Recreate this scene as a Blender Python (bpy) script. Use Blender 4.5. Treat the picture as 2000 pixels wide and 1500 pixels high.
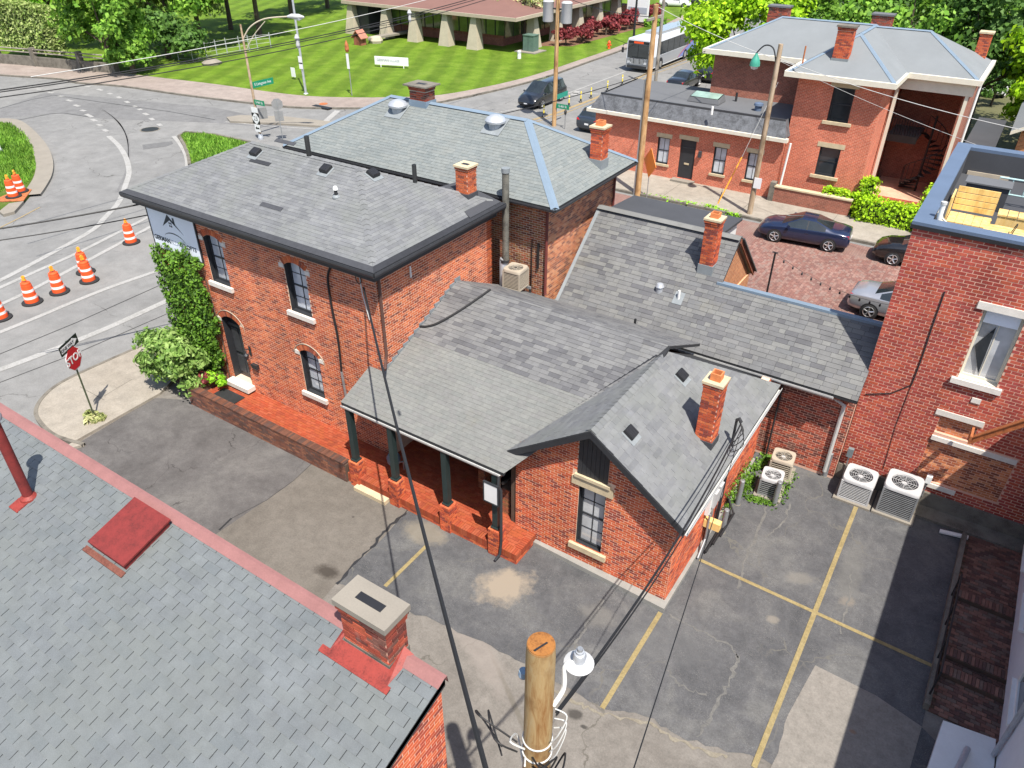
import bpy, math, random
import numpy as np
from mathutils import Vector, Matrix
from mathutils.geometry import tessellate_polygon
sc = bpy.context.scene
for o in list(bpy.data.objects): bpy.data.objects.remove(o)
R = math.radians
# ------------------------------------------------------------ camera
FPX, PITCH, YAW, ROLL, CAMH = 1469.30, R(33.7925), R(-33.3414), R(0.2113), 15.5
def _axes():
    cp, sp = math.cos(PITCH), math.sin(PITCH)
    fw = np.array([math.sin(YAW)*cp, math.cos(YAW)*cp, -sp]); rt = np.array([math.cos(YAW), -math.sin(YAW), 0.])
    up = np.cross(rt, fw)
    return math.cos(ROLL)*rt+math.sin(ROLL)*up, -math.sin(ROLL)*rt+math.cos(ROLL)*up, fw
CR, CU, CF = _axes()
CAM = np.array([0., 0., CAMH])
cd = bpy.data.cameras.new('camera'); cam = bpy.data.objects.new('camera', cd); sc.collection.objects.link(cam)
cd.sensor_width = 36; cd.lens = 36*FPX/2000; cd.clip_start = .1; cd.clip_end = 1500
cam.matrix_world = Matrix(((CR[0], CU[0], -CF[0], 0), (CR[1], CU[1], -CF[1], 0), (CR[2], CU[2], -CF[2], CAMH), (0, 0, 0, 1)))
sc.camera = cam
# ------------------------------------------------------------ light: sky, one sun, exposure
SUN = Vector((.43, -.33, 1.)).normalized()
w = bpy.data.worlds.new('World'); sc.world = w; w.use_nodes = True
nt = w.node_tree; sky = nt.nodes.new('ShaderNodeTexSky'); sky.sky_type = 'NISHITA'; sky.sun_disc = False
sky.sun_elevation = math.asin(SUN.z); sky.sun_rotation = math.atan2(SUN.x, SUN.y)
sky.air_density = 1.0; sky.dust_density = 1.5; sky.ozone_density = 1.0
bg = nt.nodes['Background']; bg.inputs['Strength'].default_value = .125
nt.links.new(sky.outputs[0], bg.inputs['Color'])
sl = bpy.data.lights.new('sun', 'SUN'); sl.energy = 5.0; sl.angle = R(.5); sl.color = (1., .95, .87)
so = bpy.data.objects.new('sun', sl); sc.collection.objects.link(so)
so.rotation_euler = SUN.to_track_quat('Z', 'Y').to_euler(); so.location = (10, -10, 60)
sc.view_settings.view_transform = 'Standard'; sc.view_settings.look = 'None'
sc.view_settings.exposure = 0.7; sc.view_settings.gamma = 1.0; sc.view_settings.use_curve_mapping = False
sc.render.resolution_x = 1024; sc.render.resolution_y = 768
# ------------------------------------------------------------ pixel (2000 x 1500) -> place, given what it touches
def ray(x, y): return (x-1000)/FPX*CR-(y-750)/FPX*CU+CF
def P(x, y, z=0.):
    d = ray(x, y); return CAM+(z-CAMH)/d[2]*d
def onX(x, y, x0):
    d = ray(x, y); return CAM+x0/d[0]*d
def onY(x, y, y0):
    d = ray(x, y); return CAM+y0/d[1]*d
def onPl(x, y, p0, n):
    d = ray(x, y); n = np.asarray(n, float); return CAM+((np.asarray(p0, float)-CAM) @ n)/(d @ n)*d
def proj(q):
    q = np.asarray(q, float)-CAM; f = q @ CF
    return 1000+FPX*(q @ CR)/f, 750-FPX*(q @ CU)/f, f
def hgt(base, y):
    lo, hi = -5., 60.
    for _ in range(50):
        m = (lo+hi)/2
        if proj((base[0], base[1], m))[1] > y: lo = m
        else: hi = m
    return lo
rng = random.Random(7)
# ------------------------------------------------------------ objects, names, labels
COL = sc.collection
def thing(name, label, cat, loc=(0, 0, 0), group=None, rz=0):
    o = bpy.data.objects.new(name, None); COL.objects.link(o); o.empty_display_size = .2
    o.location = loc; o.rotation_euler = (0, 0, rz); o['label'] = label; o['category'] = cat
    if group: o['group'] = group
    o['_base'] = tuple(float(v) for v in loc)
    return o
def tag(o, label, cat, group=None):
    o['label'] = label; o['category'] = cat
    if group: o['group'] = group
    return o
def struct(o): o['kind'] = 'structure'; return o
def finish(o, parent, local=False):
    COL.objects.link(o)
    if parent is not None:
        o.parent = parent
        if parent.type == 'EMPTY' and not local:
            L = parent.get('_base', (0, 0, 0))
            o.matrix_parent_inverse = Matrix.Translation((-L[0], -L[1], -L[2]))
    return o
def copy_tree(o, parent=None):
    c = o.copy(); COL.objects.link(c)
    if parent is not None:
        mpi = o.matrix_parent_inverse.copy(); c.parent = parent; c.matrix_parent_inverse = mpi
    for ch in list(o.children): copy_tree(ch, c)
    return c
# ------------------------------------------------------------ meshes
class MB:
    def __init__(s): s.v = []; s.f = []
    def _add(s, V, F):
        n = len(s.v); s.v += [tuple(map(float, q)) for q in V]; s.f += [tuple(i+n for i in f) for f in F]; return s
    def box(s, x0, x1, y0, y1, z0, z1):
        return s._add([(x0, y0, z0), (x1, y0, z0), (x1, y1, z0), (x0, y1, z0), (x0, y0, z1), (x1, y0, z1), (x1, y1, z1), (x0, y1, z1)],
                      [(0, 3, 2, 1), (4, 5, 6, 7), (0, 1, 5, 4), (1, 2, 6, 5), (2, 3, 7, 6), (3, 0, 4, 7)])
    def obox(s, O, A, B, C_):      # corner O and three edge vectors
        O, A, B, C_ = [np.asarray(q, float) for q in (O, A, B, C_)]
        V = [O, O+A, O+A+B, O+B, O+C_, O+A+C_, O+A+B+C_, O+B+C_]
        F = [(0, 3, 2, 1), (4, 5, 6, 7), (0, 1, 5, 4), (1, 2, 6, 5), (2, 3, 7, 6), (3, 0, 4, 7)]
        if np.dot(np.cross(A, B), C_) < 0: F = [f[::-1] for f in F]
        return s._add(V, F)
    def prism(s, poly, z0, z1):   # xy polygon, extruded in z
        a = sum(poly[i][0]*poly[(i+1) % len(poly)][1]-poly[(i+1) % len(poly)][0]*poly[i][1] for i in range(len(poly)))
        if a < 0: poly = poly[::-1]
        n = len(poly)
        tri = tessellate_polygon([[Vector((p[0], p[1], 0)) for p in poly]])
        V = [(p[0], p[1], z0) for p in poly]+[(p[0], p[1], z1) for p in poly]
        F = []
        for t in tri:
            A, B, C_ = [poly[i] for i in t]
            if (B[0]-A[0])*(C_[1]-A[1])-(C_[0]-A[0])*(B[1]-A[1]) < 0: t = t[::-1]
            F.append(tuple(i+n for i in t)); F.append(tuple(t[::-1]))
        F += [(i, (i+1) % n, n+(i+1) % n, n+i) for i in range(n)]
        return s._add(V, F)
    def slab(s, poly3, t, down=None):   # planar 3D polygon with thickness t along its normal (downwards)
        q = [np.asarray(p, float) for p in poly3]; nrm = np.zeros(3)
        for i in range(len(q)): nrm += np.cross(q[i], q[(i+1) % len(q)])
        nrm /= np.linalg.norm(nrm)
        if nrm[2] < 0: q = q[::-1]; nrm = -nrm
        d = np.array([0, 0, -t]) if down is None else -nrm*t
        n = len(q)
        return s._add(q+[p+d for p in q], [tuple(range(n)), tuple(range(2*n-1, n-1, -1))]+[((i+1) % n, i, n+i, n+(i+1) % n) for i in range(n)])
    def tube(s, pts, r, seg=8, cap=True):
        pts = [np.asarray(p, float) for p in pts]; n = len(pts); rr = r if hasattr(r, '__len__') else [r]*n
        V = []; F = []
        ref = np.array([0, 0, 1.]) if abs((pts[-1]-pts[0])[2]) < .9*np.linalg.norm(pts[-1]-pts[0]) else np.array([1., 0, 0])
        for i, p in enumerate(pts):
            d = pts[min(i+1, n-1)]-pts[max(i-1, 0)]; d = d/(np.linalg.norm(d)+1e-9)
            a = np.cross(d, ref); a /= np.linalg.norm(a)+1e-9; b = np.cross(d, a)
            for k in range(seg):
                t = 2*math.pi*k/seg; V.append(p+rr[i]*(math.cos(t)*a+math.sin(t)*b))
        for i in range(n-1):
            for k in range(seg):
                F.append((i*seg+k, (i+1)*seg+k, (i+1)*seg+(k+1) % seg, i*seg+(k+1) % seg))
        if cap: F.append(tuple(range(seg))); F.append(tuple(range(n*seg-1, (n-1)*seg-1, -1)))
        return s._add(V, F)
    def lathe(s, prof, c=(0, 0, 0), seg=20):   # prof: (r, z) bottom to top
        V = []; F = []; n = len(prof)
        for r, z in prof:
            for k in range(seg):
                t = 2*math.pi*k/seg; V.append((c[0]+r*math.cos(t), c[1]+r*math.sin(t), c[2]+z))
        for i in range(n-1):
            for k in range(seg): F.append((i*seg+k, i*seg+(k+1) % seg, (i+1)*seg+(k+1) % seg, (i+1)*seg+k))
        F.append(tuple(range(seg-1, -1, -1))); F.append(tuple(range((n-1)*seg, n*seg)))
        return s._add(V, F)
    def poly(s, pts): return s._add(pts, [tuple(range(len(pts)))])
    def build(s, name, mat, parent=None, smooth=False, ang=35, local=False):
        me = bpy.data.meshes.new(name); me.from_pydata(s.v, [], s.f); me.update()
        if mat is not None: me.materials.append(mat)
        if smooth:
            me.polygons.foreach_set('use_smooth', [True]*len(me.polygons)); me.set_sharp_from_angle(angle=R(ang))
        return finish(bpy.data.objects.new(name, me), parent, local)
def mesh_np(name, V, F, mat, parent=None, local=False, smooth=False):
    me = bpy.data.meshes.new(name); V = np.asarray(V, np.float32); F = np.asarray(F, np.int32); k = F.shape[1]
    me.vertices.add(len(V)); me.vertices.foreach_set('co', V.ravel())
    me.loops.add(F.size); me.loops.foreach_set('vertex_index', F.ravel())
    me.polygons.add(len(F)); me.polygons.foreach_set('loop_start', np.arange(len(F), dtype=np.int32)*k)
    if smooth: me.polygons.foreach_set('use_smooth', np.ones(len(F), bool))
    me.materials.append(mat); me.update(calc_edges=True); me.validate()
    return finish(bpy.data.objects.new(name, me), parent, local)
def text_mesh(name, body, size, O, U, W, mat, parent=None, depth=.004, align='CENTER', bold=0, sx=1., local=False):
    cu = bpy.data.curves.new('txt', 'FONT'); cu.body = body; cu.size = size; cu.align_x = align; cu.align_y = 'CENTER'; cu.extrude = depth; cu.offset = bold; cu.resolution_u = 3
    to = bpy.data.objects.new('txt', cu); COL.objects.link(to)
    me = bpy.data.meshes.new_from_object(to.evaluated_get(bpy.context.evaluated_depsgraph_get())); bpy.data.objects.remove(to); bpy.data.curves.remove(cu)
    me.name = name; U = Vector(U).normalized(); W = Vector(W).normalized(); N = U.cross(W)
    M = Matrix(((U.x*sx, W.x, N.x, O[0]), (U.y*sx, W.y, N.y, O[1]), (U.z*sx, W.z, N.z, O[2]), (0, 0, 0, 1)))
    me.transform(M); me.materials.clear(); me.materials.append(mat)
    return finish(bpy.data.objects.new(name, me), parent, local)
def clip_poly(sub, clip):   # Sutherland-Hodgman, clip convex ccw
    out = list(sub)
    for i in range(len(clip)):
        a, b = clip[i], clip[(i+1) % len(clip)]; inp = out; out = []
        def side(p): return (b[0]-a[0])*(p[1]-a[1])-(b[1]-a[1])*(p[0]-a[0])
        for j in range(len(inp)):
            p, q = inp[j], inp[(j+1) % len(inp)]; sp, sq = side(p), side(q)
            if sp >= 0: out.append(p)
            if (sp >= 0) != (sq >= 0):
                t = sp/(sp-sq); out.append((p[0]+t*(q[0]-p[0]), p[1]+t*(q[1]-p[1])))
        if len(out) < 3: return []
    return out
def area2(p): return .5*sum(p[i][0]*p[(i+1) % len(p)][1]-p[(i+1) % len(p)][0]*p[i][1] for i in range(len(p)))
# ------------------------------------------------------------ materials
def lin(r, g, b): return tuple(((c/255)/12.92 if c/255 <= .04045 else ((c/255+.055)/1.055)**2.4) for c in (r, g, b))
KA = 1/2.7    # photograph value of a sunlit level surface -> base colour
def ph(r, g, b, k=1.): return tuple(min(.85, c*KA*k) for c in lin(r, g, b))
class NT:
    def __init__(s, name):
        s.m = bpy.data.materials.new(name); s.m.use_nodes = True; s.t = s.m.node_tree; s.b = s.t.nodes['Principled BSDF']
    def n(s, kind, **kw):
        q = s.t.nodes.new('ShaderNode'+kind)
        for k, v in kw.items(): setattr(q, k, v)
        return q
    def l(s, a, b): s.t.links.new(a, b)
    def pos(s, scale=(1, 1, 1)):
        g = s.n('NewGeometry'); mp = s.n('Mapping'); mp.inputs['Scale'].default_value = scale; s.l(g.outputs['Position'], mp.inputs[0]); return mp.outputs[0]
    def noise(s, scale, detail=4, rough=.6, vec=None, dist=0):
        q = s.n('TexNoise'); q.inputs['Scale'].default_value = scale; q.inputs['Detail'].default_value = detail; q.inputs['Roughness'].default_value = rough; q.inputs['Distortion'].default_value = dist
        s.l(vec if vec is not None else s.pos(), q.inputs['Vector']); return q.outputs['Fac']
    def ramp(s, fac, stops, interp='LINEAR'):
        q = s.n('ValToRGB'); e = q.color_ramp; e.interpolation = interp
        while len(e.elements) < len(stops): e.elements.new(.5)
        for el, (p, c) in zip(e.elements, stops): el.position = p; el.color = (*c, 1) if len(c) == 3 else c
        s.l(fac, q.inputs[0]); return q.outputs[0]
    def rng(s, fac, a, b, c=0., d=1.):
        q = s.n('MapRange'); q.inputs[1].default_value = a; q.inputs[2].default_value = b; q.inputs[3].default_value = c; q.inputs[4].default_value = d
        s.l(fac, q.inputs[0]); return q.outputs[0]
    def mix(s, fac, a, b, mode='MIX'):
        q = s.n('Mix', data_type='RGBA', blend_type=mode)
        for v, i in ((fac, 0), (a, 6), (b, 7)):
            if hasattr(v, 'links') or hasattr(v, 'is_linked'): s.l(v, q.inputs[i])
            else: q.inputs[i].default_value = (*v, 1) if hasattr(v, '__len__') else v
        return q.outputs[2]
    def math(s, op, a, b=0.):
        q = s.n('Math', operation=op)
        for v, i in ((a, 0), (b, 1)):
            if hasattr(v, 'is_linked'): s.l(v, q.inputs[i])
            else: q.inputs[i].default_value = v
        return q.outputs[0]
    def bump(s, h, strength, dist=.01):
        q = s.n('Bump'); q.inputs['Strength'].default_value = strength; q.inputs['Distance'].default_value = dist
        s.l(h, q.inputs['Height']); s.l(q.outputs[0], s.b.inputs['Normal'])
    def done(s, col, rough=.8, metal=0., spec=.5):
        if hasattr(col, 'is_linked'): s.l(col, s.b.inputs['Base Color'])
        else: s.b.inputs['Base Color'].default_value = (*col, 1)
        if hasattr(rough, 'is_linked'): s.l(rough, s.b.inputs['Roughness'])
        else: s.b.inputs['Roughness'].default_value = rough
        s.b.inputs['Metallic'].default_value = metal; s.b.inputs['Specular IOR Level'].default_value = spec
        return s.m
def sc3(c, k): return tuple(min(1., x*k) for x in c)
def pbr(name, col, rough=.75, metal=0., var=.25, scale=3., fine=40., bump=.15, spec=.4, tint=None):
    q = NT(name); a = q.noise(scale, 5, .65); b = q.noise(fine, 3, .6)
    f = q.math('ADD', q.math('MULTIPLY', a, .65), q.math('MULTIPLY', b, .35))
    c = q.ramp(f, [(.3, sc3(tint or col, 1-var)), (.52, col), (.75, sc3(col, 1+var))])
    if bump: q.bump(b, bump, .006)
    return q.done(c, rough, metal, spec)
def pieces_mat(name, cols, rough=.9, nscale=2., namt=.25, fine=70., bump=.25, spec=.25, stain=None, soot=0., mid=(8., .13), tint=None):
    """each piece (an island of the joined mesh, or an object) takes one of the colours, with grain and weathering on top"""
    q = NT(name); g = q.n('NewGeometry'); oi = q.n('ObjectInfo')
    rv = q.math('FRACT', q.math('ADD', g.outputs['Random Per Island'], oi.outputs['Random']))
    n = len(cols); c = q.ramp(rv, [((i+.0)/n, cols[i]) for i in range(n)], 'CONSTANT')
    a = q.noise(nscale, 5, .65); b = q.noise(fine, 2, .6)
    k = q.math('ADD', q.rng(a, .25, .75, 1-namt, 1+namt), q.rng(b, .3, .7, -.12, .12))
    k = q.math('ADD', k, q.rng(q.noise(mid[0], 4, .65), .25, .75, -mid[1], mid[1]))
    if soot: k = q.math('MULTIPLY', k, q.rng(q.noise(1.6, 5, .7, q.pos((1, 1, .22))), .38, .62, 1-soot, 1.+soot*.35))
    kk = q.n('CombineColor'); [q.l(k, kk.inputs[i]) for i in range(3)]
    c = q.mix(1., c, kk.outputs[0], 'MULTIPLY')
    if tint: c = q.mix(q.rng(q.noise(tint[1], 3, .6), .45, .65, 0, tint[2]), c, tint[0])
    if stain:      # (colour, noise scale, threshold)
        sn = q.noise(stain[1], 6, .7); c = q.mix(q.rng(sn, stain[2], stain[2]+.14, 0, stain[3] if len(stain) > 3 else .7), c, stain[0])
    if bump: q.bump(b, bump, .004)
    return q.done(c, rough, 0, spec)
def leaf_mat(name, cols, rough=.6, trans=.35, nscale=.6):
    q = NT(name); g = q.n('NewGeometry'); oi = q.n('ObjectInfo')
    rv = q.math('FRACT', q.math('ADD', g.outputs['Random Per Island'], oi.outputs['Random']))
    n = len(cols); c = q.ramp(rv, [(i/max(1, n-1), cols[i]) for i in range(n)])
    a = q.noise(nscale, 3, .6); k = q.rng(a, .3, .7, .95, 1.6)
    kk = q.n('CombineColor'); [q.l(k, kk.inputs[i]) for i in range(3)]
    c = q.mix(1., c, kk.outputs[0], 'MULTIPLY'); q.done(c, rough, 0, .3)
    tr = q.n('BsdfTranslucent'); q.l(c, tr.inputs[0]); mx = q.n('MixShader'); mx.inputs[0].default_value = trans
    out = q.t.nodes['Material Output']; q.l(q.b.outputs[0], mx.inputs[1]); q.l(tr.outputs[0], mx.inputs[2]); q.l(mx.outputs[0], out.inputs[0])
    return q.m
def ground_mat(name, c0, c1, c2, scale=.5, speck=.3, speck_col=(.5, .48, .44), spots=(), crack=None, rough=.9, fine=60.):
    """worn paving: two-scale mottling, aggregate speckle, hairline cracks, and spills/sand patches with a place and shape of their own"""
    q = NT(name); a = q.noise(scale, 7, .65, dist=.6); c = q.ramp(a, [(.3, c0), (.5, c1), (.72, c2)])
    b = q.noise(fine, 3, .7)
    b2 = q.noise(scale*7, 6, .75)
    kk = q.n('CombineColor'); k = q.math('ADD', q.rng(b2, .2, .8, .72, 1.28), q.rng(q.noise(22., 4, .8), .25, .75, -.2, .2)); [q.l(k, kk.inputs[i]) for i in range(3)]
    c = q.mix(1., c, kk.outputs[0], 'MULTIPLY')
    if speck: 
        m_ = q.math('MULTIPLY', q.rng(b, .55, .78, 0, speck), q.rng(q.noise(scale*3, 4), .35, .6))
        c = q.mix(m_, c, speck_col)
    for (x, y, rx, ry, rz, col, st) in spots:
        g = q.n('NewGeometry'); mp = q.n('Mapping', vector_type='TEXTURE'); mp.inputs['Location'].default_value = (x, y, 0); mp.inputs['Rotation'].default_value = (0, 0, rz); mp.inputs['Scale'].default_value = (rx, ry, 1)
        q.l(g.outputs['Position'], mp.inputs[0]); ln = q.n('VectorMath', operation='LENGTH')
        fl = q.n('VectorMath', operation='MULTIPLY'); q.l(mp.outputs[0], fl.inputs[0]); fl.inputs[1].default_value = (1, 1, 0); q.l(fl.outputs[0], ln.inputs[0])
        d = q.math('ADD', ln.outputs['Value'], q.rng(q.noise(2.2, 5, .7), .2, .8, -.45, .45))
        c = q.mix(q.rng(d, 1.05, .55, 0, st), c, col)
    if crack:
        v = q.n('TexVoronoi', feature='DISTANCE_TO_EDGE'); v.inputs['Scale'].default_value = crack[0]; v.inputs['Randomness'].default_value = 1
        mp = q.n('Mapping'); g = q.n('NewGeometry'); q.l(g.outputs['Position'], mp.inputs[0]); nz = q.n('TexNoise'); nz.inputs['Scale'].default_value = 1.3; nz.inputs['Detail'].default_value = 6
        q.l(g.outputs['Position'], nz.inputs['Vector']); va = q.n('VectorMath', operation='ADD'); q.l(mp.outputs[0], va.inputs[0]); q.l(nz.outputs['Color'], va.inputs[1]); q.l(va.outputs[0], v.inputs['Vector'])
        cm = q.math('MULTIPLY', q.rng(v.outputs['Distance'], crack[1], crack[1]*.3), q.rng(q.noise(.35, 3), .45, .6)); c = q.mix(cm, c, crack[2])
    q.bump(b, .3, .004)
    return q.done(c, rough, 0, .25)
def pv(r, g, b, k=.8):
    c = lin(r, g, b); m = .02*max(c); return tuple(min(.8, x*.98*k+m*k) for x in c)     # upright surfaces get grazing sun
M = {}
M['brick_orange'] = pieces_mat('brick_orange', [pv(214, 112, 68), pv(200, 98, 60), pv(222, 126, 80), pv(180, 92, 62), pv(208, 104, 58), pv(150, 82, 64), pv(218, 118, 72), pv(192, 104, 74)], soot=.22, nscale=.45, namt=.2, stain=(pv(214, 190, 170), .9, .6, .4))
M['brick_cottage'] = pieces_mat('brick_cottage', [pv(216, 104, 64), pv(198, 90, 56), pv(220, 118, 70), pv(176, 80, 58), pv(208, 96, 56), pv(150, 74, 62), pv(214, 108, 66)], soot=.22, nscale=.6, namt=.2, stain=(pv(206, 150, 110), 1.6, .66, .3))
M['brick_brown'] = pieces_mat('brick_brown', [pv(160, 100, 70), pv(136, 82, 60), pv(178, 116, 78), pv(120, 72, 58), pv(150, 106, 70), pv(170, 96, 66)], soot=.22, nscale=1.3, namt=.3, stain=(pv(60, 48, 44), .9, .6, .5))
M['brick_tan'] = pieces_mat('brick_tan', [pv(222, 140, 92), pv(196, 112, 72), pv(230, 156, 108), pv(170, 98, 70), pv(214, 128, 80), pv(150, 90, 70)], soot=.22, nscale=.8, namt=.2)
M['brick_red'] = pieces_mat('brick_red', [pv(186, 84, 68), pv(172, 72, 60), pv(196, 94, 72), pv(164, 74, 64), pv(190, 88, 62), pv(178, 80, 72)], soot=.22, nscale=.7, namt=.18, stain=(pv(196, 150, 140), .9, .64, .35))
M['brick_low'] = pieces_mat('brick_low', [pv(140, 92, 74), pv(120, 78, 66), pv(154, 102, 78), pv(104, 74, 66), pv(132, 84, 66), pv(112, 84, 76)], nscale=2., namt=.3, stain=(pv(150, 140, 130), 2., .6, .45))
M['brick_old'] = pieces_mat('brick_old', [pv(176, 84, 62), pv(150, 70, 56), pv(190, 94, 66), pv(118, 66, 58), pv(166, 78, 58), pv(132, 90, 78)], soot=.22, nscale=2.5, namt=.3, stain=(pv(150, 140, 130), 2.5, .6, .5))
M['paver'] = pieces_mat('paver', [ph(234, 116, 78), ph(226, 106, 70), ph(238, 126, 88), ph(218, 108, 76), ph(232, 120, 76)], nscale=1., namt=.18, stain=(ph(190, 110, 80), 1.2, .62, .5))
M['paver_street'] = pieces_mat('paver_street', [ph(204, 154, 140), ph(192, 140, 128), ph(212, 168, 154), ph(184, 138, 128), ph(202, 166, 154)], nscale=.5, namt=.2)
M['coping'] = pieces_mat('coping', [ph(158, 108, 88), ph(140, 96, 80), ph(170, 114, 90), ph(130, 100, 90)], nscale=1.4, namt=.25)
M['mortar_tan'] = pbr('mortar_tan', pv(238, 204, 176), .95, var=.2)
M['mortar_pale'] = pbr('mortar_pale', pv(226, 180, 156), .95, var=.15)
M['mortar_grey'] = pbr('mortar_grey', pv(196, 184, 166), .95, var=.25)
M['mortar_dark'] = pbr('mortar_dark', pv(96, 78, 66), .95, var=.25)
def shing(name, cols, **k): return pieces_mat(name, cols, rough=.95, fine=110., bump=.35, spec=.15, **k)
M['shingle_main'] = shing('shingle_main', [ph(176, 178, 180), ph(172, 174, 177), ph(179, 181, 182), ph(163, 165, 168), ph(175, 177, 178), ph(180, 182, 183), ph(168, 170, 173)], nscale=.7, namt=.1, mid=(2.6, .16), tint=(ph(174, 178, 172), .9, .5))
M['shingle_wing'] = shing('shingle_wing', [ph(170, 170, 170), ph(156, 156, 158), ph(175, 175, 174), ph(142, 142, 145), ph(166, 166, 166), ph(161, 161, 162)], nscale=.9, namt=.12, mid=(2.6, .14), stain=(ph(170, 166, 150), .8, .62, .4))
M['shingle_pale'] = shing('shingle_pale', [ph(178, 179, 175), ph(174, 176, 172), ph(181, 182, 177), ph(176, 176, 173)], nscale=.6, namt=.1, stain=(ph(178, 176, 162), .7, .58, .5))
M['shingle_sage'] = shing('shingle_sage', [ph(182, 189, 187), ph(178, 185, 184), ph(186, 192, 189), ph(173, 181, 180), ph(181, 187, 184)], nscale=.5, namt=.1, stain=(ph(172, 170, 158), .5, .6, .4))
M['shingle_long'] = shing('shingle_long', [ph(172, 172, 171), ph(158, 158, 159), ph(177, 177, 174), ph(145, 145, 148), ph(168, 168, 167), ph(163, 164, 165)], nscale=.6, namt=.12, mid=(2.6, .12), stain=(ph(174, 168, 148), .45, .58, .45))
M['shingle_slate'] = shing('shingle_slate', [ph(161, 167, 169), ph(159, 165, 168), ph(163, 169, 171), ph(156, 163, 166), ph(162, 168, 169), ph(160, 166, 169)], nscale=.9, namt=.1, mid=(3.5, .14), tint=(ph(166, 171, 166), .6, .35), stain=(ph(152, 152, 152), .5, .6, .35))
M['shingle_dark'] = shing('shingle_dark', [ph(104, 106, 112), ph(92, 94, 100), ph(112, 114, 120), ph(82, 84, 90)], nscale=.8, namt=.15)
M['brick_shade'] = pieces_mat('brick_shade', [pv(128, 92, 80), pv(110, 80, 72), pv(140, 104, 90), pv(98, 76, 70), pv(120, 100, 90)], nscale=1.2, namt=.3, stain=(pv(150, 140, 130), 1.6, .6, .5))  # duller, greyer brick: the shade on the path is put into its colours
M['underlay'] = pbr('underlay', ph(70, 72, 76), .95, var=.2)
M['roof_far'] = pbr('roof_far', ph(184, 190, 193), .9, var=.1, scale=.8)
M['roof_brown'] = pbr('roof_brown', ph(182, 136, 124), .95, var=.12, scale=.5, fine=6)
M['roof_flat'] = pbr('roof_flat', ph(150, 152, 156), .9, var=.15, scale=.5)
M['membrane'] = pbr('membrane', ph(104, 106, 112), .85, var=.2, scale=.6)
M['flash_blue'] = pbr('flash_blue', ph(176, 200, 222), .55, 0., var=.1, scale=2)
M['flash_grey'] = pbr('flash_grey', ph(196, 204, 208), .55, 0., var=.2, scale=3)
M['coping_metal'] = pbr('coping_metal', ph(138, 160, 192), .5, 0., var=.12, scale=1.5)
M['trim_black'] = pbr('trim_black', (.028, .03, .034), .45, var=.25, scale=2)
M['trim_char'] = pbr('trim_char', (.045, .047, .052), .5, var=.3, scale=2)
M['gutter_white'] = pbr('gutter_white', (.55, .55, .53), .45, .2, var=.2, scale=3)
M['paint_white'] = pbr('paint_white', (.7, .7, .68), .5, var=.08)
M['paint_cream'] = pbr('paint_cream', (.62, .58, .48), .6, var=.1)
M['paint_green'] = pbr('paint_green', (.02, .034, .034), .4, var=.2)
M['soffit'] = pbr('soffit', (.4, .34, .26), .7, var=.12)
M['stone_sill'] = pbr('stone_sill', (.62, .58, .52), .85, var=.15, scale=4)
M['sandstone'] = pbr('sandstone', (.5, .41, .27), .9, var=.25, scale=4)
M['concrete'] = pbr('concrete', ph(206, 196, 180), .9, var=.15, scale=1.2)
M['concrete_old'] = pbr('concrete_old', ph(176, 168, 154), .95, var=.3, scale=2, tint=ph(120, 112, 100))
M['concrete_fin'] = pbr('concrete_fin', (.42, .37, .28), .9, var=.18, scale=1.5)
M['steel_dark'] = pbr('steel_dark', (.05, .052, .055), .5, .5, var=.3)
M['steel_rust'] = pbr('steel_rust', (.42, .14, .05), .75, .1, var=.3, scale=5, tint=(.2, .07, .03))
M['steel_grey'] = pbr('steel_grey', (.35, .36, .37), .45, .6, var=.2)
M['galv'] = pbr('galv', (.45, .47, .5), .45, .4, var=.2, scale=6)
M['flue'] = pbr('flue', (.2, .19, .16), .6, .4, var=.5, scale=2.5, tint=(.05, .05, .05))
M['red_paint'] = pbr('red_paint', ph(176, 66, 62), .75, var=.3, scale=6, tint=ph(150, 60, 56))
M['red_ridge'] = pbr('red_ridge', ph(208, 148, 144), .9, var=.2, scale=3)
M['red_flash'] = pbr('red_flash', ph(206, 84, 72), .6, var=.2, scale=5, tint=ph(150, 60, 52))
M['terracotta'] = pbr('terracotta', (.6, .2, .07), .8, var=.2, scale=6)
M['ac_grey'] = pbr('ac_grey', (.42, .42, .42), .5, 0., var=.1, scale=4)
M['ac_beige'] = pbr('ac_beige', (.38, .33, .26), .55, 0., var=.12, scale=4)
M['ac_coil'] = pbr('ac_coil', (.03, .032, .035), .7, .2, var=.3)
M['plastic_black'] = pbr('plastic_black', (.018, .018, .02), .5, var=.2)
M['rubber'] = pbr('rubber', (.02, .02, .021), .85, var=.2)
M['orange'] = pbr('orange', (.75, .09, .02), .5, var=.12)
M['amber'] = pbr('amber', (.85, .34, .03), .35, var=.1)
M['reflective'] = pbr('reflective', (.8, .76, .74), .5, var=.05)
M['yellow_paint'] = pbr('yellow_paint', (.62, .5, .05), .55, var=.15)
M['mark_white'] = ground_mat('mark_white', ph(214, 212, 206), ph(232, 230, 225), ph(238, 236, 232), 1.5, .5, ph(176, 174, 170))
M['mark_yellow'] = ground_mat('mark_yellow', ph(192, 172, 124), ph(214, 192, 136), ph(222, 202, 150), 2., .95, ph(140, 132, 116))
M['mark_yellow_road'] = ground_mat('mark_yellow_road', ph(216, 190, 150), ph(226, 200, 150), ph(222, 204, 170), 1.5, .4, ph(176, 174, 170))
M['wood_pole'] = None
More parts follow.
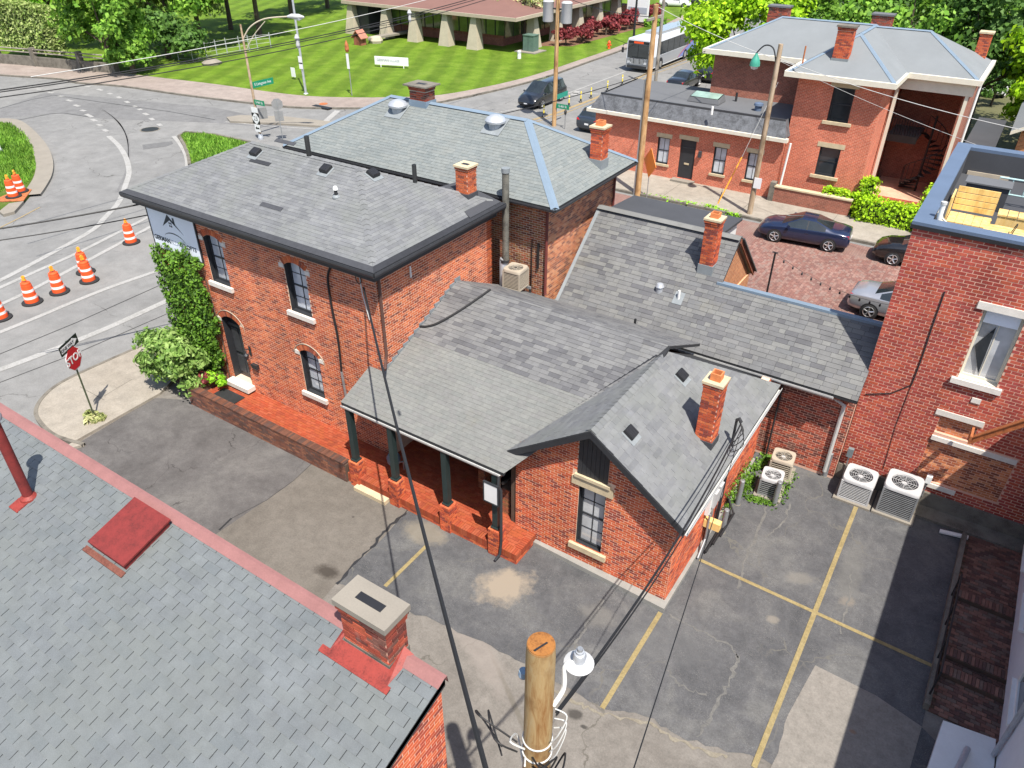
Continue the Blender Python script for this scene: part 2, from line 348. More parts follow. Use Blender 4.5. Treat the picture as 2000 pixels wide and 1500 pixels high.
def wood(name, a, b, c, sc_=6.):
    q = NT(name); v = q.pos((1, 1, .12)); n = q.noise(sc_, 6, .7, v, 1.2); n2 = q.noise(sc_*.35, 4, .6, q.pos((1, 1, .5)))
    col = q.mix(q.rng(n2, .5, .68), q.ramp(n, [(.32, a), (.5, b), (.68, c)]), sc3(a, .75)); q.bump(n, .5, .01); return q.done(col, .8, 0, .3)
M['wood_pole'] = wood('wood_pole', ph(196, 138, 78), ph(236, 198, 138), ph(244, 216, 166), 9.)
M['wood_end'] = pbr('wood_end', ph(224, 148, 72), .8, var=.25, scale=8, tint=ph(150, 84, 36))
M['pole_old'] = wood('pole_old', (.22, .15, .09), (.36, .27, .18), (.45, .36, .27), 5.)
M['pole_new'] = wood('pole_new', (.32, .17, .07), (.46, .28, .13), (.52, .36, .2), 5.)
M['pole_grey'] = wood('pole_grey', (.16, .14, .12), (.27, .24, .2), (.36, .33, .3), 5.)
M['wood_yellow'] = wood('wood_yellow', (.62, .4, .12), (.7, .48, .18), (.74, .54, .24), 7.)
M['wood_brown'] = wood('wood_brown', (.2, .07, .04), (.28, .1, .06), (.34, .14, .09), 7.)
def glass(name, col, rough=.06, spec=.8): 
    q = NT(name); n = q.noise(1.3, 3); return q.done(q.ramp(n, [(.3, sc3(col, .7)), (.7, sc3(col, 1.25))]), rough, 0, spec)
M['pane'] = glass('pane', (.46, .49, .53)); M['pane_dark'] = glass('pane_dark', (.03, .034, .038)); M['pane_blind'] = glass('pane_blind', (.42, .43, .44), .12)  # pane: reflected sky and blinds are put into its pale base colour
M['pane_green'] = glass('pane_green', (.10, .15, .05), .08, .9); M['car_glass'] = glass('car_glass', (.02, .026, .028), .04, 1.)
M['skylight'] = glass('skylight', (.25, .36, .3), .15)
M['grass'] = None
def paint_car(name, col, flake=.0):
    q = NT(name); m = q.done(col, .28, flake, .6); q.b.inputs['Coat Weight'].default_value = .9; q.b.inputs['Coat Roughness'].default_value = .05; return m
M['car_blue'] = paint_car('car_blue', (.012, .022, .06), .3); M['car_black'] = paint_car('car_black', (.012, .012, .013), .2); M['car_silver'] = paint_car('car_silver', (.42, .43, .46), .55)
M['car_char'] = paint_car('car_char', (.022, .024, .028), .3); M['car_white'] = paint_car('car_white', (.7, .7, .7)); M['car_slate'] = paint_car('car_slate', (.03, .04, .055), .3)
M['rim'] = pbr('rim', (.55, .55, .55), .3, .8, var=.1); M['lamp_red'] = pbr('lamp_red', (.5, .015, .02), .25, var=.1); M['lamp_clear'] = pbr('lamp_clear', (.6, .62, .64), .15, .3, var=.1)
M['bus_white'] = paint_car('bus_white', (.62, .64, .68)); M['bus_silver'] = paint_car('bus_silver', (.4, .42, .45), .4); M['bus_blue'] = paint_car('bus_blue', (.12, .18, .5)); M['bus_red'] = paint_car('bus_red', (.45, .05, .12))
M['sign_red'] = pbr('sign_red', (.45, .012, .025), .4, var=.06); M['sign_white'] = pbr('sign_white', (.72, .72, .72), .4, var=.05); M['sign_black'] = pbr('sign_black', (.012, .014, .016), .4, var=.1)
M['sign_green'] = pbr('sign_green', (.01, .22, .11), .4, var=.1); M['sign_back'] = pbr('sign_back', (.3, .3, .3), .5, .4, var=.2); M['banner'] = pbr('banner', (.72, .76, .82), .55, var=.06, scale=1.2)
M['banner_ink'] = pbr('banner_ink', (.02, .03, .04), .6, var=.1); M['banner_grey'] = pbr('banner_grey', (.34, .37, .42), .6, var=.1)
M['leaf_ivy'] = leaf_mat('leaf_ivy', [(.025, .06, .006), (.065, .15, .012), (.13, .25, .022), (.04, .09, .008), (.09, .19, .015)], trans=.25, nscale=1.5)
M['leaf_shrub'] = leaf_mat('leaf_shrub', [(.08, .15, .03), (.17, .29, .06), (.29, .4, .13), (.1, .2, .03)], nscale=2.)
M['leaf_bright'] = leaf_mat('leaf_bright', [(.12, .28, .01), (.24, .5, .02), (.34, .6, .04)], nscale=1.)
M['leaf_mid'] = leaf_mat('leaf_mid', [(.05, .12, .012), (.12, .26, .025), (.23, .4, .05), (.08, .17, .02)], nscale=.35)
M['leaf_dark'] = leaf_mat('leaf_dark', [(.03, .07, .012), (.07, .15, .025), (.13, .24, .05)], nscale=.35)
M['leaf_olive'] = leaf_mat('leaf_olive', [(.08, .14, .025), (.2, .28, .06), (.38, .43, .17), (.12, .2, .03)], nscale=.35)
M['leaf_pale'] = leaf_mat('leaf_pale', [(.2, .26, .06), (.45, .47, .2), (.6, .57, .32), (.1, .16, .03)], nscale=.6)
M['leaf_lime'] = leaf_mat('leaf_lime', [(.12, .24, .005), (.26, .45, .01), (.4, .6, .02), (.07, .14, .005)], nscale=.5)
M['leaf_maroon'] = leaf_mat('leaf_maroon', [(.08, .012, .016), (.19, .03, .035), (.28, .06, .06)], nscale=.6)
M['bark'] = pbr('bark', (.1, .075, .055), .95, var=.4, scale=6)
M['wire'] = pbr('wire', (.015, .015, .016), .6, var=.1); M['wire_pale'] = pbr('wire_pale', (.5, .5, .48), .6, var=.1)

def brick_tex(name, c1, c2, mo, bw=.21, rh=.075):
    q = NT(name); g_ = q.n('NewGeometry'); sx = q.n('SeparateXYZ'); q.l(g_.outputs['Position'], sx.inputs[0]); ad = q.math('ADD', sx.outputs[0], sx.outputs[1]); cb_ = q.n('CombineXYZ'); q.l(ad, cb_.inputs[0]); q.l(sx.outputs[2], cb_.inputs[1])
    bt = q.n('TexBrick'); q.l(cb_.outputs[0], bt.inputs[0]); bt.inputs['Color1'].default_value = (*c1, 1); bt.inputs['Color2'].default_value = (*c2, 1); bt.inputs['Mortar'].default_value = (*mo, 1); bt.inputs['Scale'].default_value = 1
    bt.inputs['Mortar Size'].default_value = .009; bt.inputs['Brick Width'].default_value = bw; bt.inputs['Row Height'].default_value = rh; bt.inputs['Bias'].default_value = -.1
    n = q.noise(.8, 5); n2 = q.noise(8, 3); k = q.math('ADD', q.rng(n, .25, .75, .75, 1.2), q.rng(n2, .3, .7, -.15, .15)); kk = q.n('CombineColor'); [q.l(k, kk.inputs[i]) for i in range(3)]
    q.bump(bt.outputs['Fac'], -.5, .01); return q.done(q.mix(1., bt.outputs[0], kk.outputs[0], 'MULTIPLY'), .9)
M['brick_far'] = brick_tex('brick_far', pv(218, 106, 72), pv(192, 86, 60), pv(222, 170, 142)); M['brick_far_dark'] = brick_tex('brick_far_dark', pv(166, 92, 72), pv(138, 78, 64), pv(176, 134, 112)); M['brick_far_tan'] = brick_tex('brick_far_tan', pv(206, 132, 84), pv(180, 110, 72), pv(214, 170, 130))

# ------------------------------------------------------------ bricks, shingles, pavers: real pieces
UNIT = {}
def unit_piece(kind, mat):
    key = (kind, mat.name)
    if key not in UNIT:
        b = MB()
        if kind == 'brick':
            b._add([(-.5, 0, -.5), (.5, 0, -.5), (.5, 0, .5), (-.5, 0, .5), (-.5, 1, -.5), (.5, 1, -.5), (.5, 1, .5), (-.5, 1, .5)],
                   [(4, 7, 6, 5), (0, 4, 5, 1), (1, 5, 6, 2), (2, 6, 7, 3), (3, 7, 4, 0)])
        else:      # shingle: wedge, thick at the lower edge (v = -.5)
            b._add([(-.5, -.5, 0), (.5, -.5, 0), (.5, .5, 0), (-.5, .5, 0), (-.5, -.5, 1), (.5, -.5, 1), (.5, .5, .25), (-.5, .5, .25)],
                   [(4, 5, 6, 7), (0, 1, 5, 4), (1, 2, 6, 5), (3, 0, 4, 7)])
        me = bpy.data.meshes.new(kind); me.from_pydata(b.v, [], b.f); me.materials.append(mat); UNIT[key] = (me, np.array(b.v), b.f)
    return UNIT[key]
class Pieces:
    """collects the pieces of one thing; the 300 that show largest become objects, the rest one joined part"""
    def __init__(s, kind, mat): s.kind = kind; s.mat = mat; s.e = []; s.x = MB()
    def add(s, c, A, B, C_): s.e.append((c, A, B, C_))      # centre and three scaled axes (local x, y, z)
    def emit(s, parent, joined, limit=300, name=None):
        me, UV, UF = unit_piece(s.kind, s.mat); name = name or s.kind
        if not s.e and not s.x.v: return
        Cn = np.array([e[0] for e in s.e]); A = np.array([e[1] for e in s.e]); B = np.array([e[2] for e in s.e]); D = np.array([e[3] for e in s.e])
        N = B if s.kind == 'brick' else D
        q = Cn-CAM; f = q @ CF; dist = np.linalg.norm(q, axis=1); nn = N/np.linalg.norm(N, axis=1)[:, None]
        face = -(q*nn).sum(1)/dist; px = 1000+FPX*(q @ CR)/f; py = 750-FPX*(q @ CU)/f
        ok = (f > 1) & (px > 5) & (px < 1995) & (py > 5) & (py < 1495) & (face > .05)
        size = np.linalg.norm(A, axis=1)*np.maximum(np.linalg.norm(B, axis=1), np.linalg.norm(D, axis=1))*face/dist**2
        order = np.argsort(np.where(ok, -size, 1e9)); single = [i for i in order[:limit] if ok[i]]
        for i in single:
            o = bpy.data.objects.new(name, me); COL.objects.link(o); o.parent = parent
            m = Matrix([[A[i][r], B[i][r], D[i][r], Cn[i][r]] for r in range(3)]+[[0, 0, 0, 1]])
            if parent.type == 'EMPTY':
                L = parent.get('_base', (0, 0, 0)); o.matrix_parent_inverse = Matrix.Translation((-L[0], -L[1], -L[2]))
            o.matrix_basis = m
        mask = np.ones(len(s.e), bool); mask[single] = False
        V = (Cn[mask][:, None, :]+UV[None, :, 0:1]*A[mask][:, None, :]+UV[None, :, 1:2]*B[mask][:, None, :]+UV[None, :, 2:3]*D[mask][:, None, :]).reshape(-1, 3)
        n = mask.sum()
        if n == 0 and not s.x.v: return
        mb = MB(); mb.v = [tuple(v) for v in V.tolist()]; k = len(UV)
        mb.f = [tuple(j+i*k for j in f) for i in range(n) for f in UF]
        mb._add(s.x.v, s.x.f)
        o = mb.build(joined, s.mat, parent); o['kind'] = 'stuff'; return o
def spans_minus(sp, holes):
    for a, b in holes:
        out = []
        for x0, x1 in sp:
            if b <= x0 or a >= x1: out.append((x0, x1)); continue
            if a > x0: out.append((x0, a))
            if b < x1: out.append((b, x1))
        sp = out
    return sp
class Opening:
    def __init__(s, u0, u1, w0, w1, rise=0.): s.u0, s.u1, s.w0, s.w1, s.rise = u0, u1, w0, w1, rise
    def outline(s, grow=0., n=9):
        a, b, lo, hi = s.u0-grow, s.u1+grow, s.w0-grow, s.w1
        if s.rise <= 0: return [(a, lo), (b, lo), (b, hi+grow), (a, hi+grow)]
        hw = (b-a)/2; r = s.rise+grow; Rr = (hw*hw+r*r)/(2*r); c = (a+b)/2; t = math.asin(hw/Rr)
        return [(a, lo), (b, lo)]+[(c+Rr*math.sin(t-2*t*i/(n-1)), hi+r-Rr+Rr*math.cos(t-2*t*i/(n-1))) for i in range(n)]
    def span(s, w, grow=0.):
        if w < s.w0 or w > s.w1+s.rise+grow: return None
        if w <= s.w1: return (s.u0, s.u1)
        hw = (s.u1-s.u0)/2+grow; r = s.rise+grow
        if r <= 1e-6: return None
        Rr = (hw*hw+r*r)/(2*r); c = (s.u0+s.u1)/2; dy = w-(s.w1+r-Rr)
        if dy >= Rr: return None
        h = math.sqrt(max(0, Rr*Rr-dy*dy)); return (c-h, c+h)
def wall_slab(mb, O, U, W, N, poly, holes=(), t=.25):
    """wall body with real openings; O + u U + w W, face at N = 0, thickness t behind"""
    O, U, W, N = [np.asarray(q, float) for q in (O, U, W, N)]
    loops = [list(poly)]+[list(h) for h in holes]
    tri = tessellate_polygon([[Vector((p[0], p[1], 0)) for p in lp] for lp in loops])
    fl = [p for lp in loops for p in lp]; n = len(fl)
    V = [O+p[0]*U+p[1]*W for p in fl]+[O+p[0]*U+p[1]*W-t*N for p in fl]; F = []
    flip = np.dot(np.cross(U, W), N) < 0
    for tr in tri:
        a, b, c = [fl[i] for i in tr]
        ccw = (b[0]-a[0])*(c[1]-a[1])-(c[0]-a[0])*(b[1]-a[1]) > 0
        tr = tuple(tr) if ccw != flip else tuple(tr[::-1]); F.append(tr); F.append(tuple(i+n for i in tr[::-1]))
    k = 0
    for li, lp in enumerate(loops):
        m = len(lp); ccw = area2(lp) > 0
        for i in range(m):
            q = (k+i, k+(i+1) % m, n+k+(i+1) % m, n+k+i)
            if (ccw == (li == 0)) == flip: q = q
            else: q = q[::-1]
            F.append(q)
        k += m
    mb._add(V, F)
def lay_bricks(pc, O, U, W, N, h0, h1, spanfn, openings=(), L=.2, h=.061, j=.016, proud=.0035, arch=.2, extra=None):
    O, U, W, N = [np.asarray(q, float) for q in (O, U, W, N)]; k = 0; w = h0
    while w+h*.5 < h1:
        hh = min(h, h1-w); wm = w+hh/2; sp = list(spanfn(wm))
        ho = []
        for op in openings:
            q = op.span(wm, arch if op.rise > 0 else 0.)
            if q: ho.append(q)
        if extra: ho += [(a, b) for (a, b, c, d) in extra if c < wm < d]
        for a, b in spans_minus(sp, ho):
            off = (L+j)/2 if k % 2 else 0.; i = math.floor((a-off)/(L+j)); u = off+i*(L+j)
            while u < b:
                x0, x1 = max(u, a+j*.3), min(u+L, b-j*.3)
                if x1-x0 > .035:
                    pr = proud*(.55+.9*rng.random())
                    pc.add(O+(x0+x1)/2*U+wm*W-.01*N, (x1-x0)*U, (pr+.01)*N, hh*W)
                u += L+j
        w += h+j; k += 1
def arch_bricks(pc, O, U, W, N, op, depth=.2, bw=.07, proud=.014):
    O, U, W, N = [np.asarray(q, float) for q in (O, U, W, N)]
    hw = (op.u1-op.u0)/2; r = op.rise; Rr = (hw*hw+r*r)/(2*r); t = math.asin(hw/Rr); c = (op.u0+op.u1)/2; cz = op.w1+r-Rr
    n = max(5, int(2*t*Rr/(bw+.012))); Rm = Rr+depth/2+.004
    for i in range(n):
        a = -t+2*t*(i+.5)/n; rad = math.sin(a)*U+math.cos(a)*W; tan = math.cos(a)*U-math.sin(a)*W
        pc.add(O+c*U+cz*W+Rm*rad-.01*N, depth*rad, (proud+.01)*N, (2*t*Rm/n-.012)*(-tan if np.dot(np.cross(rad, N), tan) < 0 else tan))
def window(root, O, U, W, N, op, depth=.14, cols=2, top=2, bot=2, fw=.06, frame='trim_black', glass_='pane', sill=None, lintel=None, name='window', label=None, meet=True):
    O, U, W, N = [np.asarray(q, float) for q in (O, U, W, N)]
    ol = op.outline(0.); inn = Opening(op.u0+fw, op.u1-fw, op.w0+fw, op.w1-(fw if op.rise <= 0 else 0), max(0, op.rise-fw) if op.rise > 0 else 0).outline(0.)
    mb = MB(); D = O-depth*N
    n = len(ol); V = [D+p[0]*U+p[1]*W for p in ol]+[D+p[0]*U+p[1]*W for p in inn]+[D-.05*N+p[0]*U+p[1]*W for p in inn]
    F = [(i, (i+1) % n, n+(i+1) % n, n+i) for i in range(n)]+[(n+i, n+(i+1) % n, 2*n+(i+1) % n, 2*n+i) for i in range(n)]
    mb._add(V, F)
    lin_ = [O-.012*N+p[0]*U+p[1]*W for p in ol]+[D+p[0]*U+p[1]*W for p in ol]; lin_ = [q_+(np.sign((op.u0+op.u1)/2-p[0])*.006)*U-(.004*W if p[1] > op.w0+.1 else -.004*W) for q_, p in zip(lin_, ol+ol)]
    mb._add(lin_, [(i, (i+1) % n, n+(i+1) % n, n+i) for i in range(n)])
    ztop = op.w1+op.rise-fw; zb = op.w0+fw; ua, ub = op.u0+fw, op.u1-fw; zm = zb+(ztop-zb)*.5
    def bar(u0, u1, w0, w1, d0=.03): 
        pp = clip_poly([(u0, w0), (u1, w0), (u1, w1), (u0, w1)], inn)
        if pp:
            m = len(pp); Va = [D-d0*N+p[0]*U+p[1]*W for p in pp]+[D-.06*N+p[0]*U+p[1]*W for p in pp]
            mb._add(Va, [tuple(range(m))]+[(i, (i+1) % m, m+(i+1) % m, m+i) for i in range(m)])
    rows = []
    if meet: bar(ua, ub, zm-.025, zm+.025, .015); rows = [(zm+.025+(ztop-zm-.025)*i/top, zm+.025+(ztop-zm-.025)*(i+1)/top) for i in range(top)]+[(zb+(zm-.025-zb)*i/bot, zb+(zm-.025-zb)*(i+1)/bot) for i in range(bot)]
    else: rows = [(zb+(ztop-zb)*i/top, zb+(ztop-zb)*(i+1)/top) for i in range(top)]
    for c in range(1, cols): u = ua+(ub-ua)*c/cols; bar(u-.012, u+.012, zb, ztop)
    for r0, r1 in rows: bar(ua, ub, r1-.01, r1+.01)
    win = mb.build(name, M[frame], root)
    if label: win['label'] = label
    for c in range(cols):
        for r0, r1 in rows:
            pp = clip_poly([(ua+(ub-ua)*c/cols, r0), (ua+(ub-ua)*(c+1)/cols, r0), (ua+(ub-ua)*(c+1)/cols, r1), (ua+(ub-ua)*c/cols, r1)], inn)
            if len(pp) > 2:
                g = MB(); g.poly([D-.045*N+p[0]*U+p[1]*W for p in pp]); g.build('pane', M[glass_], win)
    if sill:
        o_, h_, pj = sill[1]; s_ = MB(); s_.obox(O+(op.u0-o_)*U+(op.w0-h_)*W-.1*N, (op.u1-op.u0+2*o_)*U, h_*W, (.1+pj)*N); s_.build('sill', M[sill[0]], win)
    if lintel:
        o_, h_, pj = lintel[1]; s_ = MB(); s_.obox(O+(op.u0-o_)*U+(op.w1)*W-.1*N, (op.u1-op.u0+2*o_)*U, h_*W, (.1+pj)*N); s_.build('lintel', M[lintel[0]], win)
    return win
def shingle_plane(pc, poly, U, L=.31, e=.145, gap=.008, t=.014, vary=0., seed=1, lift=.004):
    """courses of tabs on a convex planar roof face; U runs along the eave"""
    rg = random.Random(seed); q = [np.asarray(p, float) for p in poly]; U = np.asarray(U, float); U = U/np.linalg.norm(U)
    nrm = np.zeros(3)
    for i in range(len(q)): nrm += np.cross(q[i]-q[0], q[(i+1) % len(q)]-q[0])
    nrm /= np.linalg.norm(nrm)
    if nrm[2] < 0: nrm = -nrm
    V = np.cross(nrm, U)
    if V[2] < 0: U = -U; V = -V
    O = q[0]; p2 = [((p-O) @ U, (p-O) @ V) for p in q]
    if area2(p2) < 0: p2 = p2[::-1]
    v0 = min(p[1] for p in p2); v1 = max(p[1] for p in p2); k = 0; v = v0
    while v < v1-.01:
        row = clip_poly([(-500, v), (500, v), (500, v+e), (-500, v+e)], p2)
        if len(row) > 2:
            a = min(p[0] for p in row); b = max(p[0] for p in row)
            u = math.floor(a/L)*L-(L/2 if k % 2 else 0)-rg.random()*L*(.9 if vary else .06)
            while u < b:
                Lk = L*(1+vary*(rg.random()*2-1)); x0, x1 = u+gap/2, u+Lk-gap/2; u += Lk
                if x1 <= a or x0 >= b: continue
                tt = t*(.75+.5*rg.random())
                rc = [(x0, v), (x1, v), (x1, v+e), (x0, v+e)]; cl = clip_poly(rc, p2)
                if len(cl) < 3: continue
                ar = area2(cl); full = (x1-x0)*e
                if ar > .985*full:
                    pc.add(O+(x0+x1)/2*U+(v+e/2)*V+lift*nrm, (x1-x0)*U, e*V, tt*nrm)
                elif ar > .0012:
                    m = len(cl); hz = [lift+tt*(1-.75*(p[1]-v)/e) for p in cl]
                    pc.x._add([O+p[0]*U+p[1]*V+h_*nrm for p, h_ in zip(cl, hz)]+[O+p[0]*U+p[1]*V for p in cl],
                              [tuple(range(m))]+[((i+1) % m, i, m+i, m+(i+1) % m) for i in range(m)])
        v += e; k += 1
def roof_face(root_part, poly, mat='underlay', t=.06):
    mb = MB(); mb.slab(poly, t); return mb
def downspout(root, pts, mat, r=.045, name='downspout'): return MB().tube(pts, r, 8).build(name, M[mat], root, True)
def cyl(c, r, z0, z1, seg=16): return [(r, z0), (r, z1)]
# ------------------------------------------------------------ the setting: ground, roads, pavements, lawn
def px_poly(pts, z=0.): return [tuple(P(x, y, z)[:2]) for x, y in pts]
def sheet(name, poly, z, mat, kind='structure'):
    mb = MB(); tri = tessellate_polygon([[Vector((p[0], p[1], 0)) for p in poly]])
    F = []
    for t in tri:
        a, b, c = [poly[i] for i in t]
        F.append(tuple(t) if (b[0]-a[0])*(c[1]-a[1])-(c[0]-a[0])*(b[1]-a[1]) > 0 else tuple(t[::-1]))
    mb._add([(p[0], p[1], z) for p in poly], F); o = mb.build(name, mat); o['kind'] = kind; return o
def raised(name, poly, h, mat, z0=-.02): o = MB().prism(poly, z0, h).build(name, mat); o['kind'] = 'structure'; return o
def smooth_line(pts, n=6):
    pts = [np.asarray(p, float) for p in pts]; out = []
    for i in range(len(pts)-1):
        p0, p1, p2, p3 = pts[max(i-1, 0)], pts[i], pts[i+1], pts[min(i+2, len(pts)-1)]
        for k in range(n):
            t = k/n; out.append(.5*((2*p1)+(-p0+p2)*t+(2*p0-5*p1+4*p2-p3)*t*t+(-p0+3*p1-3*p2+p3)*t**3))
    return out+[pts[-1]]
def ribbon(pts, w0, w1=None, z=.012):
    pts = [np.asarray(p, float)[:2] for p in pts]; n = len(pts); L = []; Rr = []
    for i, p in enumerate(pts):
        d = pts[min(i+1, n-1)]-pts[max(i-1, 0)]; d /= np.linalg.norm(d)+1e-9; nn = np.array([-d[1], d[0]]); w_ = w0 if w1 is None else w0+(w1-w0)*i/(n-1)
        L.append(p+nn*w_/2); Rr.append(p-nn*w_/2)
    mb = MB(); mb._add([(*p, z) for p in L]+[(*p, z) for p in Rr], [(i, n+i, n+i+1, i+1) for i in range(n-1)]); return mb
def stripe(px, w_, mat='mark_white', name='lane_marking', curve=False, z=.013, parent=None):
    pts = [P(x, y)[:2] for x, y in px]
    if curve: pts = smooth_line(pts)
    o = ribbon(pts, w_, z=z).build(name, M[mat], parent)
    if parent is None: o['kind'] = 'structure'
    return o
asph = ground_mat('asphalt_road', ph(176, 175, 173), ph(188, 187, 184), ph(198, 196, 192), .12, .25, ph(214, 212, 206), crack=(.16, .006, ph(140, 138, 134)))
def Sp(x, y, rx, ry, rz, c, st): p = P(x, y); return (p[0], p[1], rx, ry, rz, c, st)
dust = ph(206, 196, 178); grime = ph(84, 80, 76)
asph_lot = ground_mat('asphalt_lot', ph(108, 109, 112), ph(130, 130, 132), ph(158, 157, 154), .6, 1., ph(214, 211, 204), crack=(.22, .005, ph(150, 147, 140)),
    spots=[Sp(985, 1145, .85, .65, .9, ph(214, 198, 176), .95), Sp(830, 1040, .8, .5, .2, ph(196, 184, 162), .6), Sp(1170, 1205, .6, .4, 0, ph(176, 172, 164), .5), Sp(1560, 1130, .5, .25, .5, ph(190, 184, 172), .5),
           Sp(1510, 1210, .2, .16, .5, ph(200, 190, 174), .6), Sp(1655, 1175, .25, .2, .5, ph(200, 184, 164), .5), 
           Sp(1660, 1120, .35, 1.6, .1, ph(160, 158, 152), .45), Sp(1300, 1250, 1.6, .8, .3, ph(150, 150, 150), .35)])
asph_left = ground_mat('asphalt_drive', ph(118, 114, 112), ph(140, 136, 134), ph(160, 156, 152), .5, .5, ph(190, 186, 180), crack=(.4, .006, ph(96, 92, 90)))
asph_beige = ground_mat('asphalt_patch', ph(148, 140, 130), ph(158, 150, 140), ph(168, 160, 150), .35, .3, ph(184, 178, 168), spots=[Sp(638, 1117, .42, .26, .2, ph(98, 90, 82), .9), Sp(690, 1010, .05, .05, 0, grime, .6)])
alley = ground_mat('alley_paving', ph(156, 149, 141), ph(176, 169, 160), ph(194, 187, 178), .5, .9, ph(126, 121, 114), crack=(.2, .004, ph(140, 134, 124)), spots=[Sp(1125, 1395, .2, .14, .3, ph(90, 86, 82), .8), Sp(1140, 1420, .1, .06, .3, ph(80, 78, 74), .8), Sp(1010, 1390, 2., .08, -.6, ph(150, 142, 128), .6), Sp(930, 1260, 1.8, .4, -.5, ph(206, 194, 184), .5)])
pad = ground_mat('concrete_pad', ph(180, 172, 162), ph(190, 183, 173), ph(198, 190, 180), .6, .2, ph(160, 152, 142), spots=[Sp(1665, 1430, .1, .07, 0, ph(200, 160, 130), .7)])
walk = ground_mat('sidewalk_concrete', ph(214, 202, 184), ph(224, 213, 196), ph(230, 220, 204), .3, .25, ph(190, 178, 160))
walk_far = ground_mat('sidewalk_far', ph(206, 188, 176), ph(218, 200, 188), ph(226, 210, 198), .15, .2, ph(190, 178, 160))
lawn_stripe = None
def grass_mat(name, a, b, c, stripes=True, scale=.6):
    q = NT(name); n = q.noise(scale, 6, .7); n2 = q.noise(9., 4, .75)
    col = q.ramp(n, [(.3, a), (.5, b), (.72, c)])
    if stripes:
        g = q.n('NewGeometry'); mp = q.n('Mapping'); mp.inputs['Rotation'].default_value = (0, 0, R(-119.5)); q.l(g.outputs['Position'], mp.inputs[0])
        wv = q.n('TexWave', wave_type='BANDS', bands_direction='Y', wave_profile='SIN'); wv.inputs['Scale'].default_value = .125; wv.inputs['Distortion'].default_value = 2.6; wv.inputs['Detail'].default_value = 2; wv.inputs['Detail Scale'].default_value = .35
        q.l(mp.outputs[0], wv.inputs[0]); k = q.rng(wv.outputs['Fac'], .2, .8, .86, 1.14); kk = q.n('CombineColor'); [q.l(k, kk.inputs[i]) for i in range(3)]
        col = q.mix(1., col, kk.outputs[0], 'MULTIPLY')
    k = q.rng(n2, .25, .75, .7, 1.3); kk = q.n('CombineColor'); [q.l(k, kk.inputs[i]) for i in range(3)]
    col = q.mix(1., col, kk.outputs[0], 'MULTIPLY'); q.bump(n2, .8, .05); return q.done(col, .9, 0, .2)
M['lawn'] = grass_mat('lawn', ph(114, 152, 34), ph(138, 176, 46), ph(164, 194, 72))
M['grass_rough'] = grass_mat('grass_rough', ph(96, 130, 40), ph(118, 152, 52), ph(160, 160, 92), False, .9)
M['mulch'] = pbr('mulch', ph(176, 132, 104), .95, var=.25, scale=2)
earth = ground_mat('earth', ph(120, 126, 78), ph(140, 140, 96), ph(160, 152, 116), .05, .2)

g = 900.
struct(sheet('ground', [(-g, -g), (g, -g), (g, g), (-g, g)], -.06, earth))
# asphalt of the avenue, its turning ramp and the cross street
struct(sheet('road', [(-170, -30), (-24.2, -30), (-24.2, 18), (-24.2, 26.5), (-18, 31), (8, 31), (8, 41), (-22.6, 41), (-22.6, 150), (-42, 150), (-42, 60), (-60, 50), (-170, 50)], 0., asph))
struct(sheet('alley', [(-24.3, -30), (60, -30), (60, 19), (3.8, 19), (-24.3, 19)], .002, alley))
lot_px = [(805, 992), (660, 1140), (735, 1160), (800, 1195), (880, 1225), (960, 1262), (1040, 1310), (1100, 1340), (1180, 1385), (1260, 1400), (1330, 1440), (1420, 1470), (1490, 1482), (1700, 1650), (1880, 1500)]
lot = [(-11.5, 13.2)]+px_poly(lot_px)+[(2.3, 13.0), (2.25, 21.3), (-3.9, 21.3), (-3.9, 13.2)]
# jitter the torn edge of the patch
def torn(poly, i0, i1, amp=.08, n=5):
    out = []
    for i, p in enumerate(poly):
        out.append(p)
        if i0 <= i < i1:
            q = poly[i+1]
            for k in range(1, n): t = k/n; out.append((p[0]+(q[0]-p[0])*t+rng.uniform(-amp, amp), p[1]+(q[1]-p[1])*t+rng.uniform(-amp, amp)))
    return out
struct(sheet('parking_lot', torn(lot, 1, 14, .07), .010, asph_lot))
struct(sheet('driveway', px_poly([(150, 868), (300, 777), (372, 782), (600, 890), (612, 903), (560, 950), (430, 1040), (330, 1110), (200, 1180), (60, 1060)]), .006, asph_left))
struct(sheet('driveway_patch', torn(px_poly([(600, 885), (690, 935), (806, 992), (655, 1142), (560, 1250), (330, 1110), (430, 1038), (560, 950), (612, 903)]), 2, 3, .05, 8), .007, asph_beige))
struct(sheet('concrete_apron', torn(px_poly([(1592, 1300), (1712, 1360), (1800, 1420), (1720, 1700), (1440, 1680), (1520, 1470), (1548, 1380)]), 4, 6, .05), .016, pad))
stripe([(428, 1036), (452, 1013)], .06, 'rubber', 'crack_seal')
stripe([(610, 905), (575, 938), (520, 978), (452, 1013)], .015, 'rubber', 'crack_seal')
for a, b, w_ in [((1366, 1094), (1822, 1302), .105), ((1676, 980), (1472, 1500), .12), ((1290, 1197), (1176, 1384), .12), ((836, 1064), (752, 1146), .11)]:
    stripe([a, ((a[0]+b[0])/2, (a[1]+b[1])/2), b], w_, 'mark_yellow', 'parking_line', z=.020+.004*(a[0] == 1676))
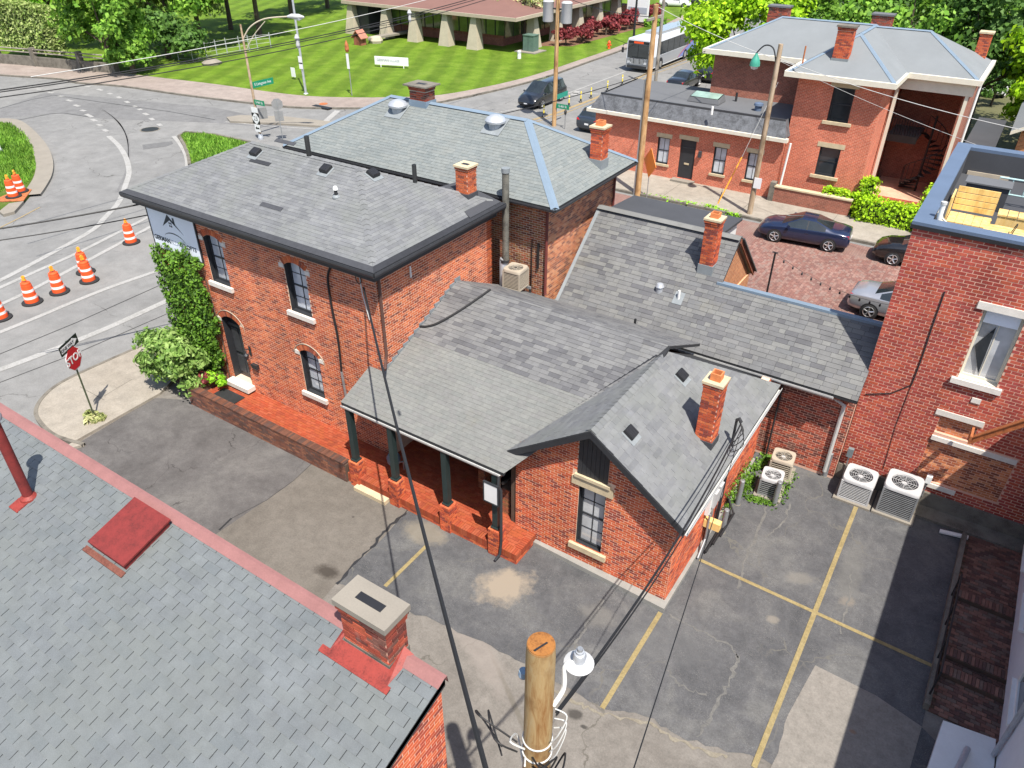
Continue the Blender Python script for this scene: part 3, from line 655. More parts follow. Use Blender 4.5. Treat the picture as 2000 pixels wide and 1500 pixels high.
# brick-paved street
bs = sheet('brick_street', [(-23.2, 31.2), (8, 31.2), (8, 39.95), (-23.2, 39.95)], .006, M['concrete'])
q = NT('brick_street'); bt = q.n('TexBrick'); mp = q.n('Mapping'); gg = q.n('NewGeometry'); mp.inputs['Rotation'].default_value = (0, 0, R(90)); q.l(gg.outputs['Position'], mp.inputs[0]); q.l(mp.outputs[0], bt.inputs[0])
bt.inputs['Color1'].default_value = (*ph(208, 160, 146), 1); bt.inputs['Color2'].default_value = (*ph(190, 138, 126), 1); bt.inputs['Mortar'].default_value = (*ph(164, 136, 126), 1)
bt.inputs['Scale'].default_value = 1.; bt.inputs['Mortar Size'].default_value = .012; bt.inputs['Brick Width'].default_value = .22; bt.inputs['Row Height'].default_value = .11
n1 = q.noise(.45, 5); cc = q.mix(q.rng(n1, .5, .72, 0, .75), bt.outputs[0], ph(194, 176, 164)); q.bump(bt.outputs['Fac'], -.4, .01); bs.data.materials.clear(); bs.data.materials.append(q.done(cc, .9))
# pavers of the street near enough to pick apart
pcs = Pieces('brick', M['paver_street'])
xx = -12.
for i in range(60):
    for j in range(26):
        x, y = -9.6+i*.135, 32.2+j*.235+(.117 if i % 2 else 0)
        if x < -1.6: pcs.add((x, y, .004), (.0, .222, 0), (0, 0, .010+.008*rng.random()), (.122, 0, 0))
pcs.emit(bs, 'street_pavers', 300, 'paver')
# kerbs and pavements
kerb_outer = [(-60, 140), (0, 148), (118, 156), (150, 163), (240, 170), (330, 183), (430, 196), (520, 206), (590, 212), (700, 213), (800, 212), (850, 203), (960, 180), (1060, 154), (1150, 122), (1225, 95), (1300, 62), (1370, 30)]
kerb_inner = [(-60, 118), (0, 124), (150, 136), (230, 144), (330, 156), (430, 168), (520, 181), (600, 190), (690, 193), (790, 192), (860, 188), (950, 172), (1040, 150), (1130, 120), (1215, 90), (1280, 58), (1345, 26)]
ko = [p[:2] for p in smooth_line([P(*p) for p in kerb_outer], 3)]; ki = [p[:2] for p in smooth_line([P(*p) for p in kerb_inner], 3)]
raised('pavement', [tuple(p) for p in ko]+[tuple(p) for p in ki[::-1]], .12, walk_far)
def kerb(line, w_=.16, h=.135, name='kerb', mat='concrete_old'):
    pts = [np.asarray(p, float)[:2] for p in line]; n = len(pts); V = []; F = []
    for i, p in enumerate(pts):
        d = pts[min(i+1, n-1)]-pts[max(i-1, 0)]; d /= np.linalg.norm(d)+1e-9; nn = np.array([-d[1], d[0]])
        for s_, z in ((-.5, -.02), (-.5, h), (.5, h), (.5, -.02)): V.append((*(p+nn*w_*s_), z))
    for i in range(n-1):
        for k in range(3): F.append((4*i+k, 4*i+k+1, 4*i+4+k+1, 4*i+4+k))
    o = MB()._add(V, F).build(name, M[mat]); o['kind'] = 'structure'; return o
kerb(ko, .18, .13)
lawn = [tuple(p) for p in ki]+[(-40, 150), (-120, 150), (-140, 60), tuple(ki[0]+np.array([-10, 2]))]
raised('lawn', lawn, .13, M['lawn'])
raised('mulch_bed', [(-48.5, 77), (-44.4, 79.5), (-43.2, 104), (-48.5, 104)], .155, M['mulch'])
# near corner pavement by the stop sign
corner = [(-22.75, 7.6)]+[tuple(p[:2]) for p in smooth_line([P(*p) for p in [(165, 872), (110, 855), (80, 828), (72, 806), (86, 780), (120, 752), (190, 718), (290, 674), (360, 645), (440, 612)]], 5)]+[(-23.6, 17.5), (-23.5, 13.0), (-22.9, 11.7)]
raised('pavement', corner, .10, walk)
kerb([tuple(p[:2]) for p in smooth_line([P(*p) for p in [(165, 872), (110, 855), (80, 828), (72, 806), (86, 780), (120, 752), (190, 718), (290, 674), (360, 645), (440, 612)]], 5)], .13, .115)
stripe([(158, 760), (205, 786)], .02, 'concrete_old', 'pavement_joint', z=.108); stripe([(205, 778), (260, 745)], .02, 'concrete_old', 'pavement_joint', z=.108)
# pavement before the far brick house
raised('pavement', [(-23.2, 40.35), (8, 40.35), (8, 44.2), (-23.2, 44.2)], .12, walk)
kerb([(-23.2, 40.3), (-17, 40.3), (-10, 40.3), (-3, 40.3), (8, 40.3)], .18, .14)
for x in (-21.3, -16.2, -11.6, -6.9, -2.2): ribbon([(x, 40.4), (x, 43.6)], .03, z=.126).build('pavement_joint', M['concrete_old'])['kind'] = 'structure'
# islands
isl = [tuple(P(*p)[:2]) for p in [(0, 238), (22, 240), (48, 256), (72, 284), (82, 310), (84, 338), (74, 366), (52, 392), (20, 410), (-40, 420), (-80, 330), (-50, 250)]]
raised('island', isl, .13, M['grass_rough'])
kl = smooth_line([P(*p) for p in [(-20, 238), (22, 240), (48, 256), (76, 288), (88, 318), (86, 345), (74, 368), (62, 385)]], 5)
kerb(kl, 1.0, .15, mat='concrete')
raised('kerb', [tuple(P(*p)[:2]) for p in [(0, 418), (20, 402), (48, 398), (30, 418), (8, 424)]], .16, M['concrete'])
tri_px = [(352, 268), (362, 262), (400, 264), (430, 267), (480, 280), (560, 300), (500, 330), (420, 335), (372, 322), (368, 300), (362, 284)]
raised('island', px_poly(tri_px), .13, M['grass_rough'])
kerb([P(*p) for p in [(560, 298), (480, 278), (420, 265), (362, 260), (350, 268), (360, 285), (367, 302), (371, 325)]], .2, .15)
raised('median', px_poly([(443, 232), (470, 228), (560, 231), (640, 240), (760, 246), (760, 258), (640, 250), (540, 244), (450, 240)]), .14, M['concrete'])
# lane markings
stripe([(-60, 575), (0, 548), (95, 498), (180, 450), (205, 425), (232, 395), (246, 360), (252, 335), (246, 308), (232, 285), (212, 266)], .32, curve=True)
stripe([(-40, 580), (60, 535), (160, 490), (290, 424), (330, 405)], .26, curve=True); stripe([(-40, 612), (40, 577), (160, 515), (300, 440), (340, 420)], .26, curve=True)
stripe([(-40, 665), (60, 625), (200, 567), (320, 525), (360, 510)], .26, curve=True); stripe([(-30, 733), (60, 700), (200, 645), (330, 586), (380, 565)], .34, curve=True)
for a, b in [((70, 174), (82, 175)), ((94, 181), (105, 182)), ((114, 187), (124, 189)), ((130, 195), (141, 198)), ((145, 205), (155, 208)), ((158, 215), (167, 217)), ((168, 223), (180, 229)), ((179, 233), (188, 237)), ((191, 243), (199, 246)), ((202, 253), (210, 257)),
             ((166, 168), (176, 170)), ((190, 174), (200, 177)), ((211, 182), (218, 184)), ((229, 189), (236, 192)), ((245, 198), (252, 201)), ((260, 207), (266, 209)), ((271, 213), (276, 215)), ((281, 221), (289, 225)), ((294, 231), (300, 235)), ((309, 242), (315, 246))]:
    stripe([a, b], .32)
stripe([(339, 266), (352, 282), (362, 300), (366, 318), (365, 335)], .28, curve=True)
stripe([(660, 216), (632, 241)], .5); stripe([(440, 238), (520, 246), (620, 253)], .15); stripe([(940, 226), (1010, 213), (1110, 182), (1222, 140)], .16)
stripe([(1115, 182), (1168, 184)], .25); stripe([(1120, 186), (1128, 178)], .5)
yl = [(1042, 234), (1090, 220), (1160, 193), (1222, 166), (1260, 145), (1362, 108)]
stripe(yl, .35, 'mark_yellow_road'); stripe([(x+6, y+4) for x, y in yl], .12, 'mark_yellow_road')
stripe([(0, 445), (40, 425), (78, 405)], .1, 'mark_yellow_road')
stripe([(-20, 700), (150, 630), (340, 545)], .035, 'rubber', 'pavement_seam'); stripe([(-20, 755), (150, 690), (345, 605)], .03, 'rubber', 'pavement_seam')
stripe([(0, 212), (60, 195), (105, 186), (200, 200), (330, 218), (420, 234)], .06, 'steel_dark', 'pavement_seam'); stripe([(35, 235), (100, 222), (125, 221), (175, 229)], .06, 'steel_dark', 'pavement_seam')
sheet('tar_patch', px_poly([(278, 283), (336, 276), (338, 281), (325, 286), (280, 292)]), .010, pbr('tar_patch', ph(158, 157, 156), .9)); sheet('tar_patch', px_poly([(90, 180), (420, 210), (560, 240), (560, 252), (420, 240), (200, 232), (120, 222), (0, 230), (0, 212)]), .003, ground_mat('asphalt_dark', ph(160, 159, 158), ph(172, 171, 170), ph(180, 179, 178), .2, .2))
mh = thing('manhole_cover', 'dark round cast iron manhole cover in the junction road', 'manhole', P(293, 253)); MB().lathe([(.62, .002), (.62, .02), (.55, .024)], (*P(293, 253)[:2], .0), 24).build('cover', M['steel_dark'], mh); MB().lathe([(.72, .0), (.72, .012)], (*P(293, 253)[:2], .0), 24).build('frame_ring', M['concrete_old'], mh)
dr = thing('storm_drain', 'dark storm drain slot in the far kerb of the avenue', 'drain', P(631, 211)); p = P(631, 211); MB().box(p[0]-.9, p[0]+.9, p[1]-.35, p[1]+.12, .0, .145).build('inlet', M['plastic_black'], dr); MB().lathe([(.35, .12), (.35, .15)], (*P(632, 206)[:2], 0), 18).build('cover', M['steel_rust'], dr)
sp_ = [P(*q) for q in [(0, 392), (48, 372), (64, 376), (48, 398), (-20, 400)]]
tag(MB().prism([tuple(q[:2]) for q in sp_], .15, .19).build('steel_plate', M['steel_rust']), 'rusty steel road plate under two orange barrels on the left island', 'plate')

for px, w_ in (([(150, 190), (205, 218), (240, 250), (252, 290), (246, 335), (228, 375)], .12), ([(180, 200), (225, 232), (247, 268), (250, 310)], .1), ([(60, 360), (70, 330), (78, 300)], .08)):
    o = ribbon(smooth_line([P(*q)[:2] for q in px]), w_, z=.0125).build('tyre_mark', bpy.data.materials['asphalt_dark']); o['kind'] = 'structure'
# ------------------------------------------------------------ the houses
X_, Y_, Z_ = np.array([1., 0, 0]), np.array([0, 1., 0]), np.array([0, 0, 1.])
def four_sides(x0, x1, y0, y1):
    return [((x0, y0, 0), X_, -Y_, x1-x0), ((x1, y0, 0), Y_, X_, y1-y0), ((x1, y1, 0), -X_, Y_, x1-x0), ((x0, y1, 0), -Y_, -X_, y1-y0)]
def chimney(root, x0, x1, y0, y1, z0, z1, mat='brick_orange', mortar='mortar_tan', cap='sandstone', corbel=2, pot=None, slot=True, flash=None, L=.2, limit=60, h=.061, name='chimney', capo=.05, caph=.09):
    body = MB().box(x0+.01, x1-.01, y0+.01, y1-.01, z0, z1).build(name, M[mortar], root)
    pc = Pieces('brick', M[mat])
    for O, U, N, ln in four_sides(x0, x1, y0, y1):
        lay_bricks(pc, np.array(O)+0*N, U, Z_, N, z0, z1-.075*corbel, lambda w_, ln=ln: [(0, ln)], L=L, h=h, proud=.006)
    for k in range(corbel):
        g_ = .02+.02*k
        for O, U, N, ln in four_sides(x0-g_, x1+g_, y0-g_, y1+g_):
            lay_bricks(pc, O, U, Z_, N, z1-.075*(corbel-k), z1-.075*(corbel-k-1)-.01, lambda w_, ln=ln: [(0, ln)], L=L, h=h, proud=.004)
        MB().box(x0-g_+.012, x1+g_-.012, y0-g_+.012, y1+g_-.012, z1-.075*(corbel-k), z1-.075*(corbel-k-1)).build('corbel', M[mortar], body)
    pc.emit(body, 'brickwork', limit)
    o_ = capo+.02*corbel
    cb = MB().box(x0-o_, x1+o_, y0-o_, y1+o_, z1, z1+caph).build('cap', M[cap], body)
    if slot:
        cx, cy = (x0+x1)/2, (y0+y1)/2; lx, ly = (x1-x0)*.55/2, (y1-y0)*.16
        if (y1-y0) > (x1-x0): lx, ly = (x1-x0)*.16, (y1-y0)*.55/2
        MB().box(cx-lx, cx+lx, cy-ly, cy+ly, z1+.02, z1+caph+.004).build('flue_opening', M['plastic_black'], body)
    if pot:
        cx, cy = (x0+x1)/2, (y0+y1)/2; s_ = .13
        pb = MB()
        for a, b, c, d in ((-s_, s_, -s_, -s_+.03), (-s_, s_, s_-.03, s_), (-s_, -s_+.03, -s_+.03, s_-.03), (s_-.03, s_, -s_+.03, s_-.03)): pb.box(cx+a, cx+b, cy+c, cy+d, z1+caph, z1+caph+pot)
        pb.build('flue_tile', M['terracotta'], body); MB().box(cx-s_+.03, cx+s_-.03, cy-s_+.03, cy+s_-.03, z1+caph, z1+caph+.05).build('flue_opening', M['plastic_black'], body)
    if flash: 
        zz = flash[1]; MB().box(x0-.03, x1+.03, y0-.03, y1+.03, z0, zz).build('flashing', M[flash[0]], body)
    return body
def box_vent(root, p, n, U, s_=.3, mat='plastic_black'):
    """square roof vent: hood over a flange, set square on the slope"""
    n = np.asarray(n, float); n /= np.linalg.norm(n); U = np.asarray(U, float); V = np.cross(n, U)
    b = MB(); c = p+.02*n
    lo = [c+(-s_*U-s_*V)*.5, c+(s_*U-s_*V)*.5, c+(s_*U+s_*V)*.5, c+(-s_*U+s_*V)*.5]; m_ = [q+.09*n for q in lo]; t_ = [c+(q-c)*.86+.13*n for q in lo]
    b._add(lo+m_+t_, [(0, 1, 5, 4), (1, 2, 6, 5), (2, 3, 7, 6), (3, 0, 4, 7), (4, 5, 9, 8), (5, 6, 10, 9), (6, 7, 11, 10), (7, 4, 8, 11), (8, 9, 10, 11)])
    v = b.build('roof_vent', M[mat], root); f = s_*.72
    MB().obox(p-f*U-(f+.06)*V+.014*n, 2*f*U, 2*f*V, .012*n).build('flange', M['flash_grey'], v)
    for k in (-1, 0, 1): MB().obox(p+k*s_*.28*U-.01*U-s_*.38*V+.148*n, .02*U, s_*.76*V, .006*n).build('rib', M[mat], v)
    return v
def pipe_vent(root, p, r, h, mat='steel_dark', collar=True, name='vent_pipe', cap=None):
    v = MB().lathe([(r, -.05), (r, h), (r*.7, h), (r*.7, h-.05)], tuple(p), 12).build(name, M[mat], root, True)
    if collar: MB().lathe([(r*2.4, -.03), (r*2.4, .02), (r*1.2, .07)], tuple(p), 12).build('collar', M['flash_grey'], v, True)
    if cap: MB().lathe([(r*1.5, 0), (r*1.5, .05), (r, .1)], (p[0], p[1], p[2]+h), 12).build('cap', M[cap], v, True)
    return v
def gutter(root, a, b, out, mat='trim_char', w_=.13, h=.12, name='gutter'):
    a = np.asarray(a, float); b = np.asarray(b, float); out = np.asarray(out, float); d = (b-a)
    prof = [(0, 0), (w_*.8, 0), (w_, .5*h), (w_, h), (w_-.012, h), (w_-.015, .55*h), (w_*.78, .02), (.015, .02), (.012, h), (0, h)]
    V = [a+out*p[0]+Z_*(p[1]-h) for p in prof]+[b+out*p[0]+Z_*(p[1]-h) for p in prof]; n = len(prof)
    return MB()._add(V, [(i, (i+1) % n, n+(i+1) % n, n+i) for i in range(n)]+[tuple(range(n-1, -1, -1)), tuple(range(n, 2*n))]).build(name, M[mat], root)

# ============ two-storey brick house with the sign
xl, xr, yf, yb, ze = -23.5, -13.3, 13.44, 18.98, 6.6
house = thing('brick_house', 'two-storey orange brick house with dark hipped roof, ivy and a white sign', 'house', (-18.4, 16.2, 0))
W1, W2 = Opening(2.78, 3.68, 4.45, 5.98, .16), Opening(6.5, 7.4, 4.45, 5.98, .16)
W3, DR = Opening(6.52, 7.38, 1.45, 2.95, .17), Opening(2.74, 3.66, .62, 3.02, .18)
ops = [W1, W2, W3, DR]; FO, RO = (xl, yf, 0), (xr, yf, 0)
wb = MB(); wall_slab(wb, FO, X_, Z_, -Y_, [(0, 0), (xr-xl, 0), (xr-xl, ze), (0, ze)], [o.outline() for o in ops], .3)
wall = wb.build('wall', M['mortar_tan'], house)
for O, U, N, ln in four_sides(xl, xr, yf+.3, yb)[1:]:
    s_ = MB(); wall_slab(s_, O, U, Z_, N, [(0, 0), (ln, 0), (ln, ze), (0, ze)], [], .28); s_.build('wall', M['mortar_tan'], house)
s_ = MB(); s_.box(xr-.3, xr, yf+.0005, yf+.2995, 0, ze); 
pc = Pieces('brick', M['brick_orange'])
lay_bricks(pc, FO, X_, Z_, -Y_, .3, ze, lambda w_: [(0, xr-xl)], ops)
for o in ops: arch_bricks(pc, FO, X_, Z_, -Y_, o)
lay_bricks(pc, RO, Y_, Z_, X_, 3.4, ze, lambda w_: [(0, yb-yf)], [])
lay_bricks(pc, (xl, yb, 0), -Y_, Z_, -X_, .3, ze, lambda w_: [(0, yb-yf)], [])
pc.emit(wall, 'brickwork', 240)
for o in ops[:3]:
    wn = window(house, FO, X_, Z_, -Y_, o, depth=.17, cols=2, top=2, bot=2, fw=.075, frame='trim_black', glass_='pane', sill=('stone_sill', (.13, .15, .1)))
    for a in (o.u0-.2, o.u1):
        MB().obox((xl+a, yf-.022, o.w1-.1), (.2, 0, 0), (0, .1, 0), (0, 0, .14)).build('springer_stone', M['stone_sill'], wn)
for o in (W3, DR):   # pale hood line over the ground-floor arches
    pts = [np.array([xl+u, yf-.015, w_]) for u, w_ in o.outline(.235, 13)[2:]]; pts = [pts[0]+np.array([0, 0, -.35])]+pts+[pts[-1]+np.array([0, 0, -.12])]
    MB().tube(pts, .014, 6).build('arch_trim', M['soffit'], house)
for a in (DR.u0-.2,): MB().obox((xl+a, yf-.02, DR.w1-.1), (.2, 0, 0), (0, .1, 0), (0, 0, .14)).build('springer_stone', M['stone_sill'], house)
# door, recessed and black, with panels and handle
D0 = yf+.24
dm = MB(); pp = DR.outline(); n = len(pp); dm._add([(xl+u, D0, w_) for u, w_ in pp], [tuple(range(n))]); 
dm._add([(xl+u, yf-.01, w_) for u, w_ in pp]+[(xl+u, D0, w_) for u, w_ in pp], [(i, (i+1) % n, n+(i+1) % n, n+i) for i in range(1, n)]); dm.v = [(x+(.005 if x < xl+DR.u0+.1 else -.005 if x > xl+DR.u1-.1 else 0), y, z-.004) for x, y, z in dm.v]
door = dm.build('door', M['trim_black'], house)
for a, b, c, d in ((.1, .42, .2, .9), (.5, .82, .2, .9), (.1, .42, 1.05, 2.0), (.5, .82, 1.05, 2.0)): MB().box(xl+DR.u0+a, xl+DR.u0+b, D0-.03, D0-.002, DR.w0+c, DR.w0+d).build('door_panel', M['trim_char'], door)
MB().box(xl+DR.u0+.02, xl+DR.u1-.02, D0-.06, D0-.002, DR.w0+2.1, DR.w0+2.2).build('transom_bar', M['trim_char'], door)
MB().lathe([(.035, 0), (.045, .03), (.02, .06)], (xl+DR.u1-.14, D0-.06, DR.w0+1.0), 10).build('handle', M['steel_grey'], door, True)
MB().box(xl+DR.u0-.12, xl+DR.u1+.12, yf-.34, D0+.02, DR.w0-.17, DR.w0-.002).build('doorstep', M['stone_sill'], house)
lp = np.array([xl+DR.u1+.3, yf-.06, 2.05]); sc_ = MB(); sc_.box(lp[0]-.05, lp[0]+.05, yf-.03, yf, 1.95, 2.3); sc_.tube([lp+(0, .03, .15), lp+(0, -.1, .2), lp+(0, -.14, .05)], .02, 6); sc_.lathe([(.05, -.12), (.09, .05), (.03, .12)], (lp[0], lp[1]-.14, lp[2]-.05), 8)
sc_.build('wall_lamp', M['trim_black'], house, True)
MB().box(lp[0]+.02, lp[0]+.3, yf-.12, yf, 1.5, 1.66).build('mailbox', M['steel_dark'], house)
# roof
ex0, ex1, ey0, ey1, ez, rz = -23.95, -12.86, 12.96, 19.12, 6.97, 8.38
aL, aR = np.array([-20.75, 16.03, rz]), np.array([-16.05, 16.03, rz])
c4 = [np.array(q) for q in ((ex0, ey0, ez), (ex1, ey0, ez), (ex1, ey1, ez), (ex0, ey1, ez))]
faces = [([c4[0], c4[1], aR, aL], X_), ([c4[1], c4[2], aR], Y_), ([c4[2], c4[3], aL, aR], -X_), ([c4[3], c4[0], aL], -Y_)]
rb = MB()
for f, U in faces: rb.slab(f, .1)
roof = rb.build('roof', M['underlay'], house)
pc = Pieces('shingle', M['shingle_main']); k = 0
ins = .17
i4 = [c4[0]+(ins, ins, 0), c4[1]+(-ins, ins, 0), c4[2]+(-ins, -ins, 0), c4[3]+(ins, -ins, 0)]
def lift_to(f, p):    # put an inset plan point onto the roof face
    a, b, c = f[0], f[1], f[2]; n_ = np.cross(b-a, c-a); p = np.array(p, float); p[2] = a[2]-((p[0]-a[0])*n_[0]+(p[1]-a[1])*n_[1])/n_[2]; return p
for (f, U), (a, b) in zip(faces, ((0, 1), (1, 2), (2, 3), (3, 0))):
    A, B = lift_to(f, i4[a]), lift_to(f, i4[b]); poly = [A, B]+([aR, aL] if len(f) == 4 and f[2] is aR else ([aL, aR] if len(f) == 4 else [f[2]]))
    shingle_plane(pc, poly, U, L=.3, e=.12, gap=.003, t=.009, vary=.5, seed=11+k); k += 1
    g_ = MB(); g_.slab([f[0]+.012*Z_, f[1]+.012*Z_, B+.018*Z_, A+.018*Z_], .012); g_.build('gutter_guard', M['shingle_dark'], roof)
pc.emit(roof, 'shingle_field', 300)
for a, b in ((c4[0], aL), (c4[1], aR), (c4[2], aR), (c4[3], aL), (aL, aR)):   # hip and ridge caps, piece by piece
    a = a+(b-a)*.09 if a is not aL else a; n = max(2, int(np.linalg.norm(b-a)/.22)); d = (b-a)/n; side = np.cross(d, Z_); side /= np.linalg.norm(side)
    for i in range(n):
        q = a+d*i+.03*Z_; hb = MB(); e_ = q+d*1.1-.012*Z_
        hb._add([q-.1*side-.04*Z_, q+.004*Z_, q+.1*side-.04*Z_, e_-.1*side-.04*Z_, e_, e_+.1*side-.04*Z_], [(0, 1, 4, 3), (1, 2, 5, 4)]); hb.build('ridge_shingle', M['shingle_main'], roof)
# cornice and gutters
cb = MB().box(ex0+.2, ex1-.2, ey0+.2, ey1-.2, 6.58, 6.80).box(ex0+.1, ex1-.1, ey0+.1, ey1-.1, 6.80, 6.885)
cb.build('cornice', M['trim_black'], house)
for a, b, o_ in ((c4[0], c4[1], -Y_), (c4[1], c4[2], X_), (c4[2], c4[3], Y_), (c4[3], c4[0], -X_)):
    d = (b-a)/np.linalg.norm(b-a); gutter(house, a-.0*d-.11*o_, b-.11*o_, o_, 'trim_char', .16, .15)
chimney(house, -14.02, -13.56, 18.1, 18.56, 6.9, 8.22, 'brick_orange', 'mortar_tan', 'sandstone', 1, limit=50, flash=('membrane', 7.42), capo=.03, caph=.06)
MB().slab([(-14.55, 17.9, 7.53), (-12.95, 17.35, 7.06), (-12.95, 19.0, 7.06), (-14.6, 19.0, 7.40)], .03).build('membrane_patch', M['membrane'], roof)
nF = np.array([0, -(rz-ez)/(aL[1]-ey0), 1.]); pF = np.array([0, ey0, ez])
for q in ((501, 300), (638, 333)): box_vent(house, onPl(*q, pF, nF), nF, X_, .3)
nR = np.array([(rz-ez)/(ex1-aR[0]), 0, 1.]); box_vent(house, onPl(728, 342, np.array([ex1, 0, ez]), nR), nR, Y_, .3)
pipe_vent(house, onPl(657, 385, pF, nF), .05, .22, 'steel_dark', True, cap='paint_white')
for q in ((508, 318), (530, 405), (557, 279)):
    c = onPl(*q, pF, nF); v_ = np.cross(nF/np.linalg.norm(nF), X_); v_ = -v_ if v_[2] < 0 else v_
    MB().obox(c-.45*X_-.07*v_+.016*Z_, .9*X_, .15*v_, .012*Z_).build('patch_shingle', M['shingle_dark'], roof)
for q in ((602, 292), (810, 345)):
    c = onPl(*q, np.array([0, ey1, ez]), np.array([0, (rz-ez)/(ey1-aL[1]), 1.])); pipe_vent(house, (c[0], c[1], c[2]-.05), .04, .26, 'steel_dark', False)
downspout(house, [(xr+.07, yf+.06, 6.55), (xr+.07, yf+.06, 4.15), (xr+.1, yf-.02, 3.95), (xr+.3, yf-.3, 3.85)], 'steel_rust', .045).data.materials[0] = pbr('brown_spout', (.09, .045, .035), .5)
cb_ = [onY(646, 520, yf-.05), onY(640, 545, yf-.06), onY(648, 600, yf-.05), onY(660, 660, yf-.05), onY(667, 726, yf-.05)]
MB().tube(smooth_line(cb_), .035, 6).build('cable', M['wire'], house, True)
MB().tube([onY(667, 726, yf-.06), onY(692, 860, yf-.06)], .04, 8).build('conduit', M['steel_grey'], house, True)
hb = [onY(700, 545, yf-.06)+np.array([.1*math.cos(t), 0, .14*math.sin(t)]) for t in np.linspace(0, 6.28, 12)]; MB().tube(hb, .015, 5).build('service_loop', M['wire'], house)
MB().tube([onY(702, 540, yf-.05), onY(708, 575, yf-.05), onY(722, 625, yf-.05)], .018, 5).build('service_wire', M['wire_pale'], house)
MB().box(xr+.01, xr+.05, 14.83, 14.87, 6.0, 6.35).build('wall_bracket', M['paint_white'], house)
# --- the sign on the wall
sg = thing('wall_sign', 'white banner sign with a dark roof logo above the ivy', 'sign', (-22.2, yf, 5.8))
bx0, bx1, bz0, bz1 = -23.42, -20.98, 5.05, 6.5; sy = yf-.05
MB().box(bx0, bx1, sy, sy+.04, bz0, bz1).build('panel', M['banner'], sg)
fr = MB()
for a in ((bx0-.04, bx0, bz0, bz1), (bx1, bx1+.04, bz0, bz1), (bx0, bx1, bz0-.04, bz0), (bx0, bx1, bz1, bz1+.04)): fr.box(a[0], a[1], sy-.015, sy+.045, a[2], a[3])
fr.build('frame', M['trim_black'], sg)
fy = sy-.004; cx = -22.28
def ink(pts, mat='banner_ink'): MB()._add([(x, fy, z) for x, z in pts]+[(x, fy+.003, z) for x, z in pts], [tuple(range(len(pts)))]+[(i, (i+1) % len(pts), len(pts)+(i+1) % len(pts), len(pts)+i) for i in range(len(pts))]).build('logo', M[mat], sg)
ink([(cx-.44, 5.93), (cx-.05, 6.41), (cx+.62, 5.83), (cx+.02, 6.22)]); ink([(cx+.18, 6.16), (cx+.18, 6.34), (cx+.28, 6.34), (cx+.28, 6.07)])
for a in (0, .09):
    for b in (0, .1): ink([(cx-.06+a, 5.98+b), (cx+.0+a, 5.98+b), (cx+.0+a, 6.05+b), (cx-.06+a, 6.05+b)])
ar = [(cx+.05+.6*math.cos(t), 5.42+.36*math.sin(t)) for t in np.linspace(2.6, .3, 13)]; ink(ar+[(x, z-.035*math.sin(math.pi*i/12)-.004) for i, (x, z) in reversed(list(enumerate(ar)))])
text_mesh('lettering', 'GERMAN', .215, (cx-.66, fy, 5.42), X_, Z_, M['banner_ink'], sg, bold=.006); text_mesh('lettering', 'VILLAGE', .215, (cx+.13, fy, 5.42), X_, Z_, M['banner_grey'], sg); text_mesh('lettering', 'LOFTS', .215, (cx+.82, fy, 5.42), X_, Z_, M['banner_ink'], sg, bold=.003)
# ============ brick terrace and porch platform
ter = thing('brick_terrace', 'orange brick terrace with low brown brick wall along the front of the house', 'terrace', (-15, 12.6, 0))
FZ = .36
pl = MB().prism([(-21.45, 12.02), (-7.75, 12.02), (-7.75, 12.98), (-8.38, 12.98), (-8.38, 17.2), (-13.32, 17.2), (-13.32, 13.42), (-21.45, 13.42)], -.02, FZ-.02).build('platform', M['paver'], ter)
pc = Pieces('brick', M['paver'])
def pave(x0, x1, y0, y1, z=FZ-.02, a=.205, b=.102):
    j = 0; y = y0
    while y+b <= y1+.001:
        x = x0-(a/2 if j % 2 else 0)
        while x < x1:
            u0, u1 = max(x, x0)+.004, min(x+a, x1)-.004
            if u1-u0 > .04: pc.add(((u0+u1)/2, y+b/2, z), (u1-u0, 0, 0), (0, 0, .018+.006*rng.random()), (0, b-.008, 0))
            x += a
        y += b; j += 1
pave(-21.2, -13.32, 12.26, 13.49); pave(-13.32, -8.4, 12.26, 17.1); pave(-8.4, -7.95, 12.26, 12.98)
pc.emit(pl, 'paving', 240, 'paver')
# low wall with a dark brick-on-edge coping
lw = MB().box(-21.5, -13.95, 11.95, 12.2, -.02, .66).box(-21.5, -21.25, 12.2, 13.42, -.02, .66).build('low_wall', M['mortar_dark'], ter)
pc = Pieces('brick', M['brick_low'])
lay_bricks(pc, (-21.5, 11.95, 0), X_, Z_, -Y_, .0, .66, lambda w_: [(0, 7.55)]); lay_bricks(pc, (-21.5, 13.42, 0), -Y_, Z_, -X_, .0, .66, lambda w_: [(0, 1.47)]); lay_bricks(pc, (-13.95, 12.2, 0), -X_, Z_, Y_, .45, .66, lambda w_: [(0, 7.3)])
pc.emit(lw, 'brickwork', 120)
pc = Pieces('brick', M['coping']); x = -21.5
while x < -13.98: pc.add((x+.036, 12.075, .655), (.066, 0, 0), (0, 0, .065+.008*rng.random()), (0, .27, 0)); x += .076
y = 12.25
while y < 13.38: pc.add((-21.375, y+.036, .655), (0, .066, 0), (0, 0, .065), (.27, 0, 0)); y += .076
pc.emit(lw, 'coping_rest', 100, 'coping_brick')
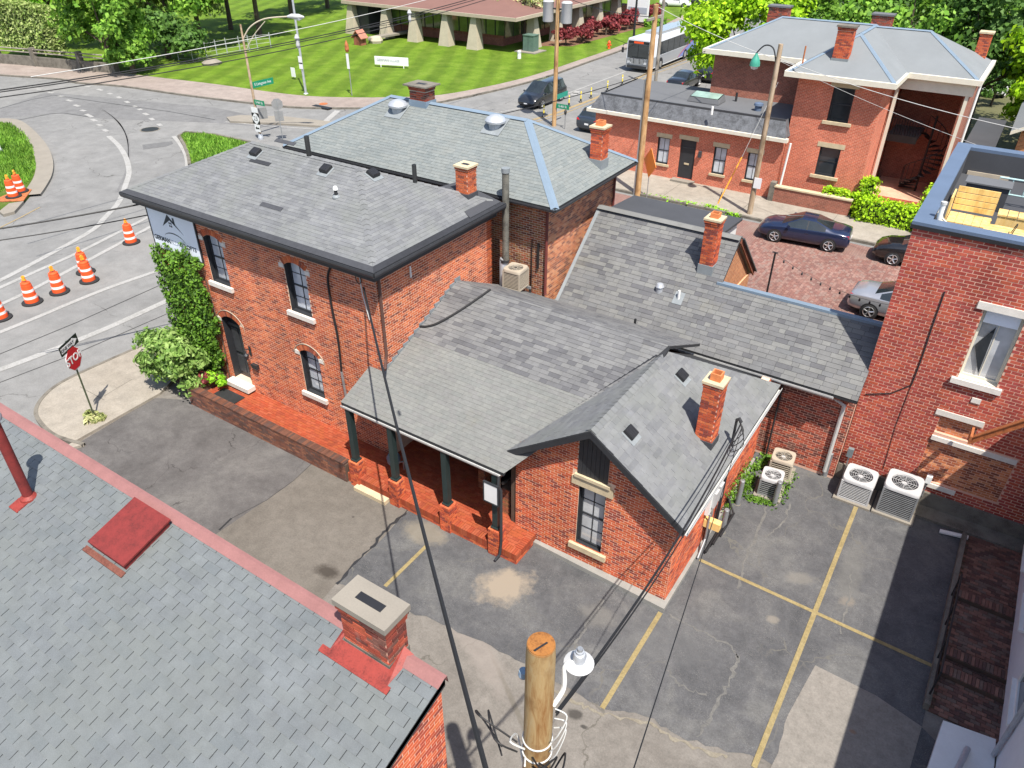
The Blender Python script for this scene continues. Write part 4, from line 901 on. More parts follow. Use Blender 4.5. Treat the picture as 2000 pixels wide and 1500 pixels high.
# open porch edge: brick-on-edge nosing between the piers
pc = Pieces('brick', M['paver']); x = -13.9
while x < -7.78: pc.add((x+.036, 12.13, FZ-.22), (.064, 0, 0), (0, 0, .225+.006*rng.random()), (0, .24, 0)); x += .075
y = 12.28
while y < 12.96: pc.add((-7.84, y+.036, FZ-.22), (0, .064, 0), (0, 0, .225), (.2, 0, 0)); y += .075
x = -13.9
pc.emit(pl, 'nosing_rest', 100, 'nosing_brick')
pc = Pieces('brick', M['brick_cottage']); lay_bricks(pc, (-13.95, 12.02, 0), X_, Z_, -Y_, .0, FZ-.22, lambda w_: [(0, 6.2)]); lay_bricks(pc, (-7.75, 12.02, 0), Y_, Z_, X_, .0, FZ-.22, lambda w_: [(0, .95)]); pc.emit(pl, 'edge_brickwork', 40)
PIER = []
for k, q in enumerate(((700, 946), (775, 985), (872, 1036), (968, 1080))):
    c = P(*q); c = np.array([c[0], 12.13, 0]); PIER.append(c); s_ = .175; zt = .93
    pr = MB().box(c[0]-s_+.012, c[0]+s_-.012, c[1]-s_+.012, c[1]+s_-.012, 0, zt-.008).build('pier', M['mortar_tan'], ter)
    pc = Pieces('brick', M['brick_cottage'])
    for O, U, N, ln in four_sides(c[0]-s_, c[0]+s_, c[1]-s_, c[1]+s_): lay_bricks(pc, O, U, Z_, N, 0, zt, lambda w_, ln=ln: [(0, ln)], L=.17, proud=.004)
    for a in (-.087, .087):
        for b in (-.12, 0, .12): pc.add((c[0]+a, c[1]+b, zt-.012), (.165, 0, 0), (0, 0, .02), (0, .11, 0))
    pc.emit(pr, 'pier_bricks', 60)
tag(MB().box(*(lambda p: (p[0]-.62, p[0]+.62, p[1]-.16, p[1]+.16))(P(728, 967)), .0, .14).build('stone_step', M['sandstone']), 'loose sandstone step slab lying in front of the porch piers', 'step')
tag(MB().box(-20.85, -19.75, 12.32, 12.95, FZ+.006, FZ+.028).build('doormat', M['steel_dark']), 'dark grey metal grating mat outside the black front door', 'doormat')
# ============ low wing with the porch roof
wing = thing('porch_wing', 'low brick wing with a wide grey shingle porch roof on dark posts', 'wing', (-10.8, 15, 0))
wE, wR, yE, yRg = 2.98, 5.02, 12.1, 17.0; x0, x1 = -13.29, -8.2
mW = (wR-wE)/(yRg-yE)
def wz(y): return wE+mW*(y-yE)
yBk, zBk = 19.75, 3.72
rp = [np.array(q) for q in ((-13.85, yE, wE), (-8.22, yE, wE))]
front = [np.array((-13.86, yE, wE)), np.array((-8.2, yE, wE)), np.array((-6.05, yRg, wR)), np.array((-13.29, yRg, wR)), np.array((-13.29, 13.44, wz(13.44))), np.array((-13.86, 13.44, wz(13.44)))]
fr_main = [front[0], front[1], front[2], front[3]]
fp = [np.array((-13.86, yE, wE)), np.array((-8.2, yE, wE)), np.array((-8.2, 13.40, wz(13.40))), np.array((-13.86, 13.40, wz(13.40)))]
bp = [np.array((-13.285, 13.40, wz(13.40))), np.array((-6.05, 13.40, wz(13.40))), np.array((-6.05, yRg, wR)), np.array((-13.285, yRg, wR))]
bk = [np.array((-6.1, yBk, zBk)), np.array((-13.285, yBk, zBk)), np.array((-13.285, yRg, wR)), np.array((-6.05, yRg, wR))]
rm = MB().slab(fp, .09).slab(bp, .09).slab(bk, .09).build('roof', M['underlay'], wing)
def at(x, y): return np.array((x, y, wz(y)))
ySplit = 14.75
def xcut(y): return -8.45+(y-yE)*(2.35/(yRg-yE))    # where the cottage roof rises through
pc = Pieces('shingle', M['shingle_pale'])
shingle_plane(pc, [at(-13.87, yE), at(xcut(yE)+.25, yE), at(xcut(13.40)+.3, 13.40), at(-13.87, 13.40)], X_, L=.3, e=.125, gap=.003, t=.01, vary=.2, seed=31)
shingle_plane(pc, [at(-13.28, 13.40), at(xcut(13.40)+.3, 13.40), at(xcut(ySplit)+.3, ySplit), at(-13.28, ySplit)], X_, L=.3, e=.125, gap=.003, t=.01, vary=.2, seed=32)
pc.emit(rm, 'shingle_field', 150)
pc = Pieces('shingle', M['shingle_wing'])
shingle_plane(pc, [at(-13.28, ySplit), at(xcut(ySplit)+.3, ySplit), at(xcut(yRg), yRg), at(-13.28, yRg)], X_, L=.34, e=.14, gap=.005, t=.014, vary=.45, seed=33)
shingle_plane(pc, bk, -X_, L=.34, e=.14, gap=.005, t=.014, vary=.45, seed=34)
pc.emit(rm, 'shingle_field_upper', 150)
gutter(wing, (-13.8, yE+.02, wE-.02), (-8.3, yE+.02, wE-.02), -Y_, 'gutter_white', .12, .1)
MB().box(-13.75, -8.35, yE+.1, yE+.22, wE-.28, wE-.12).build('porch_beam', M['paint_green'], wing)
MB().box(-13.8, -8.3, yE+.02, yE+.06, wE-.16, wE-.06).build('fascia', M['soffit'], wing)
# stepped flashing along the brick house
fy_ = [13.5+i*.26 for i in range(14)]
fb = MB()
for y in fy_: fb.box(-13.285, -13.262, y, y+.29, wz(y)-.02, wz(y)+.16)
fb.build('step_flashing', M['flash_grey'], wing)
wbk = MB(); wall_slab(wbk, (-13.28, 17.05, 0), X_, Z_, -Y_, [(0, 0), (4.88, 0), (4.88, wR-.2), (0, wR-.2)], [Opening(1.0, 1.9, .45, 2.5).outline(), Opening(3.0, 3.9, 1.2, 2.5).outline()], .2)
wl = wbk.build('wall', M['mortar_dark'], wing)
pc = Pieces('brick', M['brick_brown']); lay_bricks(pc, (-13.28, 17.05, 0), X_, Z_, -Y_, .45, 3.4, lambda w_: [(0, 4.88)], [Opening(1.0, 1.9, .45, 2.5), Opening(3.0, 3.9, 1.2, 2.5)]); pc.emit(wl, 'brickwork', 20)
window(wing, (-13.28, 17.05, 0), X_, Z_, -Y_, Opening(3.0, 3.9, 1.2, 2.5), depth=.1); 
dd = MB().box(-12.28, -11.38, 17.1, 17.15, .45, 2.5).build('door', M['trim_black'], wing)
for c in PIER:
    pz = wE-.12 if c[0] < -8 else wE-.12
    po = MB().box(c[0]-.085, c[0]+.085, c[1]-.085, c[1]+.085, .97, pz).build('post', M['paint_green'], wing); MB().box(c[0]-.12, c[0]+.12, c[1]-.12, c[1]+.12, .945, 1.0).build('post_base', M['paint_green'], po)
# brick parapets round the cellar stair in the porch
pp = MB().box(-10.2, -9.95, 13.7, 15.6, FZ, FZ+.85).box(-9.0, -8.75, 13.2, 14.8, FZ, FZ+.95).box(-11.9, -10.2, 15.4, 15.6, FZ, FZ+.85).build('stair_parapet', M['mortar_dark'], wing)
pc = Pieces('brick', M['brick_brown'])
for bx_ in ((-10.2, -9.95, 13.7, 15.6, .85), (-9.0, -8.75, 13.2, 14.8, .95), (-11.9, -10.2, 15.4, 15.6, .85)):
    for O, U, N, ln in four_sides(*bx_[:4]): lay_bricks(pc, O, U, Z_, N, FZ, FZ+bx_[4], lambda w_, ln=ln: [(0, ln)])
pc.emit(pp, 'brickwork', 40)
MB().box(-9.94, -9.02, 13.9, 15.5, FZ+.004, FZ+.026).build('stair_well', M['plastic_black'], wing)
MB().tube([(-9.9, 13.8, FZ+.95), (-9.2, 15.6, FZ+.3)], .05, 6).tube([(-9.05, 13.3, FZ+.99), (-9.05, 15.6, FZ+.35)], .05, 6).build('handrail', M['concrete_old'], wing)
MB().box(-8.6, -8.45, 13.05, 17, FZ, wE).build('side_wall', M['mortar_dark'], wing)
downspout(wing, [(-8.32, yE-.05, wE-.1), (-8.3, 11.98, wE-.35), (PIER[3][0]+.26, 11.97, 2.5), (PIER[3][0]+.26, 11.97, .7), (PIER[3][0]+.26, 11.9, .25), (PIER[3][0]+.2, 11.75, .12)], 'trim_black', .04)
MB().tube(smooth_line([onPl(958, 568, bp[0], np.cross(bp[1]-bp[0], bp[2]-bp[0]))+.05*Z_, onPl(905, 605, bp[0], np.cross(bp[1]-bp[0], bp[2]-bp[0]))+.05*Z_, onPl(860, 632, bp[0], np.cross(bp[1]-bp[0], bp[2]-bp[0]))+.06*Z_, onPl(836, 640, bp[0], np.cross(bp[1]-bp[0], bp[2]-bp[0]))+.05*Z_, onPl(820, 640, bp[0], np.cross(bp[1]-bp[0], bp[2]-bp[0]))+.05*Z_]), .035, 8).build('refrigerant_line', M['wire'], wing, True)
# parking sign hung on the corner post
ps = thing('notice_sign', 'white notice board with black rim on the corner porch post', 'sign', (PIER[3][0], 11.95, 2.3)); pcx = PIER[3][0]-.02
MB().box(pcx-.2, pcx+.22, 11.90, 11.93, 2.0, 2.62).build('panel', M['sign_white'], ps)
fr = MB(); [fr.box(*a) for a in ((pcx-.23, pcx-.2, 11.885, 11.94, 1.97, 2.65), (pcx+.22, pcx+.25, 11.885, 11.94, 1.97, 2.65), (pcx-.2, pcx+.22, 11.885, 11.94, 1.97, 2.0), (pcx-.2, pcx+.22, 11.885, 11.94, 2.62, 2.65))]; fr.build('frame', M['trim_black'], ps)
gm = thing('gas_meter', 'small blue-grey gas meter on the porch beside the house corner', 'meter', (-12.9, 13.1, FZ)); MB().lathe([(.02, .2), (.2, .22), (.22, .4), (.16, .52), (.02, .54)], (-12.9, 13.0, FZ), 14).build('body', pbr('meter_blue', (.13, .2, .25), .5), gm, True); MB().tube([(-13.1, 13.2, FZ), (-13.1, 13.2, FZ+.75), (-12.9, 13.0, FZ+.75), (-12.9, 13.0, FZ+.5)], .03, 6).tube([(-12.7, 13.0, FZ+.3), (-12.6, 13.1, FZ+.3), (-12.6, 13.1, FZ)], .03, 6).build('pipe', M['steel_grey'], gm)
# ============ gabled cottage
cot = thing('gabled_cottage', 'small gabled orange brick cottage with one sash window and tall chimney', 'house', (-6.1, 15.5, 0))
cx0, cx1, cy0, cy1 = -8.42, -3.84, 13.0, 19.9; cm = -6.13; cEz, cRz = 3.06, 4.86; eR, eL = -3.55, -8.72; yK = 12.66
sl_ = (cRz-cEz)/(eR-cm); zc = lambda x: cRz-sl_*abs(x-cm)
WN = Opening(-6.50-cx0, -5.74-cx0, .74, 2.78); GB = Opening(-6.56-cx0, -5.72-cx0, 3.2, 4.3)
gp = [(0, 0), (cx1-cx0, 0), (cx1-cx0, zc(cx1)-.06), (cm-cx0, cRz-.08), (0, zc(cx0)-.06)]
wbk = MB(); wall_slab(wbk, (cx0, cy0, 0), X_, Z_, -Y_, gp, [WN.outline()], .28); wl = wbk.build('wall', M['mortar_tan'], cot)
for O, U, N, ln in four_sides(cx0, cx1, cy0+.28, cy1)[1::2]:
    s_ = MB(); wall_slab(s_, O, U, Z_, N, [(0, 0), (ln, 0), (ln, zc(cx1)-.08), (0, zc(cx1)-.08)], [], .26); s_.build('wall', M['mortar_tan'], cot)
MB().box(cx1-.26, cx1-.001, cy0+.002, cy0+.279, 0, 2.7).build('wall_corner', M['mortar_tan'], cot)
pc = Pieces('brick', M['brick_cottage'])
def gs(w_):
    hw = min(1., (cRz-.1-w_)/(cRz-.1-zc(cx1)+.001)) if w_ > zc(cx1)-.1 else 1.
    return [(cm-cx0+(0-(cm-cx0))*hw, cm-cx0+(cx1-cm)*hw)] if hw > .04 else []
lay_bricks(pc, (cx0, cy0, 0), X_, Z_, -Y_, .16, cRz-.1, gs, [WN, GB], extra=[(WN.u0-.2, WN.u1+.2, 2.78, 3.2)])
lay_bricks(pc, (cx1, cy0, 0), Y_, Z_, X_, .16, zc(cx1)-.05, lambda w_: [(0, cy1-cy0)])
pc.emit(wl, 'brickwork', 250)
MB().prism([(cx0-.01, cy0-.1), (cx1+.1, cy0-.26), (cx1+.08, cy1), (cx1-.2, cy1), (cx1-.2, cy0+.1), (cx0-.01, cy0+.1)], -.02, .15).build('plinth', pbr('plinth_pale', ph(214, 212, 204), .9, var=.2, scale=3), cot)
wn = window(cot, (cx0, cy0, 0), X_, Z_, -Y_, WN, depth=.13, cols=2, top=2, bot=2, fw=.07, glass_='pane_blind', sill=('sandstone', (.17, .17, .09)))
MB().obox((cx0+WN.u0-.2, cy0-.05, 2.79), (WN.u1-WN.u0+.4, 0, 0), (0, .2, 0), (0, 0, .26)).build('lintel', M['sandstone'], wn); MB().obox((cx0+WN.u0-.12, cy0-.09, 3.07), (WN.u1-WN.u0+.24, 0, 0), (0, .2, 0), (0, 0, .09)).build('ledge', M['sandstone'], wn)
for i in range(7):   # black boards filling the gable top
    a = cx0+GB.u0+i*(GB.u1-GB.u0)/7; MB().box(a+.004, a+.116, cy0-.03+.004*(i % 2), cy0+.05, 3.17, min(zc(a+.0), zc(a+.12))-.09).build('gable_board', M['trim_black'], cot)
ridgeE = 16.95
Rf = [np.array((eR, yK, cEz)), np.array((eR, cy1+.02, cEz-.0)), np.array((cm, ridgeE, cRz)), np.array((cm, yK, cRz))]
hipc = (cy1+.02)
Lf = [np.array((cm, yK, cRz)), np.array((cm, ridgeE, cRz)), np.array((eL+.02, 12.6+.55, cEz)), np.array((eL, yK, cEz))]
rmb = MB().slab(Rf, .1)
rmb.slab(Lf, .1).slab([np.array((cm, ridgeE, cRz)), np.array((eR, hipc, cEz)), np.array((cm-.2, hipc, cEz+.1))], .08); roof = rmb.build('roof', M['underlay'], cot)
pc = Pieces('shingle', M['shingle_main']); shingle_plane(pc, Rf, Y_, L=.32, e=.14, gap=.005, t=.014, vary=.45, seed=41); shingle_plane(pc, Lf, -Y_, L=.32, e=.14, gap=.005, t=.014, vary=.45, seed=42); pc.emit(roof, 'shingle_field', 300)
n = 22
for i in range(n):
    q = np.array((cm, yK+(ridgeE-yK)*i/n, cRz+.03)); d = np.array((0, (ridgeE-yK)/n*1.12, 0)); MB()._add([q+(-.14, 0, -.07), q+(0, 0, .014), q+(.14, 0, -.07), q+d+(-.14, 0, -.082), q+d, q+d+(.14, 0, -.082)], [(0, 1, 4, 3), (1, 2, 5, 4)]).build('ridge_shingle', M['shingle_main'], roof)
vb = MB(); 
MB().slab([np.array((eL-.05, 12.62, cEz+.06)), np.array((eL+.14, 12.6, cEz+.12)), np.array((cm-.1, ridgeE-.35, cRz+.03)), np.array((cm-.28, ridgeE-.3, cRz-.02))], .05).build('valley_flashing', M['shingle_dark'], roof)
for s_, xe in ((1, eR), (-1, eL)):    # dark rake boards
    a = np.array((cm, yK-.02, cRz-.04)); b = np.array((xe, yK-.02, cEz-.04)); MB().obox(a-.17*Z_, b-a, .035*Y_, .19*Z_).build('rake_board', M['trim_black'], cot)
    MB().slab([np.array((cm, yK, cRz-.13)), np.array((xe, yK, cEz-.13)), np.array((xe, cy0, cEz-.13)), np.array((cm, cy0, cRz-.13))], .02).build('soffit', M['trim_black'], cot)
gutter(cot, (eR-.03, yK-.02, cEz-.01), (eR-.03, cy1-.1, cEz-.01), X_, 'gutter_white', .13, .11)
MB().box(eR-.08, eR-.03, yK, cy1-.1, cEz-.2, cEz-.1).build('fascia', M['paint_white'], cot)
chimney(cot, -4.5, -4.04, 15.38, 15.84, 3.2, 5.3, 'brick_cottage', 'mortar_pale', 'sandstone', 1, pot=.2, capo=.02, caph=.07, slot=False, flash=('membrane', 3.62), limit=50)
nR = np.array([sl_, 0, 1.]); pR = np.array([cm, 0, cRz])
for q in ((1329, 735), (1229, 847)): box_vent(cot, onPl(*q, pR, nR), nR, Y_, .3)
# right-hand side: meters, pipes, white panel, weathered timber
MB().box(cx1+.01, cx1+.12, 15.2, 16.1, 1.4, 2.4).build('meter_panel', M['paint_white'], cot); MB().box(cx1+.12, cx1+.2, 15.35, 15.6, 1.6, 2.1).build('electric_meter', M['ac_grey'], cot); MB().box(cx1+.12, cx1+.2, 15.7, 15.95, 1.6, 2.1).build('electric_meter', M['ac_grey'], cot)
MB().box(cx1+.01, cx1+.45, 15.3, 15.5, .9, 1.15).build('timber_block', M['wood_yellow'], cot); MB().tube([(cx1+.1, 16.3, .1), (cx1+.1, 16.3, 2.9)], .05, 8).build('pipe', M['plastic_black'], cot); MB().tube([(cx1+.08, 15.65, .2), (cx1+.08, 15.65, 1.4)], .045, 8).tube([(cx1+.14, 14.9, .1), (cx1+.14, 15.3, .5), (cx1+.14, 15.3, 1.4)], .03, 8).build('conduit', M['steel_grey'], cot)
for k in range(3): MB().tube([(cx1+.25+.08*k, 15.2+.3*k, .12+.1*k), (cx1+.25+.08*k, 16.9, .12+.1*k), (cx1+.05, 17.3, .3+.1*k)], .035, 6).build('pipe', M['plastic_black'], cot)
mst = np.array((-3.72, 16.15, cEz)); MB().tube([mst-(0, 0, .5), mst+(0, 0, .95)], .035, 8).tube([mst+(0, 0, .95), mst+(.06, 0, 1.02), mst+(.12, 0, .93)], .05, 8).build('service_mast', M['steel_dark'], cot, True)
for k in range(3):
    MB().tube(smooth_line([mst+(.1, 0, .92), mst+(.25+.06*k, -.1-.12*k, .75-.1*k), mst+(.12, -.25-.1*k, .5-.12*k), mst+(.0, -.1, .25)]), .012, 5).build('service_wire', M['wire'], cot)
def hip_roof(root, x0, x1, y0, y1, z, rz, aL, aR, mat, pcname, seed, tab=(.3, .13), vary=.2, limit=200, faces_on=(0, 1, 2, 3), t=.1, shingles=True, under='underlay', gap=.004, th=.012):
    c4 = [np.array(q, float) for q in ((x0, y0, z), (x1, y0, z), (x1, y1, z), (x0, y1, z))]; aL = np.array((*aL, rz), float); aR = np.array((*aR, rz), float)
    fs = [([c4[0], c4[1], aR, aL], X_), ([c4[1], c4[2], aR], Y_), ([c4[2], c4[3], aL, aR], -X_), ([c4[3], c4[0], aL], -Y_)]
    mb = MB(); [mb.slab(f, t) for f, U in fs]; roof = mb.build('roof', M[under] if shingles else M[mat], root)
    if shingles:
        pc = Pieces('shingle', M[mat])
        for k in faces_on: shingle_plane(pc, fs[k][0], fs[k][1], L=tab[0], e=tab[1], gap=gap, t=th, vary=vary, seed=seed+k)
        pc.emit(roof, pcname, limit)
    return roof, c4, aL, aR
def caps(roof, a, b, mat, w_=.16, name='ridge_cap', z=.03):
    d = b-a; s_ = np.cross(d, Z_); s_ /= np.linalg.norm(s_); a = a+z*Z_; b = b+z*Z_
    return MB()._add([a-w_*s_-.05*Z_, a+.01*Z_, a+w_*s_-.05*Z_, b-w_*s_-.05*Z_, b+.01*Z_, b+w_*s_-.05*Z_, a-.08*Z_, b-.08*Z_], [(0, 1, 4, 3), (1, 2, 5, 4), (0, 3, 7, 6), (6, 7, 5, 2)]).build(name, M[mat], roof)
# ============ brick house behind with the sage hipped roof and blue ridge metal
rh = thing('hipped_house', 'brown brick house with pale sage hipped roof and blue ridge flashing', 'house', (-17, 22.4, 0))
hx0, hx1, hy0, hy1 = -22.9, -11.85, 20.0, 24.85
wb = MB()
for O, U, N, ln in four_sides(hx0, hx1, hy0, hy1):
    a, b = (0, ln) if abs(U[0]) > .5 else (.3, ln-.3)
    wall_slab(wb, O, U, Z_, N, [(a, 0), (b, 0), (b, 6.95), (a, 6.95)], [], .29)
wl = wb.build('wall', M['mortar_grey'], rh)
pc = Pieces('brick', M['brick_brown']); lay_bricks(pc, (hx0, hy0, 0), X_, Z_, -Y_, 3.2, 6.95, lambda w_: [(8.6, hx1-hx0)], L=.2, h=.063, j=.017); pc.emit(wl, 'brickwork', 140)
pc = Pieces('brick', M['brick_tan']); lay_bricks(pc, (hx1, hy0, 0), Y_, Z_, X_, 3.2, 6.95, lambda w_: [(0, hy1-hy0)], L=.2, h=.063, j=.017); pc.emit(wl, 'side_brickwork', 120)
pc = Pieces('brick', M['brick_brown'])
for k in range(2):
    g_ = .03+.03*k
    for O, U, N, ln in four_sides(hx0-g_, hx1+g_, hy0-g_, hy1+g_)[:2]: lay_bricks(pc, O, U, Z_, N, 6.62+.077*k, 6.69+.077*k, lambda w_, ln=ln: [(0, ln)], proud=.004)
    MB().box(hx0-g_+.01, hx1+g_-.01, hy0-g_+.01, hy1+g_-.01, 6.615+.077*k, 6.692+.077*k).build('corbel', M['mortar_grey'], rh)
pc.emit(wl, 'corbel_bricks', 30)
roof, c4, aL, aR = hip_roof(rh, -23.4, -11.25, 19.5, 25.35, 7.02, 8.68, (-20.3, 22.42), (-14.15, 22.42), 'shingle_sage', 'shingle_field', 60, (.32, .125), .25, 300, th=.01)
for a, b in ((c4[0], aL), (c4[1], aR), (c4[2], aR), (c4[3], aL), (aL, aR)): caps(roof, a, b, 'flash_blue', .14)
for a, b, o_ in ((c4[0], c4[1], -Y_), (c4[1], c4[2], X_), (c4[2], c4[3], Y_)): gutter(rh, a-.06*o_-.03*Z_, b-.06*o_-.03*Z_, o_, 'trim_char', .12, .1)
MB().box(c4[0][0]+.15, c4[1][0]-.15, c4[0][1]+.15, c4[2][1]-.15, 6.8, 6.905).build('eave_board', M['soffit'], rh)
chimney(rh, -19.15, -18.4, 22.15, 22.7, 8.3, 9.25, 'brick_old', 'mortar_grey', 'concrete_old', 2, flash=('flash_blue', 8.75), limit=30, capo=.12, caph=.05)
nE = np.array([(8.68-7.02)/(-11.25+14.15), 0, 1.]); c = onPl(1170, 320, aR, nE); chimney(rh, c[0]-.26, c[0]+.2, c[1]-.23, c[1]+.23, c[2]-.25, c[2]+1.25, 'brick_cottage', 'mortar_pale', 'sandstone', 2, pot=.16, slot=False, flash=('flash_grey', c[2]+.2), limit=50, capo=.02, caph=.06)
nS = np.array([0, -(8.68-7.02)/(22.42-19.5), 1.])
for q in ((778, 215), (968, 246)):
    c = onPl(*q, c4[0], nS); v = MB().lathe([(.24, -.1), (.24, .12), (.36, .13), (.37, .2), (.3, .3), (.15, .37), (.03, .39)], tuple(c), 20).build('dome_vent', M['galv'], rh, True); MB().obox(c-.38*X_-.4*Y_*1+(-.4*.57+.03)*Z_, .76*X_, np.array([0, .8, .8*.568]), .015*Z_).build('flange', M['flash_grey'], v)
downspout(rh, [(hx1+.07, hy0-.06, 6.7), (hx1+.07, hy0-.06, 3.85), (hx1+.12, hy0-.12, 3.72)], 'steel_rust', .05).data.materials[0] = pbr('maroon_spout', (.12, .03, .025), .5)
downspout(rh, [(hx1+.07, hy1-.1, 6.9), (hx1+.07, hy1-.1, 4.2)], 'steel_rust', .045).data.materials[0] = bpy.data.materials['maroon_spout']
MB().tube([(-12.35, hy0-.05, 3.5), (-12.35, hy0-.05, 5.6)], .015, 5).tube([(-12.1, hy0-.05, 4.6), (-12.1, hy0-.05, 5.5)], .04, 5).build('service_wire', M['wire'], rh)
# boiler flue between the two houses
fl = thing('flue_pipe', 'tall weathered metal flue pipe rising between the two brick houses', 'pipe', (-13.0, 19.4, 3))
MB().lathe([(.115, 4.9), (.115, 8.0), (.105, 8.0), (.1, 7.8)], (-12.98, 19.32, 0), 14).build('stack', M['flue'], fl, True); MB().lathe([(.135, 7.9), (.135, 8.04), (.12, 8.04)], (-12.98, 19.32, 0), 14).build('rim', M['flash_grey'], fl, True)
MB().lathe([(.15, 3.0), (.15, 4.9), (.12, 4.98)], (-13.06, 19.32, 0), 14).build('lower_duct', M['galv'], fl, True); MB().lathe([(.16, 4.85), (.16, 4.95)], (-13.02, 19.32, 0), 14).build('collar', M['steel_dark'], fl, True)
# ============ long low house on the right
lh = thing('long_house', 'long low brick house with patchy grey shingle roof and slim chimney', 'house', (-6.5, 22, 0))
lE, lm, ly0 = 3.25, .885, 19.98
def lz(y): return lE+lm*(y-ly0)
ws = MB(); wall_slab(ws, (-11.4, 20.45, 0), X_, Z_, -Y_, [(0, 0), (9.93, 0), (9.93, 3.3), (0, 3.3)], [], .3); wl = ws.build('wall', M['mortar_pale'], lh)
pc = Pieces('brick', M['brick_old']); lay_bricks(pc, (-11.4, 20.45, 0), X_, Z_, -Y_, .1, 3.3, lambda w_: [(7.4, 9.93)], L=.21, h=.066, j=.017); pc.emit(wl, 'brickwork', 260)
MB().box(-6.6, -6.4, 20.8, 25.1, 0, 3.9).build('end_wall', M['brick_far_tan'], lh); MB().box(-6.4, -1.5, 21.66, 21.9, 0, 4.6).build('rear_wall', M['brick_far_tan'], lh); MB().box(-11.4, -6.6, 25.0, 25.2, 0, 3.9).build('rear_wall', M['brick_far_tan'], lh)
gw = MB(); wall_slab(gw, (-6.45, 20.8, 0), Y_, Z_, X_, [(0, 3.85), (4.3, 3.85), (2.25, 5.8)], [], .12); gw.build('gable_wall', M['brick_far_tan'], lh)
A1 = [np.array(q) for q in ((-11.5, ly0, lE), (-6.35, ly0, lE), (-6.35, 23.05, lz(23.05)), (-11.5, 23.05, lz(23.05)))]
A2 = [np.array(q) for q in ((-6.35, ly0, lE), (-1.42, ly0, lE), (-1.42, 21.78, lz(21.78)), (-6.35, 21.78, lz(21.78)))]
A3 = [np.array(q) for q in ((-6.35, 23.05, lz(23.05)), (-6.35, 25.35, lz(23.05)-.885*2.3), (-11.5, 25.35, lz(23.05)-.885*2.3), (-11.5, 23.05, lz(23.05)))]
rm = MB().slab(A1, .1).slab(A2, .1).slab(A3, .1).build('roof', M['underlay'], lh)
pc = Pieces('shingle', M['shingle_long']); shingle_plane(pc, [A1[0], A2[1], A2[2], np.array((-11.5, 21.78, lz(21.78)))], X_, L=.36, e=.15, gap=.007, t=.015, vary=.5, seed=71)
shingle_plane(pc, [np.array((-11.5, 21.78, lz(21.78))), np.array((-6.35, 21.78, lz(21.78))), A1[2], A1[3]], X_, L=.36, e=.15, gap=.007, t=.015, vary=.5, seed=72); shingle_plane(pc, A3, -X_, L=.36, e=.15, gap=.007, t=.015, vary=.4, seed=73)
pc.emit(rm, 'shingle_field', 300)
caps(rm, A1[3], A1[2], 'shingle_long', .2)
MB().slab([np.array((-6.5, 21.72, lz(21.78)+.05)), np.array((-1.43, 21.72, lz(21.78)+.05)), np.array((-1.43, 21.98, lz(21.78)+.02)), np.array((-6.5, 21.98, lz(21.78)+.02))], .08).build('ridge_flashing', M['flash_blue'], lh)
gutter(lh, (-11.4, ly0+.02, lE-.02), (-2.05, ly0+.02, lE-.02), -Y_, 'gutter_white', .13, .11)
MB().box(-11.4, -1.6, ly0+.05, 20.44, lE-.18, lE-.12).build('soffit', M['wood_brown'], lh)
MB().box(-11.44, -11.38, ly0, ly0+.001, lE, lE+.01)
MB().slab([np.array((-11.52, ly0, lE+.03)), np.array((-11.4, ly0, lE+.03)), np.array((-11.4, 23.05, lz(23.05)+.03)), np.array((-11.52, 23.05, lz(23.05)+.03))], .02).build('wall_flashing', M['flash_grey'], lh)
for y, dz in ((23.05, 0),):   # brown bargeboards on the gable end
    MB().obox(np.array((-6.36, 23.05, lz(23.05)-.2)), A3[1]-A3[0]+np.array((0, .0, 0)), .05*X_, .2*Z_).build('bargeboard', M['wood_brown'], lh)
    MB().slab([A1[2]+(-.02, 0, -.12), A3[1]+(-.02, 0, -.12), A3[1]+(-.5, 0, -.12), A1[2]+(-.5, 0, -.12)], .03).build('soffit', M['soffit'], lh)
    MB().slab([A1[2]+(.12, 0, .02), A3[1]+(.12, .05, .0), A3[1]+(-.05, .05, .0), A1[2]+(-.05, 0, .02)], .05).build('verge', M['shingle_long'], lh)
MB().box(-11.6, -7.5, 23.5, 26.35, 4.55, 5.28).build('dormer_wall', M['paint_white'], lh); MB().slab([(-11.75, 23.35, 5.5), (-7.38, 23.35, 5.5), (-7.38, 26.5, 5.28), (-11.75, 26.5, 5.28)], .09).build('dormer_roof', M['membrane'], lh)
c = onPl(1382, 520, A1[0], (0, -lm, 1)); chimney(lh, c[0]-.22, c[0]+.22, c[1]-.21, c[1]+.23, c[2]-.3, c[2]+1.6, 'brick_cottage', 'mortar_pale', 'sandstone', 2, pot=.15, capo=.02, caph=.06, slot=False, flash=('flash_grey', c[2]+.12), limit=50)
c = onPl(1288, 566, A1[0], (0, -lm, 1)); MB().lathe([(.12, -.1), (.12, .1), (.15, .12), (.1, .22), (.02, .24)], tuple(c), 12).build('roof_vent', M['galv'], lh, True)
c = onPl(1325, 584, A1[0], (0, -lm, 1)); v = pipe_vent(lh, c, .045, .3, 'paint_white', False); MB().obox(c-.16*X_-.16*np.array([0, 1, lm])+.02*Z_, .32*X_, .32*np.array([0, 1, lm]), .015*Z_).build('flange', M['flash_grey'], v)
c = onPl(1238, 652, A1[0], (0, -lm, 1)); pipe_vent(lh, c, .04, .55, 'steel_dark', False)
downspout(lh, [(-2.15, 20.0, lE-.12), (-2.1, 20.25, 3.0), (-1.75, 20.36, 2.75), (-1.75, 20.36, .25)], 'gutter_white', .06); downspout(lh, [(-3.55, 20.3, lE-.15), (-3.55, 20.36, .15)], 'steel_dark', .03)
